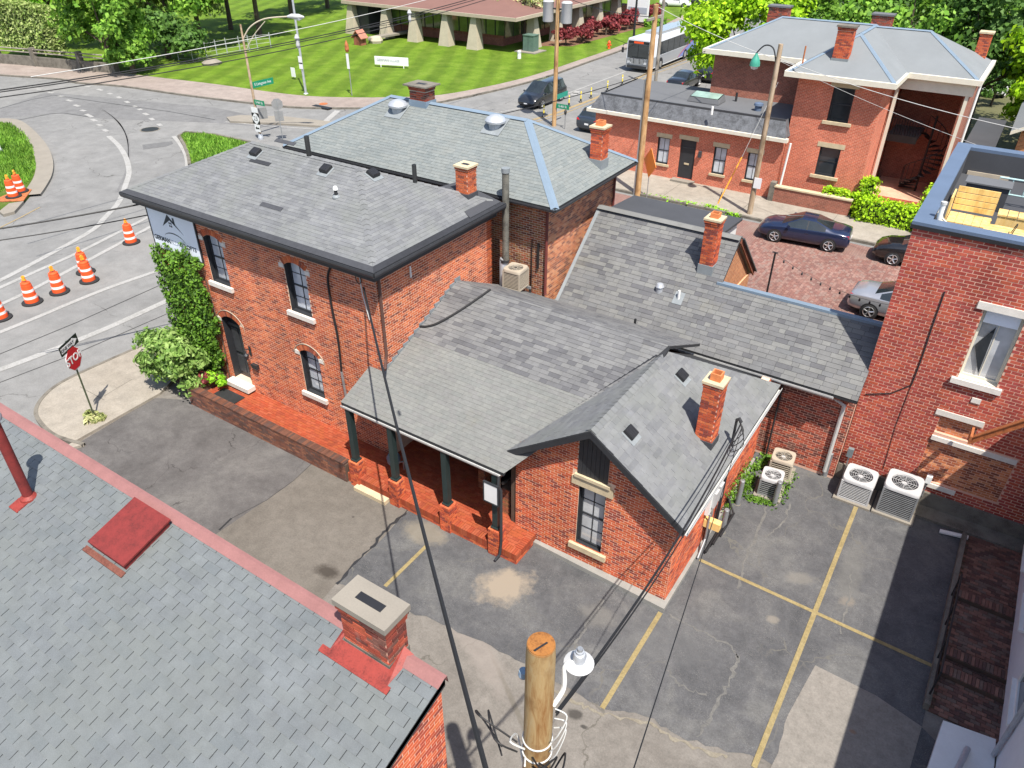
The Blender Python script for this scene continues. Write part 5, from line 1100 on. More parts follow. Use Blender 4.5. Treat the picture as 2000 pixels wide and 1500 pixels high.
# ============ tall red brick building at right with a roof deck
rb = thing('red_brick_building', 'tall red brick building with blue-grey parapet coping and roof deck', 'building', (4, 25, 0))
RX0, RX1, RY0, RY1, RZ = -1.45, 9., 20.7, 28.9, 8.3
w1 = Opening(.70-RX0, 1.62-RX0, 4.46, 6.5); w2 = Opening(.66-RX0, 1.6-RX0, 2.6, 3.18); w3 = Opening(.62-RX0, 2.75-RX0, .92, 2.34)
ws = MB(); wall_slab(ws, (RX0, RY0, 0), X_, Z_, -Y_, [(0, 0), (RX1-RX0, 0), (RX1-RX0, RZ), (0, RZ)], [w1.outline(), w2.outline(), w3.outline()], .35); wl = ws.build('wall', M['mortar_pale'], rb)
for O, U, N, ln in four_sides(RX0, RX1, RY0+.35, RY1)[1:]: s_ = MB(); wall_slab(s_, O, U, Z_, N, [(0, 0), (ln, 0), (ln, RZ), (0, RZ)], [], .33); s_.build('wall', M['mortar_pale'], rb)
MB().box(RX0, RX0+.33, RY0+.001, RY0+.349, 0, RZ-.002)
pc = Pieces('brick', M['brick_red']); ex_ = [(w1.u0-.2, w1.u1+.2, 6.5, 6.72), (w2.u0-.15, w2.u1+.12, 3.18, 3.36), (w2.u0, w2.u0+2.1, 2.34, 2.6)]
lay_bricks(pc, (RX0, RY0, 0), X_, Z_, -Y_, .55, RZ, lambda w_: [(0, 6.4)], [w1, w2, w3], L=.23, h=.076, j=.02, proud=.004, extra=ex_); lay_bricks(pc, (RX0, RY1, 0), -Y_, Z_, -X_, 4.5, RZ, lambda w_: [(0, RY1-RY0)], L=.235, h=.082, j=.016)
pc.emit(wl, 'brickwork', 300)
for op in (w2, w3):      # bricked-up openings, set back and paler
    MB().box(RX0+op.u0-.02, RX0+op.u1+.02, RY0+.1, RY0+.2, op.w0-.02, op.w1+.02).build('infill', M['mortar_pale'], rb)
pc = Pieces('brick', M['brick_tan'])
for op in (w2, w3): lay_bricks(pc, (RX0, RY0+.1, 0), X_, Z_, -Y_, op.w0, op.w1, lambda w_, op=op: [(op.u0, op.u1)])
pc.emit(rb, 'infill_bricks', 60)
wn = window(rb, (RX0, RY0, 0), X_, Z_, -Y_, w1, depth=.2, cols=2, top=1, bot=1, fw=.07, frame='paint_cream', glass_='pane_blind', sill=('stone_sill', (.14, .16, .1)), meet=False, label='broken two-light window with pale boarding behind the glass')
MB().obox((RX0+w1.u0-.18, RY0-.04, 6.51), (1.3, 0, 0), (0, .2, 0), (0, 0, .2)).build('lintel', M['stone_sill'], wn); MB().box(RX0+w1.u0+.07, RX0+w1.u1-.07, RY0+.16, RY0+.19, 6.1, 6.44).build('transom_panel', M['banner'], wn)
MB()._add([(RX0+w1.u0+.1, RY0+.19, 5.4), (RX0+w1.u0+.4, RY0+.18, 6.05), (RX0+w1.u0+.42, RY0+.19, 4.6)], [(0, 1, 2)]).build('broken_glass', M['pane_dark'], wn)
MB().obox((RX0+w2.u0-.14, RY0-.035, 3.19), (1.18, 0, 0), (0, .2, 0), (0, 0, .17)).build('lintel', M['stone_sill'], rb); MB().obox((RX0+w2.u0-.02, RY0-.05, 2.36), (2.12, 0, 0), (0, .2, 0), (0, 0, .14)).build('sill_band', M['stone_sill'], rb); MB().obox((RX0+w3.u0-.1, RY0-.06, .76), (1.2, 0, 0), (0, .2, 0), (0, 0, .14)).build('door_sill', M['stone_sill'], rb)
MB().box(RX0, 6.5, RY0-.1, RY0+.05, 0, .56).build('foundation', M['concrete_old'], rb)
MB().box(1.2, 1.42, RY0-.03, RY0+.02, 3.85, 4.0).build('wall_vent', M['stone_sill'], rb)
pcb = MB(); t_ = .36
for a in ((RX0-.06, RX1, RY0-.06, RY0+t_), (RX0-.06, RX1, RY1-t_, RY1+.06), (RX0-.06, RX0+t_, RY0+t_, RY1-t_)): pcb.box(a[0], a[1], a[2], a[3], RZ, RZ+.1)
pcb.build('parapet_coping', M['coping_metal'], rb); MB().box(RX0-.075, RX1, RY0-.075, RY0-.05, RZ-.08, RZ+.02).build('drip_edge', M['plastic_black'], rb)
lnr = MB(); [lnr.box(*a) for a in ((RX0+.331, RX0+.35, RY0+.36, RY1-.35, 7.5, RZ), (RX0+.331, RX1, RY0+.351, RY0+.37, 7.5, RZ), (RX0+.331, RX1, RY1-.36, RY1-.335, 7.5, RZ))]; lnr.build('parapet_lining', M['membrane'], rb)
MB().box(RX0+.3, RX1, RY0+.3, RY1-.3, 7.45, 7.55).build('roof_deck', M['membrane'], rb)
ck = smooth_line([onY(1845, 570, RY0-.02), onY(1820, 640, RY0-.02), onY(1800, 700, RY0-.02), onY(1780, 752, RY0-.02)]); MB().tube(ck, .02, 5).tube([onY(1780, 752, RY0-.02), onY(1740, 768, RY0-.02), onY(1690, 770, RY0-.02)], .015, 5).tube([onY(1780, 752, RY0-.02), onY(1750, 830, RY0-.02), onY(1725, 915, RY0-.02)], .008, 5).build('wall_cable', M['steel_dark'], rb)
# --- furniture on the roof deck
DZ = 7.55
def deck_xy(x, y, z=DZ): p = P(x, y, z); return p
ch = thing('plank_bench', 'yellow timber bench with plank seat and slatted back on the roof deck', 'bench', deck_xy(1890, 440)); c = P(1893, 428, 8.0)
for i in range(5): MB().box(c[0]-.5+i*.2, c[0]-.31+i*.2, c[1]-.45, c[1]+.4, 7.96, 8.0).build('plank', M['wood_yellow'], ch)
for i in range(4): MB().box(c[0]-.5, c[0]+.5, c[1]+.42+.02*i, c[1]+.46+.02*i, 8.06+i*.16, 8.2+i*.16).build('back_slat', M['wood_yellow'], ch)
for i in range(3): MB().obox(c+np.array((-.56, -.45+i*.28, .0)), (.04, 0, 0), (0, .26, 0), (0, .0, .62)).build('side_board', M['wood_yellow'], ch)
for a in (-.5, .42):
    for b in (-.4, .36): MB().box(c[0]+a, c[0]+a+.09, c[1]+b, c[1]+b+.09, DZ, 7.95).build('leg', M['wood_yellow'], ch)
tb = thing('plank_table', 'long yellow timber plank table on the roof deck by the parapet', 'table', deck_xy(1960, 450)); c = P(1965, 452, 8.2); 
for i in range(4): MB().box(c[0]-.5, c[0]+2.2, c[1]-.35+i*.18, c[1]-.19+i*.18, 8.16, 8.2).build('plank', M['wood_yellow'], tb)
for a in (-.4, .9, 2.0): MB().box(c[0]+a, c[0]+a+.1, c[1]-.3, c[1]+.3, DZ, 8.15).build('leg', M['wood_yellow'], tb)
tb = thing('plank_shelf', 'yellow timber box bench with upright planks beyond the plank table', 'bench', deck_xy(1970, 415)); c = P(1975, 418, 8.1)
for i in range(7): MB().box(c[0]-.3+i*.24, c[0]-.08+i*.24, c[1]-.2, c[1]+.3, 8.05, 8.1).build('plank', M['wood_yellow'], tb)
MB().box(c[0]-.28, c[0]+1.5, c[1]-.18, c[1]-.12, DZ, 8.04).build('front_board', M['wood_yellow'], tb)
pch = thing('plastic_chair', 'cream plastic chair tilted against the roof parapet', 'chair', deck_xy(1870, 455)); c = np.array((-.72, 21.55, DZ))
MB().box(c[0]-.1, c[0]+.45, c[1]-.28, c[1]+.25, DZ+.4, DZ+.44).build('seat', M['paint_cream'], pch); MB().obox(c+(-.14, -.28, .42), (.05, 0, 0), (0, .53, 0), (-.2, 0, .5)).build('backrest', M['paint_cream'], pch)
for a in (-.08, .4):
    for b in (-.26, .2): MB().box(c[0]+a, c[0]+a+.05, c[1]+b, c[1]+b+.05, DZ, DZ+.4).build('leg', M['paint_cream'], pch)
MB().tube([c+(-.2, -.28, .85), c+(.1, -.28, .64), c+(.45, -.28, .62), c+(.45, -.28, .42)], .025, 6).build('armrest', M['paint_cream'], pch)
wc = thing('wire_chair', 'thin black wire chair with round seat on the roof deck', 'chair', deck_xy(1950, 465)); c = np.array((.42, 21.6, DZ))
MB().lathe([(.2, .42), (.2, .435), (.18, .435)], tuple(c), 16).build('seat', M['plastic_black'], wc)
for k in range(4): t = .785+k*1.571; MB().tube([c+(.17*math.cos(t), .17*math.sin(t), .42), c+(.24*math.cos(t), .24*math.sin(t), 0)], .012, 5).build('leg', M['plastic_black'], wc)
MB().tube(smooth_line([c+(.18, -.15, .42), c+(.28, -.14, .85), c+(.3, 0, .92), c+(.28, .14, .85), c+(.18, .15, .42)]), .012, 5).build('backrest', M['plastic_black'], wc)
ld = thing('ladder_rail', 'pale teal tubular rail frame standing on the roof deck', 'rail', deck_xy(1960, 395)); c = P(1940, 395, 7.6)
MB().tube([c+(-.05, 0, 0), c+(-.05, 0, .75), c+(2., .0, .75)], .03, 6).tube([c+(-.05, 0, .3), c+(2., 0, .3)], .025, 6).build('rail', pbr('teal', (.35, .5, .5), .5), ld, True)
for k in range(5): MB().tube([c+(.3+k*.35, 0, .3), c+(.3+k*.35, 0, .75)], .02, 6).build('rung', bpy.data.materials['teal'], ld)
bxp = P(1930, 342, DZ); tag(MB().box(bxp[0]-.6, bxp[0]+.6, bxp[1]-.3, bxp[1]+.3, DZ+.001, DZ+.12).build('roof_hatch', M['soffit']), 'flat tan board lying on the dark roof of the red building', 'board')
gp = P(1910, 375, 8.0); gr = thing('barbecue_cover', 'grey covered box standing behind the plank bench', 'box', (gp[0], gp[1], DZ)); MB().box(gp[0]-.35, gp[0]+.75, gp[1]-.1, gp[1]+.5, DZ, 8.25).build('cover', M['membrane'], gr); MB().box(gp[0]-.4, gp[0]+.8, gp[1]-.15, gp[1]+.55, 8.25, 8.29).build('lid', M['roof_flat'], gr)
pv_ = thing('parapet_pipe', 'short white pipe standing at the parapet corner of the red building', 'pipe', (-1.0, 21.3, DZ)); MB().lathe([(.06, 0), (.06, 1.25)], (-.98, 21.25, DZ), 12).build('pipe', M['paint_white'], pv_, True); MB().lathe([(.075, 1.2), (.075, 1.27)], (-.98, 21.25, DZ), 12).build('cap', M['gutter_white'], pv_)
# --- on its wall
bm_ = thing('steel_beam', 'rust orange steel beam jutting across the red brick wall', 'beam', (1.6, 20, 2.9)); a, b = onY(1893, 868, 19.9), onY(2040, 822, 19.6); d = b-a; d = d/np.linalg.norm(d)
MB().obox(a, b-a, .12*Y_, .03*Z_).obox(a+.21*Z_, b-a, .12*Y_, .03*Z_).build('flange', M['steel_rust'], bm_); MB().obox(a+.05*Y_+.02*Z_, b-a, .03*Y_, .2*Z_).build('web', M['steel_rust'], bm_); MB().obox(a-.05*X_, .06*X_, .5*Y_, .25*Z_).build('end_plate', M['steel_rust'], bm_)
fl_ = thing('flood_light', 'grey floodlight on a bent pipe beside the red wall', 'light', (2.2, 20.3, 0)); a = P(1926, 985); h_ = onY(1970, 912, a[1]-.1)
MB().tube([(a[0], a[1]-.3, 0), (a[0], a[1]-.3, .6), h_-(0, .2, .2), h_], .045, 8).build('pipe', M['steel_grey'], fl_, True); MB().box(h_[0]-.05, h_[0]+.45, h_[1]-.3, h_[1]+.1, h_[2]-.05, h_[2]+.02).build('head', M['steel_grey'], fl_)
for k in range(4): MB().box(h_[0]+.02, h_[0]+.44, h_[1]-.29+k*.1, h_[1]-.23+k*.1, h_[2]+.02, h_[2]+.05).build('fin', M['galv'], fl_)
# ============ white clapboard house at the right edge
wh = thing('clapboard_house', 'white clapboard house at the right edge of the parking lot', 'house', (7, 13, 0)); HX = 3.72
MB().box(HX+.02, 11, 4.0, 20.0, 0, 5.9).build('wall', M['paint_white'], wh)
bl = bpy.data.meshes.new('siding_board'); q_ = MB().obox((0, 0, 0), (0, 15.9, 0), (.014, 0, 0), (.006, 0, .125)); bl.from_pydata(q_.v, [], q_.f); bl.materials.append(pbr('siding', (.66, .68, .72), .55, var=.06))
for k in range(46):
    o = bpy.data.objects.new('siding_board', bl); COL.objects.link(o); o.parent = wh; o.matrix_parent_inverse = Matrix.Translation((-7, -13, 0)); o.location = (HX-.014, 4.05, .2+k*.122)
for (a, b, c, d) in ((13.2, 14.2, 1.3, 2.9), (16.0, 17.0, 1.3, 2.9), (18.6, 19.4, .9, 2.7)):
    fw_ = MB(); [fw_.box(HX-.07, HX+.01, *v) for v in ((a-.1, a, c-.1, d+.1), (b, b+.1, c-.1, d+.1), (a, b, c-.1, c), (a, b, d, d+.1), (a, b, (c+d)/2-.03, (c+d)/2+.03))]; f = fw_.build('window', M['paint_white'], wh)
    MB().box(HX-.035, HX-.02, a, b, c, (c+d)/2-.03).build('pane', M['pane_dark'], f); MB().box(HX-.035, HX-.02, a, b, (c+d)/2+.03, d).build('pane', M['pane_dark'], f); MB().box(HX-.16, HX, a-.15, b+.15, c-.16, c-.1).build('sill', M['paint_white'], f)
rm = MB().slab([(3.5, 3.6, 5.85), (3.5, 20.3, 5.85), (7.5, 20.3, 8.6), (7.5, 3.6, 8.6)], .12).slab([(11.5, 20.3, 5.85), (11.5, 3.6, 5.85), (7.5, 3.6, 8.6), (7.5, 20.3, 8.6)], .12).build('roof', M['shingle_dark'], wh); gutter(wh, (3.52, 3.6, 5.82), (3.52, 20.3, 5.82), -X_, 'gutter_white', .12, .1)
downspout(wh, [(HX-.08, 13.0, 5.7), (HX-.08, 13.0, .2)], 'galv', .05)
# areaway: brick path with steps beside the white house
aw = thing('brick_path', 'shaded red brick path with steps beside the white clapboard house', 'path', (3, 16.5, 0))
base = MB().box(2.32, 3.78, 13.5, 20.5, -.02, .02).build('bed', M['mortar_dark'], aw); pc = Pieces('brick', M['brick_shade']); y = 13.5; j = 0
while y < 20.4:
    x = 2.34+(.1 if j % 2 else 0)
    while x < 3.7: pc.add((x+.1, y+.05, .015), (.19, 0, 0), (0, 0, .02+.01*rng.random()), (0, .092, 0)); x += .205
    y += .103; j += 1
pc.emit(base, 'paving', 200, 'paver')
for y in (14.6, 15.2, 17.3): 
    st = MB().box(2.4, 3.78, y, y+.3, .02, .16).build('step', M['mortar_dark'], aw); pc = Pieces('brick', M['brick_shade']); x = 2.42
    while x < 3.72: pc.add((x+.035, y+.14, .155), (.066, 0, 0), (0, 0, .03), (0, .26, 0)); x += .078
    pc.emit(st, 'step_rest', 40, 'step_brick')
MB().box(2.22, 2.34, 13.5, 19.9, -.02, .22).build('kerb_wall', M['concrete_old'], aw)
rl = thing('iron_railing', 'dark iron railing in the shade along the brick path', 'railing', (2.28, 17, 0)); MB().tube([(2.28, 13.8, 1.0), (2.28, 17.2, 1.0)], .025, 6).tube([(2.28, 13.8, .5), (2.28, 17.2, .5)], .02, 6).build('rail', M['plastic_black'], rl)
for y in (13.8, 14.95, 16.1, 17.2): MB().tube([(2.28, y, .1), (2.28, y, 1.0)], .022, 6).build('post', M['plastic_black'], rl)
q = px_poly([(1838, 1415), (1940, 1452), (1935, 1530), (1790, 1560)]); tag(MB().prism(q, .0, .16).build('concrete_slab', M['paint_white']), 'white concrete slab in the bottom right corner beside the brick path', 'slab')
a = P(1890, 1462, .2); b = P(1862, 1520, .55); tag(MB().tube([a, b], .06, 10).build('drain_pipe', M['galv']), 'short grey pipe lying on the white concrete slab', 'pipe')
a, b = P(1834, 1041, .06), P(1890, 1054, .06); tag(MB().obox(a, b-a, .13*Y_, .05*Z_).build('gutter_length', M['paint_white']), 'loose white gutter length lying on the asphalt in the shade', 'gutter')
MB().prism([(2.25, 20.5), (6.5, 20.5), (6.5, 20.58), (.7, 20.58), (.7, 20.5)], 0, .3)
tag(MB().prism([(.62, 20.05), (6.5, 20.15), (6.5, 20.6), (.62, 20.6)], 0, .1).build('concrete_ledge', M['concrete_old']), 'stained concrete ledge along the foot of the red brick wall', 'ledge')
# ============ nearest roof, bottom left
fg = thing('slate_grey_house', 'brick house with blue-grey shingle roof and red ridge at bottom left', 'house', (-11, 2, 0))
FR, FY, FXR, FM = 6.8, 4.58, -4.05, .28
def fz(y): return FR-FM*(FY-y)
fp = [np.array(q) for q in ((-20., -2.5, fz(-2.5)), (FXR, -2.5, fz(-2.5)), (FXR, FY, FR), (-20., FY, FR))]
rm = MB().slab(fp, .12).build('roof', M['underlay'], fg)
pc = Pieces('shingle', M['shingle_slate']); shingle_plane(pc, fp, X_, L=.305, e=.143, gap=.012, t=.012, seed=91); pc.emit(rm, 'shingle_field', 300)
for i in range(28):
    x0_ = -20+i*(16-.05)/28*1.0; x1_ = x0_+.60; q = np.array((x0_, FY, FR+.035)); d = np.array((.585, 0, -.004))
    MB()._add([q+(0, -.17, -.055), q+(0, -.03, .004), q+(0, .03, .0), q+(0, .05, -.16), q+d+(0, -.17, -.055), q+d+(0, -.03, .004), q+d+(0, .03, .0), q+d+(0, .05, -.16)], [(0, 1, 5, 4), (1, 2, 6, 5), (2, 3, 7, 6)]).build('ridge_piece', M['red_ridge'], rm)
MB().box(-19.8, FXR-.31, 4.3, 4.6, 0, FR-.13).build('wall', M['mortar_tan'], fg)
ws = MB(); wall_slab(ws, (FXR-.1, -2.2, 0), Y_, Z_, X_, [(0, 0), (6.8, 0), (6.8, FR-.15), (0, fz(-2.2)-.15)], [], .2); wl = ws.build('gable_wall', M['mortar_pale'], fg)
pc = Pieces('brick', M['brick_cottage']); lay_bricks(pc, (FXR-.1, -2.2, 0), Y_, Z_, X_, .2, FR-.16, lambda w_: [(0 if w_ < fz(-2.2)-.16 else (w_-fz(-2.2)+.16)/FM, 6.8)], L=.2, h=.063, j=.017); pc.emit(wl, 'brickwork', 120)
MB().obox(np.array((FXR-.03, -2.5, fz(-2.5)-.16)), (0, FY+2.5, FM*(FY+2.5)), (.03, 0, 0), (0, 0, .14)).build('rake_board', M['trim_black'], fg)
ch = chimney(fg, -5.6, -4.79, 4.33, 4.72, 6.45, 7.5, 'brick_old', 'mortar_pale', 'concrete', 2, L=.21, limit=140, capo=.02, caph=.1, slot=True)
MB().box(-5.615, -4.775, 4.315, 4.735, 6.6, 6.79).build('render_coat', M['concrete_old'], ch)
MB()._add([(-5.7, 4.12, fz(4.12)+.02), (-4.66, 4.12, fz(4.12)+.02), (-4.76, 4.3, 6.76), (-5.63, 4.3, 6.76)], [(0, 1, 2, 3)]).build('flashing', M['red_flash'], ch); MB()._add([(-4.66, 4.12, fz(4.12)+.02), (-4.6, 4.62, FR+.03), (-4.765, 4.62, 6.9), (-4.765, 4.3, 6.76)], [(0, 1, 2, 3)]).build('flashing', M['red_flash'], ch); MB()._add([(-5.7, 4.12, fz(4.12)+.02), (-5.74, 4.6, FR+.03), (-5.63, 4.6, 6.9), (-5.63, 4.3, 6.76)], [(0, 3, 2, 1)]).build('flashing', M['red_flash'], ch)
MB().slab([(-5.84, 4.03, fz(4.03)+.025), (-4.6, 4.03, fz(4.03)+.025), (-4.6, 4.13, fz(4.13)+.025), (-5.84, 4.13, fz(4.13)+.025)], .01).build('flashing', M['red_flash'], ch)
hv = np.array((0, 1, FM)); a = np.array((-10.42, 3.5, fz(3.5)+.015)); ht = MB().obox(a, .9*X_, .86*hv, .1*Z_).build('hatch', M['red_paint'], fg); MB().obox(a+(-.03, -.03, .1), .96*X_, .92*hv, .03*Z_).build('lid', M['red_paint'], ht); MB().obox(a+(-.1, -.13, -.035), 1.05*X_, .09*hv, .02*Z_).build('flashing', pbr('flash_rust', ph(168, 104, 86), .8, var=.35, scale=9, tint=ph(140, 64, 50)), ht)
c = onPl(57, 972, (0, FY, FR), (0, -FM, 1)); pv_ = MB().lathe([(.085, -.05), (.085, 1.75)], tuple(c), 16).build('stack_pipe', M['red_paint'], fg, True); MB().lathe([(.15, -.04), (.14, .03), (.09, .08)], tuple(c), 16).build('collar', M['red_flash'], pv_, True); MB().lathe([(.14, 1.68), (.15, 1.74), (.14, 1.8), (.07, 1.88)], tuple(c), 16).build('cap', M['galv'], pv_, True); MB().obox(c+(-.14, -.3, -.07), .26*X_, .2*hv, .02*Z_).build('flashing', M['red_flash'], pv_)
# ============ far brick house across the brick street
fh = thing('corner_house', 'red brick corner house with pale hipped roofs and a long low wing', 'house', (-11, 46, 0))
fy = 43.9; wo = []
for q0, q1 in (((1286, 268), (1313, 327)), ((1396, 288), (1426, 344)), ((1462, 298), (1492, 360))):
    a, b = onY(*q0, fy), onY(*q1, fy); wo.append(Opening(a[0]+22.6, a[0]+22.6+.78, .92, 2.5))
dro = Opening(onY(1330, 275, fy)[0]+22.6, onY(1330, 275, fy)[0]+23.6, .25, 2.6)
ws = MB(); wall_slab(ws, (-22.6, fy, 0), X_, Z_, -Y_, [(0, 0), (11.9, 0), (11.9, 3.5), (0, 3.5)], [o.outline() for o in wo]+[dro.outline()], .3); ws.build('wall', M['brick_far'], fh)
MB().box(-22.6, -22.35, fy+.31, 49.2, 0, 3.5).build('wall', M['brick_far'], fh)
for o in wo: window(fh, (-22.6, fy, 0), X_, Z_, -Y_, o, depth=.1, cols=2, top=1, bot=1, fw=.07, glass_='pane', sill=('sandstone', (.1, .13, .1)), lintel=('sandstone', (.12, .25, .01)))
dd = MB().box(-22.6+dro.u0, -22.6+dro.u1, fy+.1, fy+.15, .25, 2.6).build('door', M['trim_black'], fh); MB().box(-22.6+dro.u0+.35, -22.6+dro.u0+.65, fy+.07, fy+.1, 1.1, 1.2).build('letter_slot', M['sandstone'], dd); MB().box(-22.6+dro.u0+.1, -22.6+dro.u1-.1, fy+.07, fy+.1, 2.1, 2.15).build('transom', M['trim_char'], dd)
MB().box(-22.6+dro.u0-.12, -22.6+dro.u1+.12, fy-.02, fy+.2, 2.6, 2.86).build('door_lintel', M['sandstone'], fh); MB().box(-22.6+dro.u0-.2, -22.6+dro.u1+.2, fy-.5, fy, 0, .24).build('doorstep', M['concrete'], fh)
MB().box(-22.6+dro.u1+.25, -22.6+dro.u1+.42, fy-.2, fy, 1.75, 2.1).build('wall_lamp', M['trim_char'], fh)
# mansard skirt of short slates, cream gutter, flat roof with rooflight
mk = MB()._add([(-22.9, fy-.3, 3.62), (-10.6, fy-.3, 3.62), (-10.9, fy+.25, 4.5), (-22.4, fy+.25, 4.5)], [(0, 1, 2, 3)])._add([(-10.6, fy-.3, 3.62), (-10.6, fy+.8, 3.62), (-10.9, fy+.8, 4.5), (-10.9, fy+.25, 4.5)], [(0, 1, 2, 3)])._add([(-22.9, fy-.3, 3.62), (-22.4, fy+.25, 4.5), (-22.4, 49.4, 4.5), (-22.9, 49.4, 3.62)], [(0, 1, 2, 3)])
mk.build('mansard', pbr('mansard', (.1, .105, .115), .7, var=.7, scale=2.5, fine=12), fh)
MB().box(-23.05, -10.45, fy-.45, fy-.12, 3.45, 3.64).box(-23.05, -22.7, fy-.12, 49.4, 3.45, 3.64).build('gutter', M['paint_cream'], fh); MB().box(-22.4, -10.9, fy+.26, 49.4, 4.3, 4.42).build('flat_roof', M['roof_flat'], fh); MB().box(-22.45, -10.9, fy+.2, fy+.3, 4.4, 4.53).build('roof_edge', M['trim_char'], fh)
sk = P(1380, 192, 4.6); v = MB()._add([sk+(-1, -.6, -.15), sk+(1, -.6, -.15), sk+(1, .6, -.15), sk+(-1, .6, -.15), sk+(-.9, -.5, .1), sk+(.9, -.5, .1), sk+(.9, .5, .25), sk+(-.9, .5, .25)], [(0, 1, 5, 4), (1, 2, 6, 5), (2, 3, 7, 6), (3, 0, 4, 7)]).build('skylight', M['roof_flat'], fh); MB()._add([sk+(-.85, -.45, .13), sk+(.85, -.45, .13), sk+(.85, .45, .26), sk+(-.85, .45, .26)], [(0, 1, 2, 3)]).build('pane', M['skylight'], v)
for q, m_, h_ in (((1390, 222), 'paint_white', .4), ((1437, 198), 'steel_dark', .5)): pipe_vent(fh, P(*q, 4.42), .07, h_, m_, False)
c = P(1480, 216, 4.42); MB().lathe([(.2, 0), (.2, .25), (.28, .3), (.25, .42), (.05, .48)], tuple(c), 14).build('dome_vent', M['coping_metal'], fh, True)
# two-storey front block
bx0_, bx1_, by0_, by1_ = -10.75, -6.35, 44.5, 50.5
o1 = Opening(-8.85-bx0_, -7.75-bx0_, 4.7, 6.45); o2 = Opening(-8.85-bx0_, -7.75-bx0_, 1.75, 3.3)
ws = MB(); wall_slab(ws, (bx0_, by0_, 0), X_, Z_, -Y_, [(0, 0), (bx1_-bx0_, 0), (bx1_-bx0_, 7.0), (0, 7.0)], [o1.outline(), o2.outline()], .3); ws.build('wall', M['brick_far'], fh)
for O, U, N, ln in four_sides(bx0_, bx1_, by0_+.3, by1_)[1:]: s_ = MB(); wall_slab(s_, O, U, Z_, N, [(0, 0), (ln, 0), (ln, 7.0), (0, 7.0)], [], .28); s_.build('wall', M['brick_far'], fh)
for o in (o1, o2): window(fh, (bx0_, by0_, 0), X_, Z_, -Y_, o, depth=.12, cols=1, top=1, bot=1, fw=.08, glass_='pane_dark', sill=('sandstone', (.2, .16, .12)), lintel=('sandstone', (.18, .26, .02)))
# rear block and roofs
MB().box(-16.9, -6.6, 48.2, 53.6, 0, 6.95).build('wall', M['brick_far_dark'], fh); MB().box(-2.95, -2.7, 47.8, 53.6, 0, 6.95).box(-6.6, -2.95, 51.2, 51.5, 0, 6.95).build('wall', M['brick_far_dark'], fh)
r1 = hip_roof(fh, -17.4, -6.0, 47.7, 54.1, 7.0, 8.7, (-14.0, 50.9), (-8.6, 50.9), 'roof_far', '', 0, shingles=False)
r2 = hip_roof(fh, -11.3, -5.85, 43.95, 51., 7.03, 8.75, (-8.58, 46.9), (-8.57, 50.5), 'roof_far', '', 0, shingles=False)
r3 = hip_roof(fh, -8.6, -2.4, 47.2, 53.6, 7.01, 8.72, (-8.5, 50.2), (-5.6, 50.2), 'roof_far', '', 0, shingles=False)
for r_, pr_ in ((r1, ((0, 2), (1, 3), (2, 3))), (r2, ((0, 2), (1, 2), (2, 3))), (r3, ((1, 3), (2, 3)))):
    pts = r_[1]+[]; 
for r_ in (r1, r2, r3):
    roof, c4, aL, aR = r_
    for a, b in ((c4[0], aL), (c4[1], aR if r_ is not r2 else aL), (aL, aR)):
        if np.linalg.norm(b-a) > .3: caps(roof, a, b, 'flash_blue', .12)
cr = MB(); 
for a in ((-17.5, -11.4, 47.55, 47.75), (-11.4, -5.75, 43.8, 44.0), (-5.75, -2.25, 47.05, 47.25)): cr.box(a[0], a[1], a[2], a[3], 6.8, 7.06)
for a in ((-17.5, -17.3, 47.75, 54), (-11.45, -11.25, 44.0, 47.55), (-5.95, -5.75, 44.0, 47.05), (-2.45, -2.25, 47.25, 53.6)): cr.box(a[0], a[1], a[2], a[3], 6.8, 7.06)
cr.build('cornice', M['paint_cream'], fh); MB().box(-17.3, -6.0, 47.75, 48.2, 6.8, 6.9).box(-11.25, -5.95, 44.0, 44.5, 6.8, 6.9).box(-5.9, -2.45, 47.25, 51.2, 6.75, 6.8).build('soffit', M['paint_cream'], fh)
MB().box(-6.3, -2.5, 47.3, 47.5, 6.2, 6.75).build('porch_frieze', M['paint_cream'], fh)
for x in (-6.15, -2.75): MB().box(x-.08, x+.08, 47.32, 47.48, .3, 6.2).build('porch_post', M['paint_cream'], fh)
MB().tube([(-2.3, 47.2, 6.9), (-2.35, 47.2, .3)], .06, 8).tube([(-10.3, 43.75, 3.4), (-10.45, 43.8, .3)], .06, 8).build('downspout', M['paint_white'], fh)
MB().box(-6.2, -2.9, 47.4, 51.2, .0, .3).build('porch_floor', M['brick_far'], fh); MB().box(-6.2, -4.6, 48.6, 51.2, 3.3, 3.45).build('landing', M['roof_flat'], fh); MB().box(-6.2, -4.6, 48.55, 48.62, 3.1, 3.5).build('landing_edge', M['steel_dark'], fh)
stp = thing('spiral_stair', 'black iron spiral stair in the porch of the corner house', 'stair', (-4.0, 49.4, .3))
MB().lathe([(.06, 0), (.06, 4.3)], (-4.0, 49.4, .3), 10).build('column', M['plastic_black'], stp)
for k in range(16):
    t = 2.9+k*.36; t2 = t+.4; z = .45+k*.2; c0 = np.array((-4.0, 49.4, z)); MB()._add([c0, c0+(.95*math.cos(t), .95*math.sin(t), 0), c0+(.95*math.cos(t2), .95*math.sin(t2), 0), c0-(0, 0, .04), c0+(.95*math.cos(t), .95*math.sin(t), -.04), c0+(.95*math.cos(t2), .95*math.sin(t2), -.04)], [(0, 1, 2), (5, 4, 3), (1, 4, 5, 2), (0, 3, 4, 1)]).build('tread', M['steel_dark'], stp)
    MB().tube([c0+(.93*math.cos(t), .93*math.sin(t), 0), c0+(.93*math.cos(t), .93*math.sin(t), .95)], .015, 4).build('baluster', M['plastic_black'], stp)
MB().tube([np.array((-4.0+.93*math.cos(2.9+k*.36), 49.4+.93*math.sin(2.9+k*.36), 1.4+k*.2)) for k in range(16)], .025, 5).build('handrail', M['plastic_black'], stp)
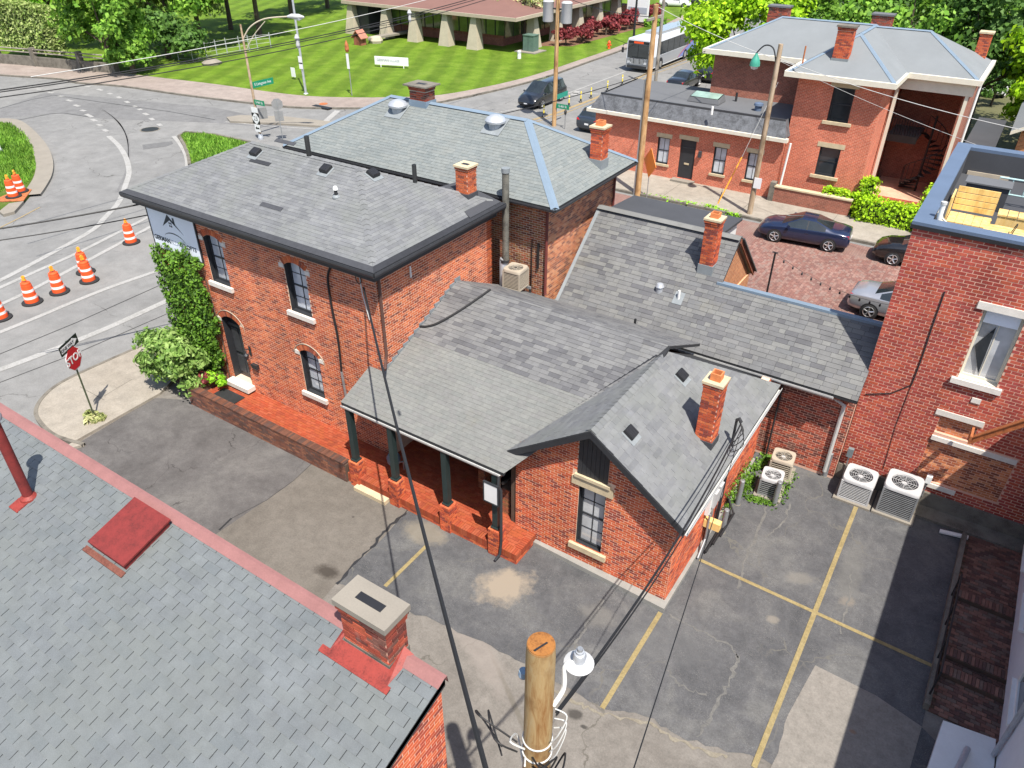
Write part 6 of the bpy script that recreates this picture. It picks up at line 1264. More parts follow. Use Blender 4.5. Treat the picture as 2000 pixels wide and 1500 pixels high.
rl = thing('porch_railing', 'black iron balustrade on the upper landing of the corner house', 'railing', (-5.4, 48.6, 3.45)); MB().tube([(-6.2, 48.6, 4.4), (-4.6, 48.6, 4.4)], .025, 5).build('rail', M['plastic_black'], rl)
for k in range(12): MB().tube([(-6.15+k*.14, 48.6, 3.45), (-6.15+k*.14, 48.6, 4.4)], .014, 4).build('baluster', M['plastic_black'], rl)
chimney(fh, -9.4, -8.6, 45.0, 45.55, 7.3, 9.25, 'brick_cottage', 'mortar_pale', 'concrete_old', 2, limit=20, slot=False, flash=('flash_grey', 7.75)); chimney(fh, -15.0, -13.8, 51.2, 51.9, 8.3, 9.15, 'brick_old', 'mortar_grey', 'roof_flat', 1, limit=0, slot=False); chimney(fh, -9.2, -8.1, 52.4, 53.1, 8.2, 9.0, 'brick_old', 'mortar_grey', 'roof_flat', 1, limit=0, slot=False); chimney(fh, -3.4, -2.8, 52.6, 53.2, 7, 8.5, 'brick_cottage', 'mortar_pale', 'sandstone', 1, limit=0, slot=False)
c = P(1570, 110, 7.9); pipe_vent(fh, (c[0], c[1], c[2]-.3), .04, .8, 'steel_rust', False)
# garden wall with hedge before the house
gwl = thing('garden_wall', 'low red brick garden wall at the edge of the pavement', 'wall', (-8.6, 43.6, 0)); MB().box(-10.6, -6.4, 43.45, 43.75, .1, .95).build('wall', M['brick_far_dark'], gwl); MB().box(-10.65, -6.35, 43.4, 43.8, .95, 1.03).build('coping', M['sandstone'], gwl); MB().box(-10.9, -10.6, 43.42, 43.8, .1, 1.2).build('pier', M['concrete_old'], gwl)
MB().box(-6.2, -3.0, 44.6, 47.3, .12, .16).build('garden_paving', M['brick_far'])['kind'] = 'structure'
# side buildings at the right edge
nb = thing('far_brick_house', 'tan brick house with pale gabled roof at the upper right edge', 'house', (3, 52, 0)); MB().box(.2, 8, 50.5, 58, 0, 4.2).build('wall', M['brick_far_tan'], nb)
MB().slab([(-.3, 50.0, 4.2), (-.3, 58.5, 4.2), (4., 58.5, 6.6), (4., 50.0, 6.6)], .15).slab([(8.4, 58.5, 4.2), (8.4, 50.0, 4.2), (4., 50.0, 6.6), (4., 58.5, 6.6)], .15).build('roof', M['roof_far'], nb)
g_ = MB(); wall_slab(g_, (.2, 50.5, 0), X_, Z_, -Y_, [(0, 4.1), (7.8, 4.1), (3.8, 6.4)], [], .2); g_.build('gable', M['brick_far_tan'], nb); MB().obox(np.array((-.3, 49.95, 4.0)), (4.3, 0, 2.4), (0, .06, 0), (0, 0, .2)).build('bargeboard', M['paint_cream'], nb); MB().box(1.0, 2.3, 50.45, 50.5, .8, 2.4).build('window', M['pane_dark'], nb)
fg_ = thing('tarred_lean_to', 'narrow dark flat-roofed lean-to beside the corner house', 'shed', (-1.4, 52, 0)); MB().box(-2.2, -.9, 49., 57, 0, 3.0).build('wall', M['brick_far_dark'], fg_); MB().box(-2.3, -.75, 48.8, 57.2, 3.0, 3.15).build('roof', M['membrane'], fg_)
gw_ = thing('tan_yard_wall', 'pale orange plastered yard wall behind the red brick building', 'wall', (0, 44, 0)); MB().box(-1.9, -1.65, 42., 48.6, .1, 2.2).box(-1.65, 3.5, 48.3, 48.6, .1, 2.0).build('wall', M['brick_far_tan'], gw_); MB().box(-1.95, -1.6, 42., 48.65, 2.2, 2.28).build('coping', M['terracotta'], gw_)
# ============ low modern building with concrete fins beyond the lawn
mb_ = thing('finned_building', 'low brown-roofed building with tapering concrete fins beyond the lawn', 'building', (-60, 78, 0))
ex, eyf, eyb, exr, zE = -71.5, 71.6, 108, -46.8, 3.65
MB().slab([(ex, eyf, zE), (exr, eyf, zE), (exr-12, eyf+12, 6.6), (ex+12, eyf+12, 6.6)], .3).slab([(exr, eyf, zE), (exr, eyb, zE), (exr-12, eyb, 6.6), (exr-12, eyf+12, 6.6)], .3).slab([(ex, eyb, zE), (ex, eyf, zE), (ex+12, eyf+12, 6.6), (ex+12, eyb, 6.6)], .3).slab([(ex+12, eyf+12, 6.6), (exr-12, eyf+12, 6.6), (exr-12, eyb, 6.6), (ex+12, eyb, 6.6)], .2).build('roof', M['roof_brown'], mb_)
MB().box(ex, exr, eyf-.05, eyf+.12, zE-.3, zE+.03).box(exr-.12, exr+.05, eyf, eyb, zE-.3, zE+.03).build('fascia', M['soffit'], mb_)
MB().box(ex+3.2, exr-4.0, eyf+3.6, eyb-1, -.6, .9).build('base_wall', M['brick_far_dark'], mb_); MB().box(ex+3.2, exr-4.0, eyf+3.62, eyb-1, .9, 1.2).build('floor_edge', M['wood_brown'], mb_)
x = ex+3.4
while x < exr-4.2:
    f = MB().box(x, x+.1, eyf+3.45, eyf+3.6, 1.2, zE-.2).build('mullion', M['trim_black'], mb_); g_ = MB().box(x+.1, x+1.25, eyf+3.5, eyf+3.55, 1.2, zE-.2).build('pane', M['pane_green'], mb_); x += 1.25
y = eyf+3.8
while y < 104:
    MB().box(exr-4.05, exr-3.95, y, y+.1, .9, zE-.2).build('mullion', M['trim_black'], mb_); MB().box(exr-4.02, exr-3.98, y+.1, y+1.7, .9, zE-.2).build('pane', M['pane_green'], mb_); y += 1.7
def fin(x, y, dx, dy):
    # leaning concrete fin: wide foot, narrow top, set square to the facade
    s_ = MB(); dx, dy = np.array(dx, float), np.array(dy, float); o = np.array((x, y, -.4)); t_ = .55
    s_._add([o-.8*dx, o+.8*dx, o+.8*dx+1.3*dy, o-.8*dx+1.3*dy, o-.3*dx+.5*dy+(0, 0, zE+.2), o+.3*dx+.5*dy+(0, 0, zE+.2), o+.3*dx+1.3*dy+(0, 0, zE+.35), o-.3*dx+1.3*dy+(0, 0, zE+.35)], [(0, 1, 5, 4), (1, 2, 6, 5), (2, 3, 7, 6), (3, 0, 4, 7), (4, 5, 6, 7)])
    s_.build('fin', M['concrete_fin'], mb_)
for q in ((689, 72), (754, 72), (808, 55), (870, 72), (925, 62)): p_ = onY(*q, eyf+.3); fin(p_[0], eyf-.2, X_, Y_)
for k in range(6): fin(exr-.2, eyf+5.+k*5.0, Y_, -X_)
MB().box(ex+1.2, ex+3.2, eyf+1, eyb-1, -.5, zE-.1).build('end_wall', M['trim_char'], mb_)
br = thing('entrance_bridge', 'small concrete entrance bridge with thin rails before the finned building', 'bridge', (-61, 71.5, 0)); a, b = P(722, 84), P(845, 62); br_d = (b-a)/np.linalg.norm(b-a); MB().obox(a+.5*Z_, b-a, (.9, -1.2, 0), .2*Z_).build('deck', M['concrete'], br)
for k in range(7): MB().tube([a+(b-a)*k/6+(0, 0, .7), a+(b-a)*k/6+(0, 0, 1.6)], .03, 5).build('baluster', M['trim_black'], br)
MB().tube([a+1.6*Z_, b+1.6*Z_], .03, 5).build('rail', M['trim_black'], br)
wbk_ = thing('white_building', 'white flat-fronted building at the far upper left corner', 'building', (-148, 80, 0)); MB().box(-170, -128, 76, 90, 0, 7).build('wall', M['paint_white'], wbk_); MB().box(-170.3, -127.7, 75.7, 90, 7, 7.4).build('roof', M['roof_flat'], wbk_)
# ------------------------------------------------------------ equipment, signs, street furniture
def ac_unit(label, loc, w_, h, rz=0, top='ac_grey', body='ac_grey', slats=9, wall=True, group='air conditioners', pad=True, fan='ac_grey'):
    t = thing('air_conditioner', label, 'air conditioner', loc, group, rz); r = w_/2
    def L(mb, name, m, **k): return mb.build(name, M[m], t, local=True, **k)
    if pad: L(MB().box(-r-.09, r+.09, -r-.09, r+.09, 0, .07), 'base_pad', 'concrete')
    z0 = .07 if pad else 0.
    L(MB().box(-r+.045, r-.045, -r+.045, r-.045, z0+.02, h-.06), 'coil', 'ac_coil')
    L(MB().box(-r, r, -r, r, z0, z0+.06), 'base_pan', body)
    for sx in (-1, 1):
        for sy in (-1, 1): L(MB().box(sx*r-.05 if sx > 0 else -r, sx*r if sx > 0 else -r+.05, sy*r-.05 if sy > 0 else -r, sy*r if sy > 0 else -r+.05, z0+.06, h-.08), 'corner_post', body)
    n = slats
    for k in range(n):
        z = z0+.1+(h-.22-z0)*k/(n-1)
        for (a, b, c, d) in ((-r+.04, r-.04, -r+.004, -r+.02), (-r+.04, r-.04, r-.02, r-.004), (-r+.004, -r+.02, -r+.04, r-.04), (r-.02, r-.004, -r+.04, r-.04)):
            L(MB().box(a, b, c, d, z, z+.022), 'louver', body)
    # top cap: rounded square with a round opening
    N_ = 48; ro, ri = r*1.03, r*.74; V = []; F = []
    for k in range(N_):
        a = 2*math.pi*k/N_; c_, s_ = math.cos(a), math.sin(a); m = (abs(c_)**7+abs(s_)**7)**(-1/7)
        for rad, z in ((ro*m, h-.1), (ro*m, h-.03), (ro*m*.96, h), (ri*1.03, h), (ri, h-.02), (ri, h-.1)): V.append((rad*c_, rad*s_, z))
    for k in range(N_):
        for j in range(5): i0, i1 = k*6+j, ((k+1) % N_)*6+j; F.append((i0, i1, i1+1, i0+1))
    L(MB()._add(V, F), 'top_cap', top, smooth=True, ang=50)
    L(MB().lathe([(ri-.004, h-.2), (ri-.004, h-.19)], seg=24), 'fan_well', 'ac_coil')
    for k in range(5):
        a = 2*math.pi*k/5; q = [(.06*math.cos(a), .06*math.sin(a), h-.09), (ri*.88*math.cos(a-.32), ri*.88*math.sin(a-.32), h-.12), (ri*.9*math.cos(a+.32), ri*.9*math.sin(a+.32), h-.07)]
        L(MB()._add(q+[(x, y, z-.006) for x, y, z in q], [(0, 1, 2), (5, 4, 3), (0, 3, 4, 1), (1, 4, 5, 2), (2, 5, 3, 0)]), 'fan_blade', fan)
    L(MB().lathe([(.08, h-.14), (.08, h-.05), (.05, h-.04)], seg=14), 'fan_hub', fan, smooth=True)
    gb = MB()
    for rr in (.3, .5, .7, .88): gb.tube([(ri*rr*math.cos(x), ri*rr*math.sin(x), h-.01) for x in np.linspace(0, 6.2832, 25)], .005, 4)
    for k in range(8): a = k*math.pi/4; gb.tube([(.05*math.cos(a), .05*math.sin(a), h-.008), (ri*math.cos(a), ri*math.sin(a), h-.008)], .006, 4)
    L(gb, 'fan_guard', top); return t
ac_unit('large grey air conditioner, right of the pair by the red wall', (.42, 20.1, .012), .95, 1.05, 0, 'ac_grey', 'steel_grey', 13)
ac_unit('grey air conditioner, left of the pair by the red wall', (-.72, 20.05, .012), .88, .8, 0, 'ac_grey', 'ac_grey', 10)
ac_unit('light grey air conditioner in weeds beside the white meter panel', tuple(P(1501, 962)+(0, 0, .01)), .62, .72, .12, 'ac_grey', 'steel_grey', 7)
ac_unit('cream air conditioner against the brick wall behind the grey one', tuple(P(1522, 925)+(0, 0, .01)), .66, .72, .1, 'ac_beige', 'ac_beige', 7)
ac_unit('beige air conditioner on a stand beside the flue pipe', (-12.58, 19.32, 4.05), .66, .72, .05, 'ac_beige', 'ac_beige', 11, pad=False, fan='steel_dark')
sd = thing('metal_stand', 'small metal stand carrying the beige air conditioner', 'stand', (-12.58, 19.3, 3.3)); MB().box(-12.98, -12.15, 18.98, 19.04, 3.95, 4.04).box(-12.98, -12.15, 19.58, 19.64, 3.95, 4.04).build('rail', M['steel_grey'], sd)
for a in (-12.95, -12.22):
    for b in (19.0, 19.6): MB().box(a, a+.05, b, b+.05, 3.3, 3.95).build('leg', M['steel_dark'], sd)
# disconnect box and pipe bollards by the wall
for k, (q, h_, lab) in enumerate((((1610, 930), .95, 'grey steel pipe bollard below the white downspout'), ((1440, 985), .95, 'grey pipe bollard between the cottage wall and the air conditioners'), ((1512, 985), .9, 'grey pipe bollard in front of the light grey air conditioner'), ((1410, 1040), .9, 'grey pipe bollard nearest the cottage corner'))):
    p = P(*q); b = thing('pipe_bollard', lab, 'bollard', p, 'pipe bollards'); MB().lathe([(.075, 0), (.075, h_-.02), (.06, h_)], tuple(p), 14).build('post', M['steel_grey'], b, True); MB().lathe([(.1, 0), (.1, .02)], tuple(p), 14).build('footing', M['concrete_old'], b)
sw = thing('switch_box', 'small grey electric switch box on a conduit by the red wall', 'box', (-1.2, 20.6, 0)); MB().box(-1.3, -1.14, 20.5, 20.62, .95, 1.25).build('box', pbr('sw', (.14, .17, .18), .5), sw); MB().tube([(-1.22, 20.56, 0), (-1.22, 20.56, .95)], .025, 6).build('conduit', M['steel_grey'], sw)
sw = thing('switch_box', 'white electric switch box above the large air conditioner', 'box', (.95, 20.6, 0)); MB().box(.9, 1.05, 20.52, 20.66, .95, 1.2).build('box', M['paint_white'], sw); MB().tube([(.97, 20.6, .4), (.97, 20.6, .95)], .02, 6).build('conduit', M['steel_grey'], sw)
# ------------------------------------------------ traffic barrels
def barrel(loc, label, tilt=0.):
    t = thing('traffic_barrel', label, 'traffic barrel', loc, 'orange traffic barrels', tilt)
    L = lambda mb, n, m, **k: mb.build(n, M[m], t, local=True, **k)
    L(MB().lathe([(.43, 0), (.43, .05), (.38, .075)], seg=22), 'rubber_base', 'rubber', smooth=True)
    pr = [(.285, .06), (.28, .22), (.268, .225), (.262, .38), (.25, .385), (.245, .54), (.235, .545), (.23, .7), (.22, .705), (.214, .86), (.2, .865), (.196, .96), (.15, .99), (.05, 1.0)]
    L(MB().lathe(pr, seg=22), 'drum', 'orange', smooth=True, ang=25)
    for z0, z1, r0, r1 in ((.25, .36, .269, .266), (.56, .67, .238, .234)): L(MB().lathe([(r0, z0), (r1, z1)], seg=22), 'white_band', 'reflective', smooth=True)
    L(MB().tube([(-.12, 0, .99), (-.1, 0, 1.06), (.1, 0, 1.06), (.12, 0, .99)], .02, 6), 'handle', 'orange')
    L(MB().box(-.07, .07, -.05, .05, 1.06, 1.13), 'battery_case', 'amber'); L(MB().lathe([(.075, -.03), (.08, 0), (.075, .03)], (0, 0, 0), 14), 'lamp', 'amber').matrix_basis = Matrix.Translation((0, 0, 1.21)) @ Matrix.Rotation(R(90), 4, 'X')
    return t
for q, lab in (((64, 591), 'orange barrel with white bands, second from left along the lane'), ((117, 571), 'orange barrel with white bands, third from left along the lane'), ((175, 549), 'orange barrel in front of another one, middle of the lane'), ((168, 532), 'orange barrel mostly hidden behind another in the lane'), ((257, 474), 'lone orange barrel nearest the wall sign'), ((3, 622), 'orange barrel cut off by the left edge, lowest in the lane')):
    p = P(*q); barrel((p[0], p[1], .008), lab, rng.random()*3)
for q, lab in (((27, 384), 'front orange barrel of the two on the rusty steel plate'), ((41, 374), 'rear orange barrel of the two on the rusty steel plate')):
    p = P(*q, .19); barrel((p[0], p[1], .19), lab, rng.random()*3)
# ------------------------------------------------ signs
def panel(mb, c, U, W, w_, h, t=.012, poly=None):
    c, U, W = [np.asarray(q, float) for q in (c, U, W)]; N = np.cross(U, W)
    pts = poly or [(-w_/2, -h/2), (w_/2, -h/2), (w_/2, h/2), (-w_/2, h/2)]; n = len(pts)
    V = [c+a*U+b*W+t/2*N for a, b in pts]+[c+a*U+b*W-t/2*N for a, b in pts]
    return mb._add(V, [tuple(range(n)), tuple(range(2*n-1, n-1, -1))]+[((i+1) % n, i, n+i, n+(i+1) % n) for i in range(n)])
SU = np.array((-.5, .866, 0.)); SN = np.array((.866, .5, 0.))
b0 = P(187, 820); st = thing('stop_sign', 'red octagonal stop sign with one-way arrow on a leaning green post', 'sign', (b0[0], b0[1], .1))
MB().tube([(b0[0], b0[1], .0), (b0[0], b0[1], 3.15)], .03, 6).build('post', pbr('post_green', (.06, .075, .04), .6, var=.3), st)
cs = np.array((b0[0], b0[1], 2.5))+SN*.045; octo = lambda r: [(r*math.cos(R(22.5+45*k)), r*math.sin(R(22.5+45*k))) for k in range(8)]
panel(MB(), cs, SU, Z_, 0, 0, .01, octo(.43)).build('border', M['sign_white'], st); panel(MB(), cs+SN*.006, SU, Z_, 0, 0, .01, octo(.395)).build('face', M['sign_red'], st); text_mesh('lettering', 'STOP', .36, cs+SN*.014, SU, Z_, M['sign_white'], st, bold=.008)
c1 = np.array((b0[0], b0[1], 3.0))+SN*.045; panel(MB(), c1, SU, Z_, 1.0, .34).build('one_way_plate', M['sign_black'], st); panel(MB(), c1+SN*.008, SU, Z_, 0, 0, .006, [(-.44, -.09), (.2, -.09), (.2, -.14), (.45, 0), (.2, .14), (.2, .09), (-.44, .09)]).build('arrow', M['sign_white'], st); text_mesh('lettering', 'ONE WAY', .15, c1+SN*.014-SU*.1, SU, Z_, M['sign_black'], st)
# ------------------------------------------------ street-lamp post with street names and route shield
b0 = P(510, 272); lp = thing('street_lamp', 'rusty street lamp with curved arm, street name signs and route shield', 'street lamp', b0); H0 = hgt(b0, 48)
MB().tube([b0, b0+H0*.5*Z_, b0+H0*Z_], [.1, .085, .06], 10).build('pole', pbr('pole_rust', (.4, .3, .2), .7, var=.35, scale=3, tint=(.3, .12, .05)), lp, True); MB().lathe([(.2, 0), (.2, .12), (.12, .4)], tuple(b0), 12).build('base', M['galv'], lp)
top = b0+(H0-.9)*Z_; arm = smooth_line([top, top+(.5, .35, .75), top+(1.4, .9, 1.25), top+(2.7, 1.7, 1.4)]); MB().tube(arm, .045, 8).tube(smooth_line([top-(0, 0, .8), top+(.6, .4, .2), top+(1.4, .9, 1.1)]), .03, 6).build('arm', M['concrete_fin'], lp, True)
e_ = arm[-1]; MB().tube([e_, e_+(.25, .15, .03), e_+(.65, .4, 0), e_+(.95, .6, -.03)], [.06, .15, .17, .06], 10).build('lamp_head', M['ac_grey'], lp, True); MB().tube([e_+(.3, .18, -.05), e_+(.65, .4, -.12), e_+(.85, .53, -.06)], [.08, .14, .05], 8).build('lens', M['lamp_clear'], lp, True)
cS = onY(518, 168, b0[1]); cS = b0+(0, 0, hgt(b0, 168)); c = cS+(.06, .95, .05); panel(MB(), c, Y_, Z_, 1.9, .42).build('name_sign', M['sign_green'], lp); text_mesh('lettering', 'E Livingston Ave', .27, c+(.012, 0, 0), Y_, Z_, M['sign_white'], lp, depth=.002, sx=.82)
c = b0+(.6, -.08, hgt(b0, 198)); panel(MB(), c, X_, Z_, 1.05, .34).build('name_sign', M['sign_green'], lp); text_mesh('lettering', 'S 4th St', .25, c+(0, -.012, 0), X_, Z_, M['sign_white'], lp, depth=.002, sx=.9)
zc_ = hgt(b0, 231); c = b0+(-.0, -.13, zc_); panel(MB(), c, X_, Z_, .75, .75, .01).build('route_plate', M['sign_black'], lp); sh_ = [(.33*math.cos(t)*(1+.12*math.cos(4*t)), .33*math.sin(t)*(1.02+.1*math.cos(4*t))) for t in np.linspace(0, 2*math.pi, 24, endpoint=False)]; panel(MB(), c-(0, .01, 0), X_, Z_, 0, 0, .006, sh_).build('shield', M['sign_white'], lp); text_mesh('lettering', '23', .42, c-(0, .018, 0), X_, Z_, M['sign_black'], lp, depth=.002)
c2 = c+(0, 0, .6); panel(MB(), c2, X_, Z_, .62, .36, .01).build('direction_plate', M['sign_white'], lp); c3 = c-(0, 0, .66); panel(MB(), c3, X_, Z_, .55, .5, .01).build('arrow_plate', M['sign_white'], lp); panel(MB(), c3-(0, .01, 0), X_, Z_, 0, 0, .006, [(-.2, 0), (-.06, .12), (-.06, .05), (.2, .05), (.2, -.05), (-.06, -.05), (-.06, -.12)]).build('arrow', M['sign_black'], lp)
c = b0+(.25, .35, zc_+.3); panel(MB(), c, (.5, .87, 0), Z_, .6, .75, .01).build('sign_back', M['sign_back'], lp)
b0 = P(553, 276); sg = thing('sign_post', 'grey back of a tall double sign on a thin post beside the lamp', 'sign', b0); MB().tube([b0, b0+2.9*Z_], .03, 6).build('post', M['steel_grey'], sg); panel(MB(), b0+(0, 0, 2.55), (.6, .8, 0), Z_, 0, 0, .012, octo(.4)).build('sign_back', M['sign_back'], sg); panel(MB(), b0+(.0, .0, 1.75), (.6, .8, 0), Z_, .6, .7).build('sign_back', M['sign_back'], sg)
b0 = P(598, 186); sg = thing('tall_pole', 'tall slim grey steel pole with white signs at the lawn edge', 'pole', b0); MB().tube([b0, b0+12*Z_], [.11, .07], 10).build('shaft', M['galv'], sg); MB().lathe([(.25, 0), (.25, .1), (.15, .2)], tuple(b0), 12).build('base', M['galv'], sg)
for yy, h_ in ((117, .6), (128, .5)): panel(MB(), b0+(.0, -.12, hgt(b0, yy)), X_, Z_, .42, h_).build('sign_panel', M['sign_white'], sg)
b0 = P(575, 158); sg = thing('lawn_marker', 'small white lawn sign left of the tall grey pole', 'sign', b0); MB().tube([b0, b0+.5*Z_], .02, 6).build('post', M['steel_dark'], sg); panel(MB(), b0+(0, 0, .75), X_, Z_, .5, .8, .05).build('panel', M['sign_white'], sg)
b0 = P(688, 190); sg = thing('marker_post', 'slim post with orange cap standing at the lawn edge', 'post', b0); MB().tube([b0, b0+3.0*Z_], .04, 6).build('post', M['steel_grey'], sg); panel(MB(), b0+(0, -.06, 2.9), X_, Z_, .28, 1.2).build('plate', M['sign_white'], sg); MB().lathe([(.1, 3.6), (.18, 3.8), (.15, 4.2), (.03, 4.5)], tuple(b0), 10).build('cap', M['steel_rust'], sg)
# ------------------------------------------------ the near pole with the lamp
pt = P(1057, 1256, 9.0); px_, py_ = pt[0], pt[1]
pn = thing('utility_pole', 'near wooden utility pole with freshly sawn orange top', 'utility pole', (px_, py_, 0)); MB().lathe([(.2, 0), (.175, 5), (.158, 8.8), (.15, 8.98)], (px_, py_, 0), 28).build('shaft', M['wood_pole'], pn, True, 60); MB().lathe([(.152, 8.965), (.145, 8.995), (.02, 9.0)], (px_, py_, 0), 28).build('sawn_top', M['wood_end'], pn)
MB().obox((px_-.02, py_-.12, 8.985), (.02, .0, 0), (.06, .16, 0), (0, 0, .022)).build('check_crack', M['plastic_black'], pn)
for z, r in ((7.3, .175), (7.05, .178)): MB().lathe([(r, z), (r+.004, z+.004), (r+.004, z+.014), (r, z+.018)], (px_, py_, 0), 24).build('strap', M['wire_pale'], pn)
MB().lathe([(.05, 0), (.06, .03), (.05, .1)], (px_-.22, py_+.02, 8.25), 10).build('insulator', pbr('insul', (.2, .28, .36), .3), pn)
ly = thing('yard_lamp', 'white yard light with disc shade on an arm from the near pole', 'street lamp', (px_+.15, py_, 8.2)); lc = P(1131, 1292, 8.55); a0 = np.array((px_+.15, py_+.06, 7.98))
MB().tube(smooth_line([a0, a0+(.05, .12, .2), lc+(-.1, -.12, -.02), lc+(-.02, -.02, .0)]), .028, 8).build('arm', M['paint_white'], ly, True); MB().lathe([(.16, -.03), (.165, -.02), (.06, .02)], tuple(lc), 24).build('shade', M['ac_grey'], ly, True); MB().lathe([(.065, 0), (.075, .1), (.06, .14), (.045, .15), (.045, .18)], tuple(lc), 18).build('housing', M['galv'], ly, True); MB().lathe([(.03, .17), (.035, .2), (.03, .22)], tuple(lc), 12).build('photocell', M['steel_grey'], ly)
rl = random.Random(3)
for k in range(7):
    a = np.array((px_+.02+.1*(k % 4)-.2, py_-.15, 7.25-.05*k)); MB().tube(smooth_line([a, a+(-.45+.27*(k % 4)+.05*k, -.1, .25-.08*(k % 3)), a+(-.62+.42*(k % 4), .1+.05*k, -.1), a+(-.25+.2*(k % 4), .05, -.4)]), .012, 5).build('loose_wire', M['wire'] if k not in (1, 5) else M['wire_pale'], pn)
for k in range(3):
    a = np.array((px_+.18, py_+.05, 7.95-.18*k)); MB().tube(smooth_line([a, a+(.14, .02, -.05+.05*k), a+(.1, -.08, -.3), a+(.02, -.1, -.5)]), .008, 5).build('loose_wire', M['wire_pale'], pn)
# ------------------------------------------------ other poles
def wood_pole(q, h, r, mat, label, cat='utility pole'):
    b = P(*q); t = thing('utility_pole', label, cat, b, 'wooden utility poles'); MB().tube([b, b+h*.5*Z_, b+h*Z_], [r, r*.9, r*.78], 14).build('shaft', M[mat], t, True); return t, b
t, b = wood_pole((1082, 246), 13., .17, 'pole_new', 'wooden pole with two grey transformer cans beside the minivan'); zt = hgt(b, 22)
for dx in (-.75, .75): MB().lathe([(.36, -.7), (.38, -.65), (.38, .55), (.4, .58), (.3, .68), (.1, .7)], (b[0]+dx, b[1]-.05, zt), 18).build('transformer', M['ac_grey'], t, True); MB().box(b[0]+min(0, dx), b[0]+max(0, dx), b[1]-.06, b[1]+.06, zt+.1, zt+.2).build('bracket', M['steel_dark'], t)
c = b+(.1, .95, hgt(b, 190)); panel(MB(), c, Y_, Z_, 1.6, .36).build('name_sign', pbr('teal_sign', (.03, .3, .22), .4), t); c = b+(.75, -.1, hgt(b, 205)); panel(MB(), c, X_, Z_, 1.1, .34).build('name_sign', M['sign_green'], t); text_mesh('lettering', 'S 4th St', .25, c-(0, .012, 0), X_, Z_, M['sign_white'], t, depth=.002, sx=.9)
t, b = wood_pole((1245, 382), 10.2, .17, 'pole_new', 'orange-brown wooden pole with grey conduit beside the hipped house'); MB().tube([b+(-.22, -.02, 0), b+(-.2, -.02, 6.5)], .06, 8).build('conduit', M['steel_grey'], t); MB().box(b[0]-.06, b[0]+.06, b[1]-.9, b[1]+.9, 9.5, 9.62).build('crossarm', M['pole_grey'], t)
t, b = wood_pole((1279, 172), 9.6, .16, 'pole_grey', 'weathered grey wooden pole standing in front of the bus')
t, b = wood_pole((1463, 421), hgt(P(1463, 421), 86), .15, 'pole_old', 'brown wooden pole carrying the green teardrop lamp'); hz = hgt(b, 100)
MB().box(b[0]-.02, b[0]+.38, b[1]-.2, b[1]-.17, hgt(b, 365), hgt(b, 345)).build('notice', M['sign_white'], t)
gl = thing('teardrop_lamp', 'green teardrop street lamp on a curled arm from the brown pole', 'street lamp', b+(0, 0, hz)); MB().tube(smooth_line([b+(0, 0, hz-.9), b+(-.3, .0, hz+.05), b+(-.75, 0, hz+.2), b+(-1.1, 0, hz-.15), b+(-1.12, 0, hz-.3)]), .035, 8).build('arm', M['steel_dark'], gl, True); MB().lathe([(.26, -.5), (.25, -.35), (.18, -.15), (.09, 0), (.05, .1)], (b[0]-1.12, b[1], hz-.3), 16).build('shade', pbr('lamp_green', (.05, .28, .2), .4), gl, True); MB().lathe([(.05, -.68), (.17, -.62), (.22, -.5)], (b[0]-1.12, b[1], hz-.3), 14).build('globe', M['lamp_clear'], gl, True)
b = P(1263, 386); os_ = thing('road_work_sign', 'orange diamond road sign on a thin stake by the hipped house corner', 'sign', b); MB().tube([b, b+2.6*Z_], .025, 6).build('stake', M['steel_grey'], os_); zz = hgt(b, 318); panel(MB(), b+(0, -.05, zz), (.75, -.66, 0), Z_, 0, 0, .02, [(-.85, 0), (0, -.85), (.85, 0), (0, .85)]).build('panel', pbr('sign_orange', (.9, .26, .03), .5, var=.08), os_)
b = P(1400, 402); gy = thing('guy_guard', 'thin yellow guy-wire guard leaning over the far pavement', 'guard', b); MB().tube([b, b+(.6, 1.2, 2.6)], .035, 6).build('sleeve', M['amber'], gy); MB().tube([b+(.6, 1.2, 2.6), b+(1.5, 2.4, 6.5)], .01, 4).build('wire', M['wire_pale'], gy)
b = P(1103, 252); pm = thing('parking_meter', 'small dark parking meter by the dark hatchback', 'parking meter', b); MB().tube([b, b+1.1*Z_], .03, 6).build('post', M['steel_grey'], pm); MB().lathe([(.06, 1.05), (.1, 1.15), (.1, 1.3), (.05, 1.4)], tuple(b), 10).build('head', M['steel_dark'], pm)
for k, (q, w_) in enumerate((((1062, 228), 'first, nearest the minivan'), ((1111, 208), 'second from the minivan'), ((1134, 200), 'third from the minivan'), ((1154, 192), 'fourth from the minivan'), ((1186, 178), 'fifth from the minivan'), ((1215, 166), 'sixth, nearest the bus'))):
    b = P(*q); t = thing('lane_delineator', 'yellow flexible lane post in the street centre, '+w_, 'delineator', b, 'yellow lane posts'); MB().lathe([(.06, .1), (.055, .85), (.03, .9)], tuple(b), 10).build('post', M['yellow_paint'], t, True); MB().lathe([(.14, 0), (.14, .05), (.08, .12), (.065, .3)], tuple(b), 10).build('base', M['steel_dark'], t); MB().lathe([(.06, .6), (.06, .68)], tuple(b), 10).build('band', M['reflective'], t)
b = P(1189, 97); hy = thing('fire_hydrant', 'orange fire hydrant on the verge near the bus', 'hydrant', b); MB().lathe([(.2, 0), (.2, .08), (.13, .1), (.13, .55), (.18, .58), (.15, .72), (.05, .82)], tuple(b+(0, 0, .1)), 14).build('barrel', M['orange'], hy, True); MB().tube([b+(-.26, 0, .5), b+(.26, 0, .5)], .075, 8).tube([b+(0, -.26, .45), b+(0, 0, .45)], .09, 8).build('nozzle', M['orange'], hy)
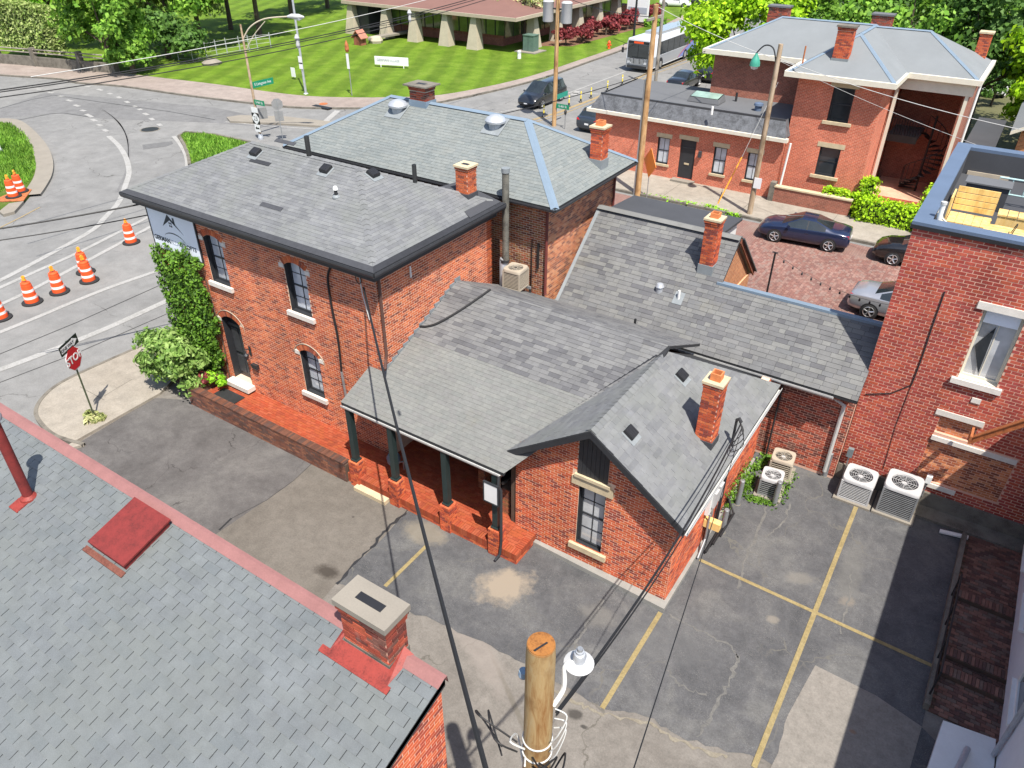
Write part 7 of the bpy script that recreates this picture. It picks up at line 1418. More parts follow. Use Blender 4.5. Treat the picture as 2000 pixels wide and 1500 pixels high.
b = P(1036, 103); tf = thing('transformer_cabinet', 'green transformer cabinet on a concrete pad on the lawn', 'cabinet', b); MB().box(b[0]-1.3, b[0]+1.3, b[1]-1.2, b[1]+1.2, .1, .22).build('pad', M['concrete'], tf); MB().box(b[0]-.65, b[0]+.65, b[1]-.5, b[1]+.6, .22, 1.75).build('cabinet', pbr('tf_green', (.1, .16, .13), .5), tf); MB().box(b[0]-.7, b[0]+.7, b[1]-.55, b[1]+.65, 1.75, 1.82).build('lid', bpy.data.materials['tf_green'], tf); MB().box(b[0]-.01, b[0]+.01, b[1]-.515, b[1]-.5, .3, 1.7).build('door_seam', M['trim_black'], tf)
b = P(1014, 117); bo = thing('lawn_bollard', 'short white bollard on the lawn by the transformer cabinet', 'bollard', b); MB().lathe([(.2, .1), (.2, .85), (.1, .9)], tuple(b), 12).build('post', M['paint_white'], bo); MB().lathe([(.22, .7), (.22, .76)], tuple(b), 12).build('band', M['galv'], bo)
b = P(704, 90); ki_ = thing('lawn_kiosk', 'little brown pitched-roof kiosk on the lawn by the fins', 'kiosk', b); MB().box(b[0]-.55, b[0]+.55, b[1]-.4, b[1]+.4, .1, 1.0).build('box', M['wood_brown'], ki_); MB().slab([b+(-.75, -.6, .9), b+(-.75, .6, .9), b+(0, .6, 1.7), b+(0, -.6, 1.7)], .08).slab([b+(.75, .6, .9), b+(.75, -.6, .9), b+(0, -.6, 1.7), b+(0, .6, 1.7)], .08).build('roof', pbr('kiosk_roof', (.42, .17, .12), .8), ki_)
b = P(735, 86); tag(MB().lathe([(.7, 0), (.8, .4), (.6, .75), (.2, .85)], tuple(b), 9).build('boulder', M['concrete_fin']), 'beige stone block on the lawn beside the brown kiosk', 'stone')
a, b = P(733, 133), P(798, 137); ms = thing('monument_sign', 'long low white sign board on short legs in the striped lawn', 'sign', (a+b)/2); d = (b-a); d /= np.linalg.norm(d); nn_ = np.array((d[1], -d[0], 0)); MB().obox(a+.35*Z_, b-a, .12*(-nn_), .75*Z_).build('panel', M['sign_white'], ms)
for k in (.18, .86): MB().tube([a+(b-a)*k, a+(b-a)*k+.4*Z_], .05, 6).build('leg', M['paint_white'], ms)
text_mesh('lettering', 'GERMAN', .32, a+(b-a)*.25+.78*Z_+nn_*.01, d, Z_, pbr('sign_ink', (.25, .27, .32), .6), ms, depth=.004); text_mesh('lettering', 'VILLAGE', .28, a+(b-a)*.6+.76*Z_+nn_*.01, d, Z_, M['banner_grey'], ms, depth=.004)
b = P(1243, 52); fs = thing('property_sign', 'white framed sign board beside the maroon shrubs', 'sign', b); panel(MB(), b+(0, 0, 1.9), X_, Z_, 3.0, 2.6, .15).build('panel', M['sign_white'], fs); panel(MB(), b+(0, -.09, 1.9), X_, Z_, 2.6, .7, .02).build('text_panel', M['banner_grey'], fs)
for k in (-1.4, 1.4): MB().tube([b+(k, 0, 0), b+(k, 0, 3.4)], .09, 6).build('post', M['paint_white'], fs)
b = P(1236, 92); bp_ = thing('lamp_post', 'black lamp post on the verge beside the bus', 'pole', b); MB().tube([b, b+1.2*Z_, b+9*Z_], [.2, .13, .09], 12).build('shaft', M['plastic_black'], bp_, True); MB().lathe([(.3, 0), (.3, .3), (.16, .6)], tuple(b), 12).build('base', M['plastic_black'], bp_)
b = P(3, 300); ip = thing('island_post', 'white post leaning on the left grass island', 'post', b); MB().tube([b+(0, 0, .1), b+(-.1, .1, 3)], .08, 8).build('post', M['paint_white'], ip); MB().lathe([(.15, .1), (.12, .3)], tuple(b), 10).build('base', M['galv'], ip)
# roadside wall with railing and the wire fence beyond the avenue
wl_ = thing('roadside_wall', 'stained concrete wall with dark rail below the ivy hedge', 'wall', P(110, 128)); wp = [P(*q) for q in ((-30, 123), (0, 126), (70, 132), (160, 140), (226, 146))]
for a, b in zip(wp[:-1], wp[1:]): d = b-a; MB().obox(a, d, (0, .3, 0), (0, 0, 1.0)).build('wall', M['concrete_old'], wl_); MB().tube([a+(0, .1, 1.35), b+(0, .1, 1.35)], .06, 6).tube([a+(0, .1, 1.65), b+(0, .1, 1.65)], .06, 6).build('rail', M['pole_grey'], wl_); MB().box(b[0]-.2, b[0]+.2, b[1]-.1, b[1]+.4, 0, 1.8).build('pilaster', M['concrete_old'], wl_)
fc = thing('wire_fence', 'thin pale wire fence with slim posts below the trees', 'fence', P(430, 118)); fpx = [(350, 120), (378, 122), (405, 116), (425, 112), (445, 108), (470, 104), (488, 102), (504, 99), (530, 96)]
pts = [P(*q) for q in fpx]
for p in pts: MB().tube([p, p+1.7*Z_], .05, 6).build('post', M['galv'], fc)
for h_ in (.3, .7, 1.1, 1.5): MB().tube([p+h_*Z_ for p in pts], .014, 4).build('strand', M['wire_pale'], fc)
b = P(415, 128); tag(MB().lathe([(.9, 0), (1.0, .3), (.5, .6), (.1, .65)], tuple(b), 8).build('boulder', M['concrete']), 'pale boulder at the end of the wire fence', 'stone')
# string-light post in the courtyard behind the long house
b = np.array((*onY(1497, 575, 25.5)[:2], 0.)); sp = thing('light_post', 'slim black post with string lights in front of the brick street', 'post', b); zt = hgt(b, 494); MB().tube([b, b+zt*Z_], .035, 8).build('post', M['plastic_black'], sp); MB().box(b[0]-.1, b[0]+.1, b[1]-.02, b[1]+.02, zt, zt+.03).build('bracket', M['plastic_black'], sp)
q0, q1 = b+zt*Z_, np.array((RX0, 26.5, zt-1.3)); sag = lambda t: q0+(q1-q0)*t-np.array((0, 0, .35*4*t*(1-t))); ln = [sag(t) for t in np.linspace(0, 1, 14)]; MB().tube(ln, .006, 4).build('light_string', M['wire'], sp)
for p in ln[1:-1]: MB().lathe([(.015, -.02), (.035, -.07), (.03, -.12), (.005, -.14)], tuple(p), 8).build('bulb', M['trim_char'], sp)
# ------------------------------------------------------------ vehicles (x forward, origin on the ground)
ST = {
 'sedan': dict(L=4.62, st=[(-2.31, .36, .70, .66, .73, .55), (-2.24, .28, .86, .80, .93, .66), (-1.85, .25, .95, .87, 1.05, .70), (-1.32, .22, .98, .90, 1.09, .72), (-.55, .20, .97, .91, 1.42, .60), (.28, .20, .95, .91, 1.45, .60), (1.12, .20, .92, .91, 1.03, .72), (1.72, .22, .84, .89, .93, .72), (2.12, .26, .70, .82, .78, .64), (2.31, .36, .54, .64, .60, .52)], cab=(3, 6), wb=2.68, wr=.325),
 'coupe': dict(L=4.48, st=[(-2.24, .36, .72, .64, .76, .54), (-2.16, .28, .88, .80, .96, .66), (-1.75, .25, .96, .87, 1.04, .70), (-1.3, .22, .97, .89, 1.08, .71), (-.5, .20, .95, .9, 1.36, .57), (.18, .20, .93, .9, 1.39, .58), (1.1, .20, .9, .9, .98, .72), (1.68, .22, .82, .88, .89, .72), (2.06, .26, .68, .8, .74, .64), (2.24, .36, .52, .62, .57, .52)], cab=(3, 6), wb=2.65, wr=.325),
 'van': dict(L=5.1, st=[(-2.55, .36, .75, .80, .82, .7), (-2.5, .28, 1.0, .92, 1.1, .78), (-2.46, .26, 1.04, .95, 1.14, .80), (-2.36, .25, 1.06, .96, 1.16, .80), (-2.1, .22, 1.06, .98, 1.74, .70), (.3, .22, 1.02, .99, 1.77, .72), (1.45, .22, .98, .97, 1.1, .78), (2.0, .24, .88, .93, .98, .74), (2.4, .28, .7, .85, .78, .66), (2.55, .38, .55, .7, .6, .55)], cab=(3, 6), wb=3.0, wr=.34),
 'suv': dict(L=4.5, st=[(-2.25, .4, .75, .76, .82, .66), (-2.2, .32, 1.0, .87, 1.06, .74), (-2.12, .3, 1.04, .9, 1.1, .76), (-2.0, .28, 1.06, .91, 1.14, .76), (-1.45, .26, 1.05, .92, 1.62, .64), (.2, .26, 1.02, .92, 1.66, .66), (1.0, .26, 1.0, .92, 1.1, .76), (1.6, .28, .93, .9, 1.02, .76), (2.08, .3, .78, .84, .86, .68), (2.25, .4, .6, .68, .66, .56)], cab=(3, 6), wb=2.65, wr=.35)}
def car(label, paint, style, loc, rz, cat='car', group='cars'):
    S = ST[style]; t = thing('parked_car' if cat == 'car' else cat.replace(' ', '_'), label, cat, loc, group, rz); L = lambda mb, n, m, **k: mb.build(n, M[m], t, local=True, **k)
    st = []
    src = S['st']     # densify lengthwise so the shell reads as curved
    keep = {}
    for i, s in enumerate(src):
        keep[i] = len(st); st.append(s)
        if i < len(src)-1:
            p0, p1, p2, p3 = [np.array(src[j]) for j in (max(i-1, 0), i, i+1, min(i+2, len(src)-1))]
            for u in (.33, .67):
                q = p1+(p2-p1)*u; cr_ = .5*((2*p1)+(-p0+p2)*u+(2*p0-5*p1+4*p2-p3)*u*u+(-p0+3*p1-3*p2+p3)*u**3); q[3] = cr_[3]; q[2] = .5*(q[2]+cr_[2])
                if not (S['cab'][0] <= i < S['cab'][1]): q[4] = .5*(q[4]+cr_[4])
                st.append(tuple(q))
    c0, c1 = keep[S['cab'][0]], keep[S['cab'][1]]; r0, r1 = keep[S['cab'][0]+1], keep[S['cab'][0]+2]
    def sec(s):
        x, zb, zbelt, wb_, zt, wt = s; m = zb+(zbelt-zb)*.45; cr_ = .035 if zt-zbelt > .2 else .025
        h = [(wb_*.80, zb), (wb_*.94, zb+.05), (wb_*.995, m-.08), (wb_, m+.08), (wb_*.985, zbelt-.05), (wb_*.955, zbelt), (wt+.03, zt-.045), (wt-.04, zt-.008), (wt*.5, zt+cr_*.6), (0, zt+cr_)]
        return [(x, y, z) for y, z in h]+[(x, -y, z) for y, z in h[-2::-1]]
    rows = [sec(s) for s in st]; n = len(rows[0]); V = [p for r_ in rows for p in r_]; body = MB(); body.v = V; gl = {'windscreen': [], 'rear_window': [], 'side_window': []}
    for i in range(len(rows)-1):
        for j in range(n-1):
            f = (i*n+j, (i+1)*n+j, (i+1)*n+j+1, i*n+j+1)
            side = j in (5, n-7); topf = 6 < j < n-8
            if c0 <= i < c1:
                if side and not (i in (c0, c1-1)): gl['side_window'].append(f); continue
                if (topf) and i >= r1: gl['windscreen'].append(f); continue
                if (topf) and i < r0: gl['rear_window'].append(f); continue
            body.f.append(f)
    body.f.append(tuple(range(n))); body.f.append(tuple(range(len(V)-1, len(V)-n-1, -1)))
    for i in range(len(rows)-1): body.f.append((i*n, i*n+n-1, (i+1)*n+n-1, (i+1)*n))
    bo = L(body, 'body', paint, smooth=True, ang=38)
    for k, fs in gl.items():
        if k == 'side_window':
            for sg_ in (5, n-7):
                ff = [f for f in fs if (f[0] % n) == sg_]; g_ = MB(); g_.v = list(V); g_.f = ff; me = L(g_, k, 'car_glass', smooth=True); 
        else: g_ = MB(); g_.v = list(V); g_.f = fs; L(g_, k, 'car_glass', smooth=True, ang=60)
    for o in list(t.children):      # drop unused vertices of the glass pieces
        me = o.data; used = sorted({v for p in me.polygons for v in p.vertices})
        if len(used) < len(me.vertices):
            mp = {v: i for i, v in enumerate(used)}; co = [tuple(me.vertices[v].co) for v in used]; fc_ = [tuple(mp[v] for v in p.vertices) for p in me.polygons]; mats = list(me.materials); me.clear_geometry(); me.from_pydata(co, [], fc_); me.polygons.foreach_set('use_smooth', [True]*len(me.polygons))
    W = max(s[3] for s in src); wbx = S['wb']/2; wr = S['wr']; ls = src[-2]; rs = src[1]
    xm = (src[S['cab'][0]+1][0]+src[S['cab'][0]+2][0])/2
    for sy in (-1, 1):
        L(MB().obox((xm-.03, sy*(W*.965), src[4][2]-.02), (.06, 0, 0), (0, sy*.012, 0), (.0, -sy*(W*.955-src[4][5]-.03), src[4][4]-src[4][2]-.02)), 'door_pillar', 'trim_black')
        L(MB().obox((xm-.12, sy*(W-.005), src[4][2]-.2), (.16, 0, 0), (0, sy*.02, 0), (0, 0, .03)), 'door_handle', paint)
        L(MB().tube([(src[S['cab'][1]][0]-.35, sy*(W*.93), src[6][2]+.05), (src[S['cab'][1]][0]-.38, sy*(W+.12), src[6][2]+.08)], [.05, .085], 8), 'mirror', paint, smooth=True)
        for sx in (-1, 1):
            cx = sx*wbx; arch = L(MB().tube([(cx, sy*(W-.30), wr+.01), (cx, sy*(W+.004), wr+.01)], wr*1.14, 22), 'wheel_arch', 'plastic_black')
            wh = L(MB().tube([(cx, sy*(W-.22), wr), (cx, sy*(W-.19), wr), (cx, sy*(W+.0), wr), (cx, sy*(W+.02), wr)], [wr*.92, wr, wr, wr*.9], 24), 'wheel', 'rubber', smooth=True)
            MB().tube([(cx, sy*(W+.015), wr), (cx, sy*(W+.024), wr)], wr*.7, 20).build('rim_well', M['plastic_black'], wh, local=True)
            rg = MB(); rg.tube([(cx+wr*.68*math.cos(a), sy*(W+.028), wr+wr*.68*math.sin(a)) for a in np.linspace(0, 6.2832, 25)], .018, 5)
            for k in range(5):
                a = k*1.2566+.3; rg.tube([(cx, sy*(W+.032), wr), (cx+wr*.66*math.cos(a), sy*(W+.03), wr+wr*.66*math.sin(a))], [.035, .028], 5)
            rg.build('rim', M['rim'], wh, local=True)
        L(MB().obox((ls[0]-.22, sy*(ls[3]*.98), ls[2]-.1), (.34, -sy*.26, -.03), (-.05, -sy*.06, .0), (-.05, -sy*.02, .1)), 'headlight', 'lamp_clear'); L(MB().obox((rs[0]-.035, sy*(rs[3]*.5), rs[2]-.12), (.0, sy*rs[3]*.45, .02), (.26, sy*.07, 0), (.03, 0, .13)), 'taillight', 'lamp_red')
    L(MB().box(src[-1][0]-.02, src[-1][0]+.012, -.45, .45, .36, .5), 'grille', 'plastic_black'); L(MB().box(src[-1][0]+.0, src[-1][0]+.02, -.16, .16, .4, .48), 'front_plate', 'sign_white'); L(MB().box(src[0][0]-.015, src[0][0]+.01, -.16, .16, .58, .7), 'rear_plate', 'sign_white')
    L(MB().box(src[0][0]+.2, src[-1][0]-.2, -W*.7, W*.7, .16, .3), 'underbody', 'plastic_black')
    return t
car('dark blue coupe parked along the far kerb of the brick street', 'car_blue', 'coupe', (-7.55, 38.85, .02), math.pi+.1, group='cars parked on the brick street')
car('black saloon parked behind the blue coupe, half hidden by the red building', 'car_black', 'sedan', (-1.85, 39.15, .02), math.pi+.06, group='cars parked on the brick street')
car('silver saloon on the near side of the brick street, tail showing', 'car_silver', 'sedan', (-1.55, 32.8, .02), -.02, group='cars parked on the brick street')
p = P(1030, 214); car('black minivan driving toward the junction beside the yellow posts', 'car_char', 'van', (p[0]-.15, p[1]+2.5, .015), -math.pi/2, 'minivan', 'vehicles on the avenue')
p = P(1132, 258); car('dark blue hatchback parked by the end of the low brick wing', 'car_slate', 'suv', (p[0]+.55, p[1]+2.2, .015), math.pi/2, group='vehicles on the avenue')
p = P(1312, 180); car('black saloon parked beyond the low wing, facing away', 'car_black', 'sedan', (p[0]+.2, p[1]+2.2, .015), math.pi/2, group='vehicles on the avenue')
p = P(1368, 162); car('dark sport utility car parked under the lime green tree', 'car_char', 'suv', (p[0]+.3, p[1]+2.2, .015), math.pi/2, group='vehicles on the avenue')
p = P(1948, 182); car('white car glimpsed between the lean-to and the green trees', 'car_white', 'sedan', (p[0], p[1], .015), -math.pi/2-.2, group='cars far behind')
for k, (q, m_, lab) in enumerate((((1318, 14), 'car_white', 'white car in the far upper car park'), ((1352, 10), 'car_char', 'dark car in the far upper car park'))):
    p = P(*q); car(lab, m_, 'sedan', (p[0], p[1], .02), .3, group='cars far behind')
# city bus coming down the avenue
p0 = P(1243, 141); bu = thing('city_bus', 'white and silver city bus with blue swoosh coming down the avenue', 'bus', (p0[0], p0[1], .01), None, -math.pi/2)
B = lambda mb, n, m, par=None, **k: mb.build(n, M[m], par or bu, local=True, **k)
BL, BW = 12.2, 1.28
def ring(x, zb, zt, w_): return [(x, w_, zb), (x, w_, zt-.25), (x, w_-.09, zt-.06), (x, w_-.3, zt), (x, -w_+.3, zt), (x, -w_+.09, zt-.06), (x, -w_, zt-.25), (x, -w_, zb)]
rows = [ring(-BL, .35, 2.9, BW-.04), ring(-BL+.15, .3, 3.0, BW), ring(-.2, .3, 3.0, BW), ring(-.0, .4, 2.92, BW-.08)]; V = [q for r_ in rows for q in r_]; F = [(i*8+j, (i+1)*8+j, (i+1)*8+j+1, i*8+j+1) for i in range(3) for j in range(7)]+[tuple(range(8)), tuple(range(31, 23, -1))]+[(i*8, i*8+7, (i+1)*8+7, (i+1)*8) for i in range(3)]
bb = B(MB()._add(V, F), 'body', 'bus_white', smooth=True, ang=40)
B(MB().box(-9.5, -3.0, -.8, .8, 2.995, 3.25), 'roof_unit', 'bus_silver'); B(MB().box(-BL+.4, -10, -.9, .9, 2.995, 3.15), 'roof_unit', 'bus_silver')
for s in (-1, 1):
    B(MB().box(-BL+.6, -1.5, s*BW-.004 if s > 0 else -BW-.012, s*BW+.012 if s > 0 else -BW+.004, 1.35, 2.55), 'window_band', 'car_glass')
    for k in range(7): B(MB().box(-BL+.6+k*1.5, -BL+.68+k*1.5, s*BW+(.008 if s > 0 else -.018), s*BW+(.018 if s > 0 else -.008), 1.35, 2.55), 'window_mullion', 'plastic_black')
    B(MB().box(-BL+.2, -.3, s*BW+(.002 if s > 0 else -.008), s*BW+(.008 if s > 0 else -.002), .4, 1.3), 'skirt', 'bus_silver')
    sw_ = [(-BL+.15, .42), (-7.0, .42), (-8.0, .8), (-9.5, 1.3), (-BL+1.0, 1.75), (-BL+.15, 1.9)]; y = s*(BW+.02); B(MB()._add([(a, y, z) for a, z in sw_], [tuple(range(6))]), 'swoosh', 'bus_blue')
    sw2 = [(-7.0, .42), (-6.8, .42), (-7.9, .9), (-9.4, 1.4), (-BL+1.0, 1.9), (-BL+1.0, 1.75), (-9.5, 1.3), (-8.0, .8)]; B(MB()._add([(a, y*1.001, z) for a, z in sw2], [(0, 1, 2, 7), (7, 2, 3, 6), (6, 3, 4, 5)]), 'swoosh_edge', 'bus_red')
    for cx in (-2.6, -8.8):
        B(MB().tube([(cx, s*(BW-.3), .5), (cx, s*(BW+.012), .5)], .58, 22), 'wheel_arch', 'plastic_black'); wh = B(MB().tube([(cx, s*(BW-.28), .48), (cx, s*(BW+.03), .48)], .48, 24), 'wheel', 'rubber'); MB().tube([(cx, s*(BW+.03), .48), (cx, s*(BW+.045), .48)], .28, 18).build('rim', M['rim'], wh, local=True)
    B(MB().tube([(-.15, s*BW, 2.5), (.35, s*(BW+.18), 2.4), (.35, s*(BW+.2), 2.1)], .03, 6).box(.28, .42, s*(BW+.2)-.09, s*(BW+.2)+.09, 1.7, 2.15), 'mirror', 'plastic_black')
B(MB().box(-.06, .03, -1.1, 1.1, 1.25, 2.5), 'windscreen', 'car_glass'); B(MB().box(-.06, .02, -1.1, 1.1, 2.52, 2.78), 'destination_board', 'plastic_black'); B(MB().box(.02, .03, -.5, .5, 2.56, 2.74), 'destination_text', 'orange'); B(MB().box(-.02, .05, -.02, .02, 1.25, 2.5), 'windscreen_divider', 'plastic_black')
B(MB().box(-.06, .06, -1.15, 1.15, .38, 1.2), 'front_panel', 'steel_grey'); B(MB().box(.05, .16, -1.0, 1.0, .35, .6), 'bumper', 'steel_dark')
for s in (-1, 1): B(MB().box(.06, .09, s*.85-.2, s*.85+.2, .75, .95), 'headlight', 'lamp_clear')
B(MB().tube([(.1, -.7, .9), (.3, -.7, 1.3), (.3, .7, 1.3), (.1, .7, .9)], .03, 6).tube([(.3, -.3, 1.3), (.2, -.3, .8)], .03, 6).tube([(.3, .3, 1.3), (.2, .3, .8)], .03, 6), 'bike_rack', 'plastic_black')
# ------------------------------------------------------------ vegetation: every crown is thousands of leaf-sized faces in clumps
def leaves(centres, normals, size, rs, flat=.0, aspect=1.0):
    n = len(centres); d = rs.normal(size=(n, 3)); d /= np.linalg.norm(d, axis=1)[:, None]
    nn = normals*(1-flat*0)+d*.75; nn /= np.linalg.norm(nn, axis=1)[:, None]
    r2 = rs.normal(size=(n, 3)); a = np.cross(nn, r2); a /= np.linalg.norm(a, axis=1)[:, None]; b = np.cross(nn, a)
    s = size*(.6+.8*rs.random(n))[:, None]
    V = np.stack([centres-a*s*.5*aspect, centres-b*s*.32+nn*s*.08, centres+a*s*.5*aspect, centres+b*s*.32+nn*s*.08], 1).reshape(-1, 3)
    return V, np.arange(4*n).reshape(-1, 4)
def clumps(c, rad, ncl, clr, n, rs, low=-.6):
    c = np.array(c, float); rad = np.array(rad, float); cc = []
    while len(cc) < ncl:
        d = rs.normal(size=3); d /= np.linalg.norm(d)
        if d[2] < low: continue
        cc.append(c+d*rad*(.45+.55*rs.random()**.5))
    cc = np.array(cc); k = rs.integers(0, ncl, n); cr = clr*(.6+.7*rs.random(ncl))
    d = rs.normal(size=(n, 3)); d /= np.linalg.norm(d, axis=1)[:, None]; d[:, 2] = np.where(d[:, 2] < -.3, -d[:, 2]*.6, d[:, 2])
    p = cc[k]+d*(cr[k]*(.55+.5*rs.random(n)))[:, None]; out = (p-c)/rad; out /= np.linalg.norm(out, axis=1)[:, None]+1e-6
    nn = d*.7+out*.5; nn /= np.linalg.norm(nn, axis=1)[:, None]; return p, nn, cc
def tree(label, base, h, rad, mat, n=5000, leaf=.32, ncl=26, clr=None, trunk=.2, seed=0, name='tree', cat='tree', group=None, crown_z=None, low=-.5):
    rs = np.random.default_rng(seed+100); base = np.array(base, float); t = thing(name, label, cat, base, group)
    rad = np.array(rad, float); cz = crown_z if crown_z is not None else h-rad[2]; c = base+(0, 0, cz)
    p, nn, cc = clumps(c, rad, ncl, clr or rad.mean()*.38, n, rs, low); p[:, 2] = np.maximum(p[:, 2], base[2]+.05); V, F = leaves(p, nn, leaf, rs); mesh_np('crown', V, F, M[mat], t)
    tb = MB(); tb.tube([base-(0, 0, .1), base+(.05, 0, cz*.5), c], [trunk*1.25, trunk, trunk*.6], 8)
    for q in cc[:7]: s = base+(0, 0, cz*.55+.3*rs.random()); tb.tube([s, (s+q)/2+(0, 0, .15), q], [trunk*.45, trunk*.3, trunk*.12], 5)
    tb.build('trunk', M['bark'], t, True); return t
# ivy on the front wall
rs = np.random.default_rng(5); N_ = 7600; u = rs.random(N_); z = .35+rs.random(N_)*4.85
xr_ = np.interp(z, [.3, 1.2, 2.2, 3.2, 3.9, 4.6, 5.2], [-21.3, -21.0, -20.95, -20.72, -21.05, -21.0, -20.98])+.14*np.sin(z*5.1)+.08*np.sin(z*13); x = -23.55+u*(xr_+23.55)
keep = z < 5.02+.12*np.sin(x*4.2)+.08*np.sin(x*9.7)+.12*rs.random(N_); x, z = x[keep], z[keep]
def tend(x0, z0, x1, z1, n): k = rs.random(n); return x0+(x1-x0)*k+.05*rs.normal(size=n), z0+(z1-z0)*k+.04*rs.normal(size=n)
for a in ((-22.65, 5.0, -22.75, 5.33, 26), (-21.35, 5.0, -21.85, 5.6, 60), (-21.1, 5.0, -21.2, 5.2, 25), (-22.05, 5.0, -22.2, 5.22, 24)): q = tend(*a); x = np.r_[x, q[0]]; z = np.r_[z, q[1]]
y = 13.39-(.03+.16*rs.random(len(x))**2+.1*np.abs(np.sin(x*3.1+z*2.3))*(z < 4.9)); C3 = np.stack([x, y, z], 1); nn = np.tile(np.array([.0, -.75, .6]), (len(x), 1))
iv = thing('ivy', 'dense green ivy climbing the house wall below the white sign', 'ivy', (-22.3, 13.3, 0)); V, F = leaves(C3, nn, .125, rs); mesh_np('leaves', V, F, M['leaf_ivy'], iv)
sb = MB(); [sb.tube(smooth_line([(-23.2+.3*k, 13.4, .3), (-23.1+.3*k+.1*math.sin(k), 13.39, 2), (-23.0+.28*k, 13.39, 4.4)]), .02, 5) for k in range(8)]; sb.build('stems', M['bark'], iv)
# left side return of the ivy
# shrub at the house corner
sh = thing('corner_shrub', 'large leafy green shrub at the foot of the ivy wall', 'shrub', (-22.5, 12.5, 0)); rs = np.random.default_rng(9)
p1, n1, cc = clumps((-22.55, 12.35, 1.25), (1.25, .95, 1.15), 34, .42, 6500, rs, -.75); p1[:, 2] = np.maximum(p1[:, 2], .1); V, F = leaves(p1, n1, .15, rs, aspect=1.25); mesh_np('foliage', V, F, M['leaf_shrub'], sh)
p1, n1, _ = clumps((-22.1, 11.9, 1.75), (.25, .25, .45), 8, .22, 900, rs, -.5); V, F = leaves(p1, n1, .12, rs); mesh_np('bright_shoots', V, F, M['leaf_bright'], sh)
sb = MB(); [sb.tube([(-22.5, 12.5, 0), tuple((np.array((-22.5, 12.5, 0))+q)/2+np.array((0, 0, .3))), tuple(q)], [.05, .035, .012], 5) for q in cc[:14]]; sb.build('branches', M['bark'], sh)
tree('small low green plant beside the black door step', (-21.05, 12.85, .45), .55, (.38, .3, .25), 'leaf_bright', 700, .13, 8, .16, .02, 21, 'low_plant', 'plant')
tree('small maroon plant at the end of the low terrace wall', (-21.35, 12.6, .6), .4, (.25, .22, .18), 'leaf_maroon', 350, .12, 6, .12, .02, 22, 'low_plant', 'plant')
# weeds round the two small air conditioners and at the stop sign
def patch(name, label, pts, n, size, mat, h=.12, seed=1, stuff=True):
    rs = np.random.default_rng(seed); Q = []
    for (a, b, r) in pts:
        k = n//len(pts); t = rs.random(k)[:, None]; q = np.array(a)*(1-t)+np.array(b)*t; q = q+rs.normal(size=(k, 2))*r; Q.append(q)
    Q = np.concatenate(Q); C3 = np.c_[Q, .02+h*rs.random(len(Q))**1.5]; V, F = leaves(C3, np.tile([0, 0, 1.], (len(C3), 1)), size, rs); o = mesh_np(name, V, F, M[mat])
    if stuff: o['kind'] = 'stuff'
    o['label'] = label; return o
w2 = lambda x, y: tuple(P(x, y)[:2])
patch('weeds', 'bright green weeds round the two small air conditioners', [(w2(1450, 970), w2(1510, 985), .09), (w2(1515, 985), w2(1548, 925), .09), (w2(1470, 930), w2(1455, 960), .08), (w2(1500, 890), w2(1470, 920), .1), (w2(1430, 930), w2(1452, 900), .08)], 1500, .085, 'leaf_ivy', .08, 3)
o = patch('wall_weeds', 'green creeper at the side wall of the cottage', [((-3.7, 16.9), (-3.7, 18.9), .05)], 450, .08, 'leaf_ivy', 1.0, 4)
patch('verge_weeds', 'thin weeds along the kerb of the far pavement', [(w2(1262, 383), w2(1400, 412), .12), (w2(1380, 405), w2(1440, 425), .1)], 500, .14, 'leaf_bright', .2, 5)
tree('dry straw tuft at the foot of the stop sign', tuple(P(186, 822)), .42, (.32, .26, .16), 'leaf_pale', 420, .2, 7, .14, .01, 23, 'grass_tuft', 'grass', None, .14)
# long grass on the two islands
def tufts(name, poly_px, n, h, mat, seed, label):
    rs = np.random.default_rng(seed); pl = px_poly(poly_px); xs = [p[0] for p in pl]; ys = [p[1] for p in pl]; pts = []
    def inside(x, y):
        c = False
        for i in range(len(pl)):
            a, b = pl[i], pl[i-1]
            if (a[1] > y) != (b[1] > y) and x < (b[0]-a[0])*(y-a[1])/(b[1]-a[1])+a[0]: c = not c
        return c
    while len(pts) < n:
        x, y = rs.uniform(min(xs), max(xs)), rs.uniform(min(ys), max(ys))
        if inside(x, y): pts.append((x, y))
    pts = np.array(pts); a = rs.random(n)*6.28; w_ = .05; hh = h*(.4+rs.random(n)); lean = rs.normal(size=(n, 2))*.35
    b0 = np.c_[pts+w_*np.c_[np.cos(a), np.sin(a)], np.full(n, .12)]; b1 = np.c_[pts-w_*np.c_[np.cos(a), np.sin(a)], np.full(n, .12)]; tp = np.c_[pts+lean*hh[:, None], .12+hh]
    V = np.stack([b0, b1, tp], 1).reshape(-1, 3); o = mesh_np(name, V, np.arange(3*n).reshape(-1, 3), M[mat]); o['kind'] = 'stuff'; o['label'] = label
tufts('island_grass', [(358, 266), (400, 266), (480, 284), (540, 300), (420, 330), (376, 318), (366, 285)], 5000, .22, 'leaf_mid', 6, 'unmown green grass on the triangular traffic island')
tufts('verge_grass', [(0, 245), (22, 246), (46, 262), (66, 290), (72, 330), (60, 360), (30, 372), (0, 380)], 5000, .2, 'leaf_mid', 7, 'rough green grass on the left traffic island')
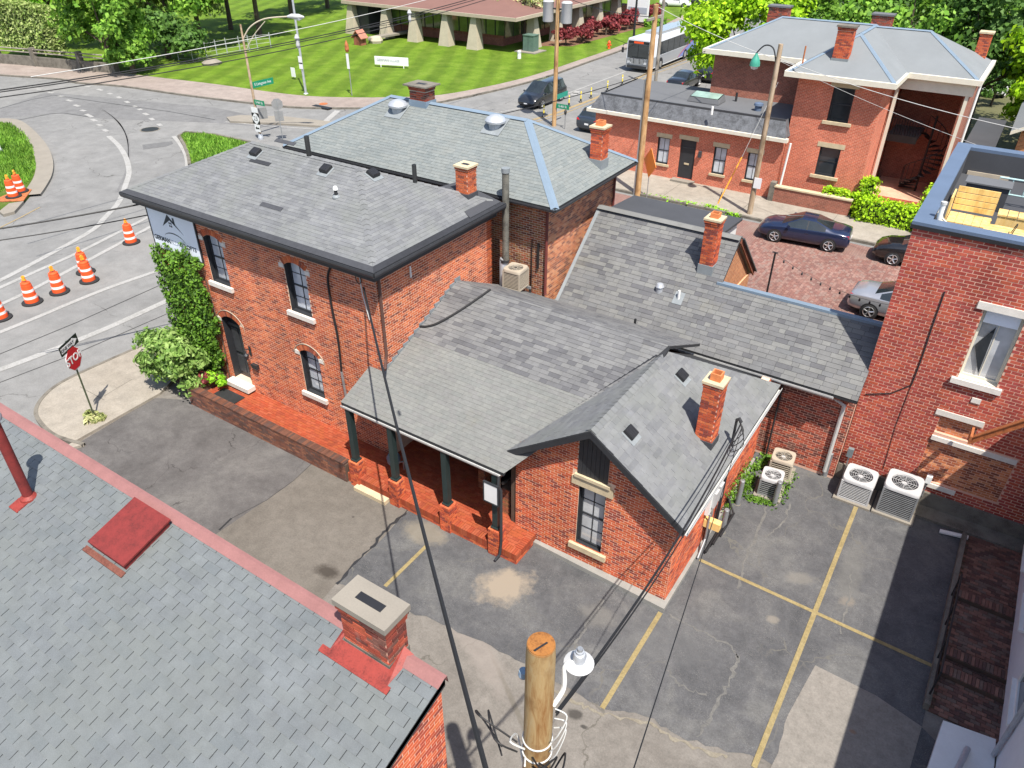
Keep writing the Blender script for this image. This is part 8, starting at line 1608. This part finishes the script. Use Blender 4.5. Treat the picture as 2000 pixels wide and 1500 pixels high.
# clipped hedges at the corner house
def hedge(label, boxes, mat, n, leaf, seed, name='hedge', group=None):
    rs = np.random.default_rng(seed); b = boxes[0]; t = thing(name, label, 'hedge', ((b[0]+b[1])/2, (b[2]+b[3])/2, b[4]), group); C_, Nn = [], []; vols = np.array([(q[1]-q[0])*(q[3]-q[2])+(q[1]-q[0]+q[3]-q[2])*(q[5]-q[4]) for q in boxes]); vols = vols/vols.sum()
    for q, v in zip(boxes, vols):
        k = int(n*v); p = rs.random((k, 3)); f = rs.integers(0, 8, k)
        for ax, idx, val in ((2, (0, 1, 2), 1.), (1, (3, 4), 0.), (0, (5,), 1.), (0, (6,), 0.), (1, (7,), 1.)): m = np.isin(f, idx); p[m, ax] = val
        nn = np.zeros((k, 3)); nn[np.isin(f, (0, 1, 2)), 2] = 1; nn[np.isin(f, (3, 4)), 1] = -1; nn[f == 5, 0] = 1; nn[f == 6, 0] = -1; nn[f == 7, 1] = 1
        c = np.array(q[::2])+p*(np.array(q[1::2])-np.array(q[::2])); bmp = .5+.5*np.sin(c[:, 0]*2.3+c[:, 2]*3.1)*np.sin(c[:, 0]*5.1+c[:, 1]*3); C_.append(c+nn*(bmp*.12)[:, None]+rs.normal(size=(k, 3))*.06); Nn.append(nn+np.array([0, 0, .35]))
    Nn = np.concatenate(Nn); Nn /= np.linalg.norm(Nn, axis=1)[:, None]; V, F = leaves(np.concatenate(C_), Nn, leaf, rs); mesh_np('foliage', V, F, M[mat], t)
    cb_ = MB(); [cb_.box(q[0]+.15, q[1]-.15, q[2]+.12, q[3]-.12, q[4], q[5]-.15) for q in boxes]; cb_.build('inner_branches', pbr('hedge_core', (.03, .05, .012), .95, var=.4, scale=5), t)
    return t
hedge('clipped bright green hedge in front of the corner house', [(-8.0, -5.9, 43.75, 44.4, .1, 1.15), (-6.0, -1.9, 43.1, 44.0, .1, 1.15), (-6.3, -5.5, 44.3, 45.1, .1, 1.8), (-3.0, -1.9, 44.0, 46.2, .1, 1.7)], 'leaf_lime', 7500, .16, 31)
hedge('tall ivy-covered hedge fence above the roadside wall', [(P(-30, 120)[0], P(128, 130)[0], P(60, 126)[1]+.4, P(60, 126)[1]+2.0, 1.2, 5.2)], 'leaf_olive', 9000, .34, 32)
hedge('low clipped green hedge by the white sign board', [(-43.6, -41.8, 96.5, 99., .1, .9)], 'leaf_mid', 900, .3, 33)
hedge('yellow-green creeper along the back of the tan yard wall', [(-1.2, 3.6, 46.9, 48.2, 1.6, 2.5)], 'leaf_lime', 1500, .22, 34); hedge('dark green shrubs between the corner house and the red building', [(-2.6, -1.95, 42.6, 49.0, .1, 1.6)], 'leaf_dark', 2200, .22, 35)
# maroon shrubs along the finned building
for k in range(9):
    y = 79.5+k*2.8; tree('round maroon shrub beside the finned building, '+('nearest', 'second', 'third', 'fourth', 'fifth', 'sixth', 'seventh', 'eighth', 'farthest')[k]+' in its row', (-45.3+.5*(k % 2)+.06*k, y, .1), 1.5, (1.0, 1.3, .75), 'leaf_maroon', 1100, .3, 10, .55, .08, 40+k, 'maroon_shrub', 'shrub', 'maroon shrubs', .95)
# trees
GL, GR = 'trees beyond the avenue', 'trees behind the corner house'
for k, (lab, q, h, rad, mat, n, lf) in enumerate((
    ('bushy bright green tree at the end of the roadside wall', (222, 142), 8.2, (4.6, 3.2, 3.8), 'leaf_mid', 8000, .42), ('low leafy bush spilling over the roadside wall end', (262, 146), 3.4, (2.4, 1.6, 1.6), 'leaf_mid', 2600, .36),
    ('tall dark tree behind the ivy hedge', (120, 96), 13., (5.5, 4.5, 5.5), 'leaf_olive', 8000, .5), ('pale olive flowering tree above the bushy tree', (270, 95), 13.5, (6., 5., 6.), 'leaf_olive', 9000, .5),
    ('broad olive tree left of the wire fence', (345, 100), 12., (5.5, 4.5, 5.8), 'leaf_olive', 9000, .48), ('light green tree right of the wire fence end', (395, 92), 12., (4.8, 4.5, 5.6), 'leaf_mid', 8000, .48),
    ('dark trunked tree shading the lawn behind the street lamp', (508, 72), 13., (5.5, 5., 5.0), 'leaf_mid', 8000, .5), ('dark tree at the top of the lawn', (452, 60), 12.5, (5., 5., 6.), 'leaf_dark', 7000, .5),
    ('green tree at the lawn top beside the tall pole', (570, 34), 11., (5., 5., 5.), 'leaf_mid', 7000, .5), ('small green tree near the finned building corner', (640, 18), 10., (5., 5., 5.), 'leaf_mid', 6000, .5),
    ('yellow-green bank of bushes above the hedge at far left', (30, 66), 7., (9., 4., 4.), 'leaf_bright', 5000, .5), ('dark bushes at the foot of the olive trees', (330, 116), 4., (5., 2., 2.2), 'leaf_dark', 3000, .42), ('pale flowering tree beside the green transformer cabinet', (1022, 82), 6.8, (3.5, 3.3, 3.0), 'leaf_pale', 7000, .34))):
    tree(lab, tuple(P(*q)), h, rad, mat, n, lf, 34, rad[0]*.3, .25, 60+k, 'leafy_tree' if 'tree' in lab else 'bush', 'tree' if 'tree' in lab else 'bush', GL if k < 12 else None)
tree('lime green street tree between the bus and the corner house', (-18.0, 58.0, 0), 9.2, (4.2, 4.2, 3.2), 'leaf_lime', 11000, .34, 40, 1.35, .22, 81, 'street_tree', 'tree')
for k, (x, y, h, r, mat, lab) in enumerate(((-14., 64, 10.2, 4.2, 'leaf_mid', 'leftmost of the tall trees behind the corner house'), (-8.5, 66, 10.4, 4.4, 'leaf_mid', 'second tall tree behind the corner house'), (-3.2, 64, 10., 4.2, 'leaf_dark', 'third tall tree behind the corner house'), (1.5, 67, 11., 4.6, 'leaf_mid', 'rightmost tall tree behind the corner house'), (1.0, 60.5, 8.6, 3.0, 'leaf_lime', 'bright green tree at the upper right edge'), (6.5, 63, 11., 4.5, 'leaf_mid', 'green tree cut off by the right edge'), (-20, 78, 10, 5, 'leaf_dark', 'dark tree beyond the lime green tree'), (-10, 80, 11, 6, 'leaf_dark', 'large dark tree farthest behind the chimneys'))):
    tree(lab, (x, y, 0), h, (r, r, h*.38), mat, 7500, .4, 34, r*.34, .2, 90+k, 'leafy_tree', 'tree', GR, None, -.7)
tree('leafy green bush beside the white car at upper right', tuple(P(1935, 205)), 2.6, (1.4, 1.4, 1.2), 'leaf_dark', 1800, .28, 14, .5, .08, 120, 'bush', 'bush'); tree('rounded green bush by the tan brick house', (-.6, 49.6, 0), 2.2, (1.2, 1.0, 1.0), 'leaf_mid', 1500, .26, 12, .45, .07, 121, 'bush', 'bush')
# ------------------------------------------------------------ overhead wires
def cable(label, a, b, sag, r, mat='wire', spacers=(), name='overhead_wire', group=None, n=18):
    a, b = np.asarray(a, float), np.asarray(b, float); pts = [a+(b-a)*t-np.array((0, 0, sag*4*t*(1-t))) for t in np.linspace(0, 1, n)]
    o = MB().tube(pts, r, 5).build(name, M[mat]); tag(o, label, 'cable', group)
    for s in spacers:
        i = int(s*(n-1)); p = pts[i]; MB().lathe([(.04, -.4), (.1, -.25), (.07, 0), (.14, .12), (.06, .3)], tuple(p), 8).build('insulator', M['ac_grey'], o)
    return o
cable('upper of the dark cables crossing the lawn to the transformer pole', P(-120, 192, 8.5), P(1010, -30, 9.5), .6, .026, 'wire', (.50, .73)); cable('middle dark cable crossing above the avenue and the lawn', P(-120, 196, 8.), P(1000, -22, 9.0), .6, .024, 'wire')
cable('lowest dark cable crossing above the avenue and the lawn', P(-120, 206, 7.2), P(985, -12, 8.2), .7, .026, 'wire'); cable('thin pale wire above the dark cables over the lawn', P(60, 150, 9.), P(1010, -50, 10.5), .4, .016, 'wire_pale')
cable('thick black cable passing behind the brick house over the lanes', P(-80, 458, 6.3), (-21.5, 19.4, 6.7), .2, .03); cable('thin black cable under the thick one over the lanes', P(-80, 480, 5.8), (-21.5, 19.4, 6.3), .25, .02)
cable('thick service cable from the house corner to below the near pole', (-13.65, 13.32, 6.2), P(965, 1560, 8.2), .35, .03, n=24)
mst_t = np.array((-3.6, 16.15, 3.95)); pole_a = np.array((px_+.2, py_+.05, 7.9))
cable('twisted black service cable from the near pole to the cottage mast', pole_a, mst_t, .55, .02, n=24); cable('second strand of the twisted cable to the cottage mast', pole_a+(0, 0, -.05), mst_t+(.05, 0, -.1), .62, .012, n=24)
cable('thin black wire from the bottom edge to the cottage mast', P(1225, 1540, 7.2), mst_t+(.05, 0, -.2), .1, .009, n=20)
cable('pale wire from the brown pole to the upper right edge', (P(1463, 421)[0], P(1463, 421)[1], 8.2), P(2050, 265, 7.4), .25, .016, 'wire_pale'); cable('thin pale wire sloping past the corner house porch', P(1525, 120, 7.6), P(2040, 330, 6.4), .2, .009, 'wire_pale')
cable('pale wire from the grey pole into the lime tree', P(1283, 12, 9.4), P(1560, 130, 7.5), .2, .016, 'wire_pale'); cable('dark wire from the transformer pole over the hipped roof', P(1400, 90, 7.), P(780, 262, 7.6), .5, .02)
cable('thin dark wire between the transformer pole and the orange-brown pole', (P(1082, 246)[0], P(1082, 246)[1], 9.), (P(1245, 382)[0], P(1245, 382)[1], 9.6), .3, .02)
# sandy crack fillings and edges in the parking lot
def wiggle(px, w0, mat, name='crack_filling', z=.0145, seed=0, n=8):
    rg = random.Random(seed); pts = []
    src = [P(*q)[:2] for q in px]
    for a, b in zip(src[:-1], src[1:]):
        for k in range(n): t = k/n; pts.append(a+(b-a)*t+np.array((rg.uniform(-.05, .05), rg.uniform(-.05, .05))))
    pts.append(src[-1]); m = len(pts); L, Rr = [], []
    for i, p in enumerate(pts):
        d = pts[min(i+1, m-1)]-pts[max(i-1, 0)]; d = d/(np.linalg.norm(d)+1e-9); nn_ = np.array((-d[1], d[0])); w_ = w0*rg.uniform(.15, 1.); L.append(p+nn_*w_/2); Rr.append(p-nn_*w_/2)
    o = MB()._add([(*p, z) for p in L]+[(*p, z) for p in Rr], [(i, m+i, m+i+1, i+1) for i in range(m-1)]).build(name, M[mat]); o['kind'] = 'structure'
M['sand'] = ground_mat('sand', ph(176, 166, 148), ph(192, 182, 162), ph(204, 196, 178), 3., .5, ph(140, 136, 128)); M['dust'] = ground_mat('dust', ph(142, 141, 138), ph(156, 154, 150), ph(170, 168, 162), 3., .6, ph(120, 120, 120))
for i, (px, w_, m_) in enumerate((([(1305, 1200), (1370, 1235), (1430, 1265), (1442, 1285)], .07, 'dust'), ([(1442, 1285), (1425, 1330), (1395, 1390), (1360, 1440)], .12, 'dust'), ([(1500, 985), (1470, 1060), (1450, 1110), (1440, 1150)], .1, 'dust'), ([(1545, 985), (1530, 1020), (1495, 1050)], .08, 'dust'), ([(1180, 1170), (1140, 1230), (1120, 1260)], .12, 'dust'), ([(1300, 1310), (1330, 1340), (1380, 1360)], .08, 'dust'), ([(1640, 1240), (1655, 1180), (1665, 1110)], .06, 'dust'), ([(660, 1140), (720, 1075), (760, 1030), (806, 990)], .12, 'steel_dark'), ([(1050, 1330), (1130, 1375), (1180, 1400)], .1, 'sand'), ([(1180, 1395), (1260, 1410), (1330, 1450), (1420, 1480)], .12, 'sand'))):
    wiggle(px, w_, m_, seed=i)
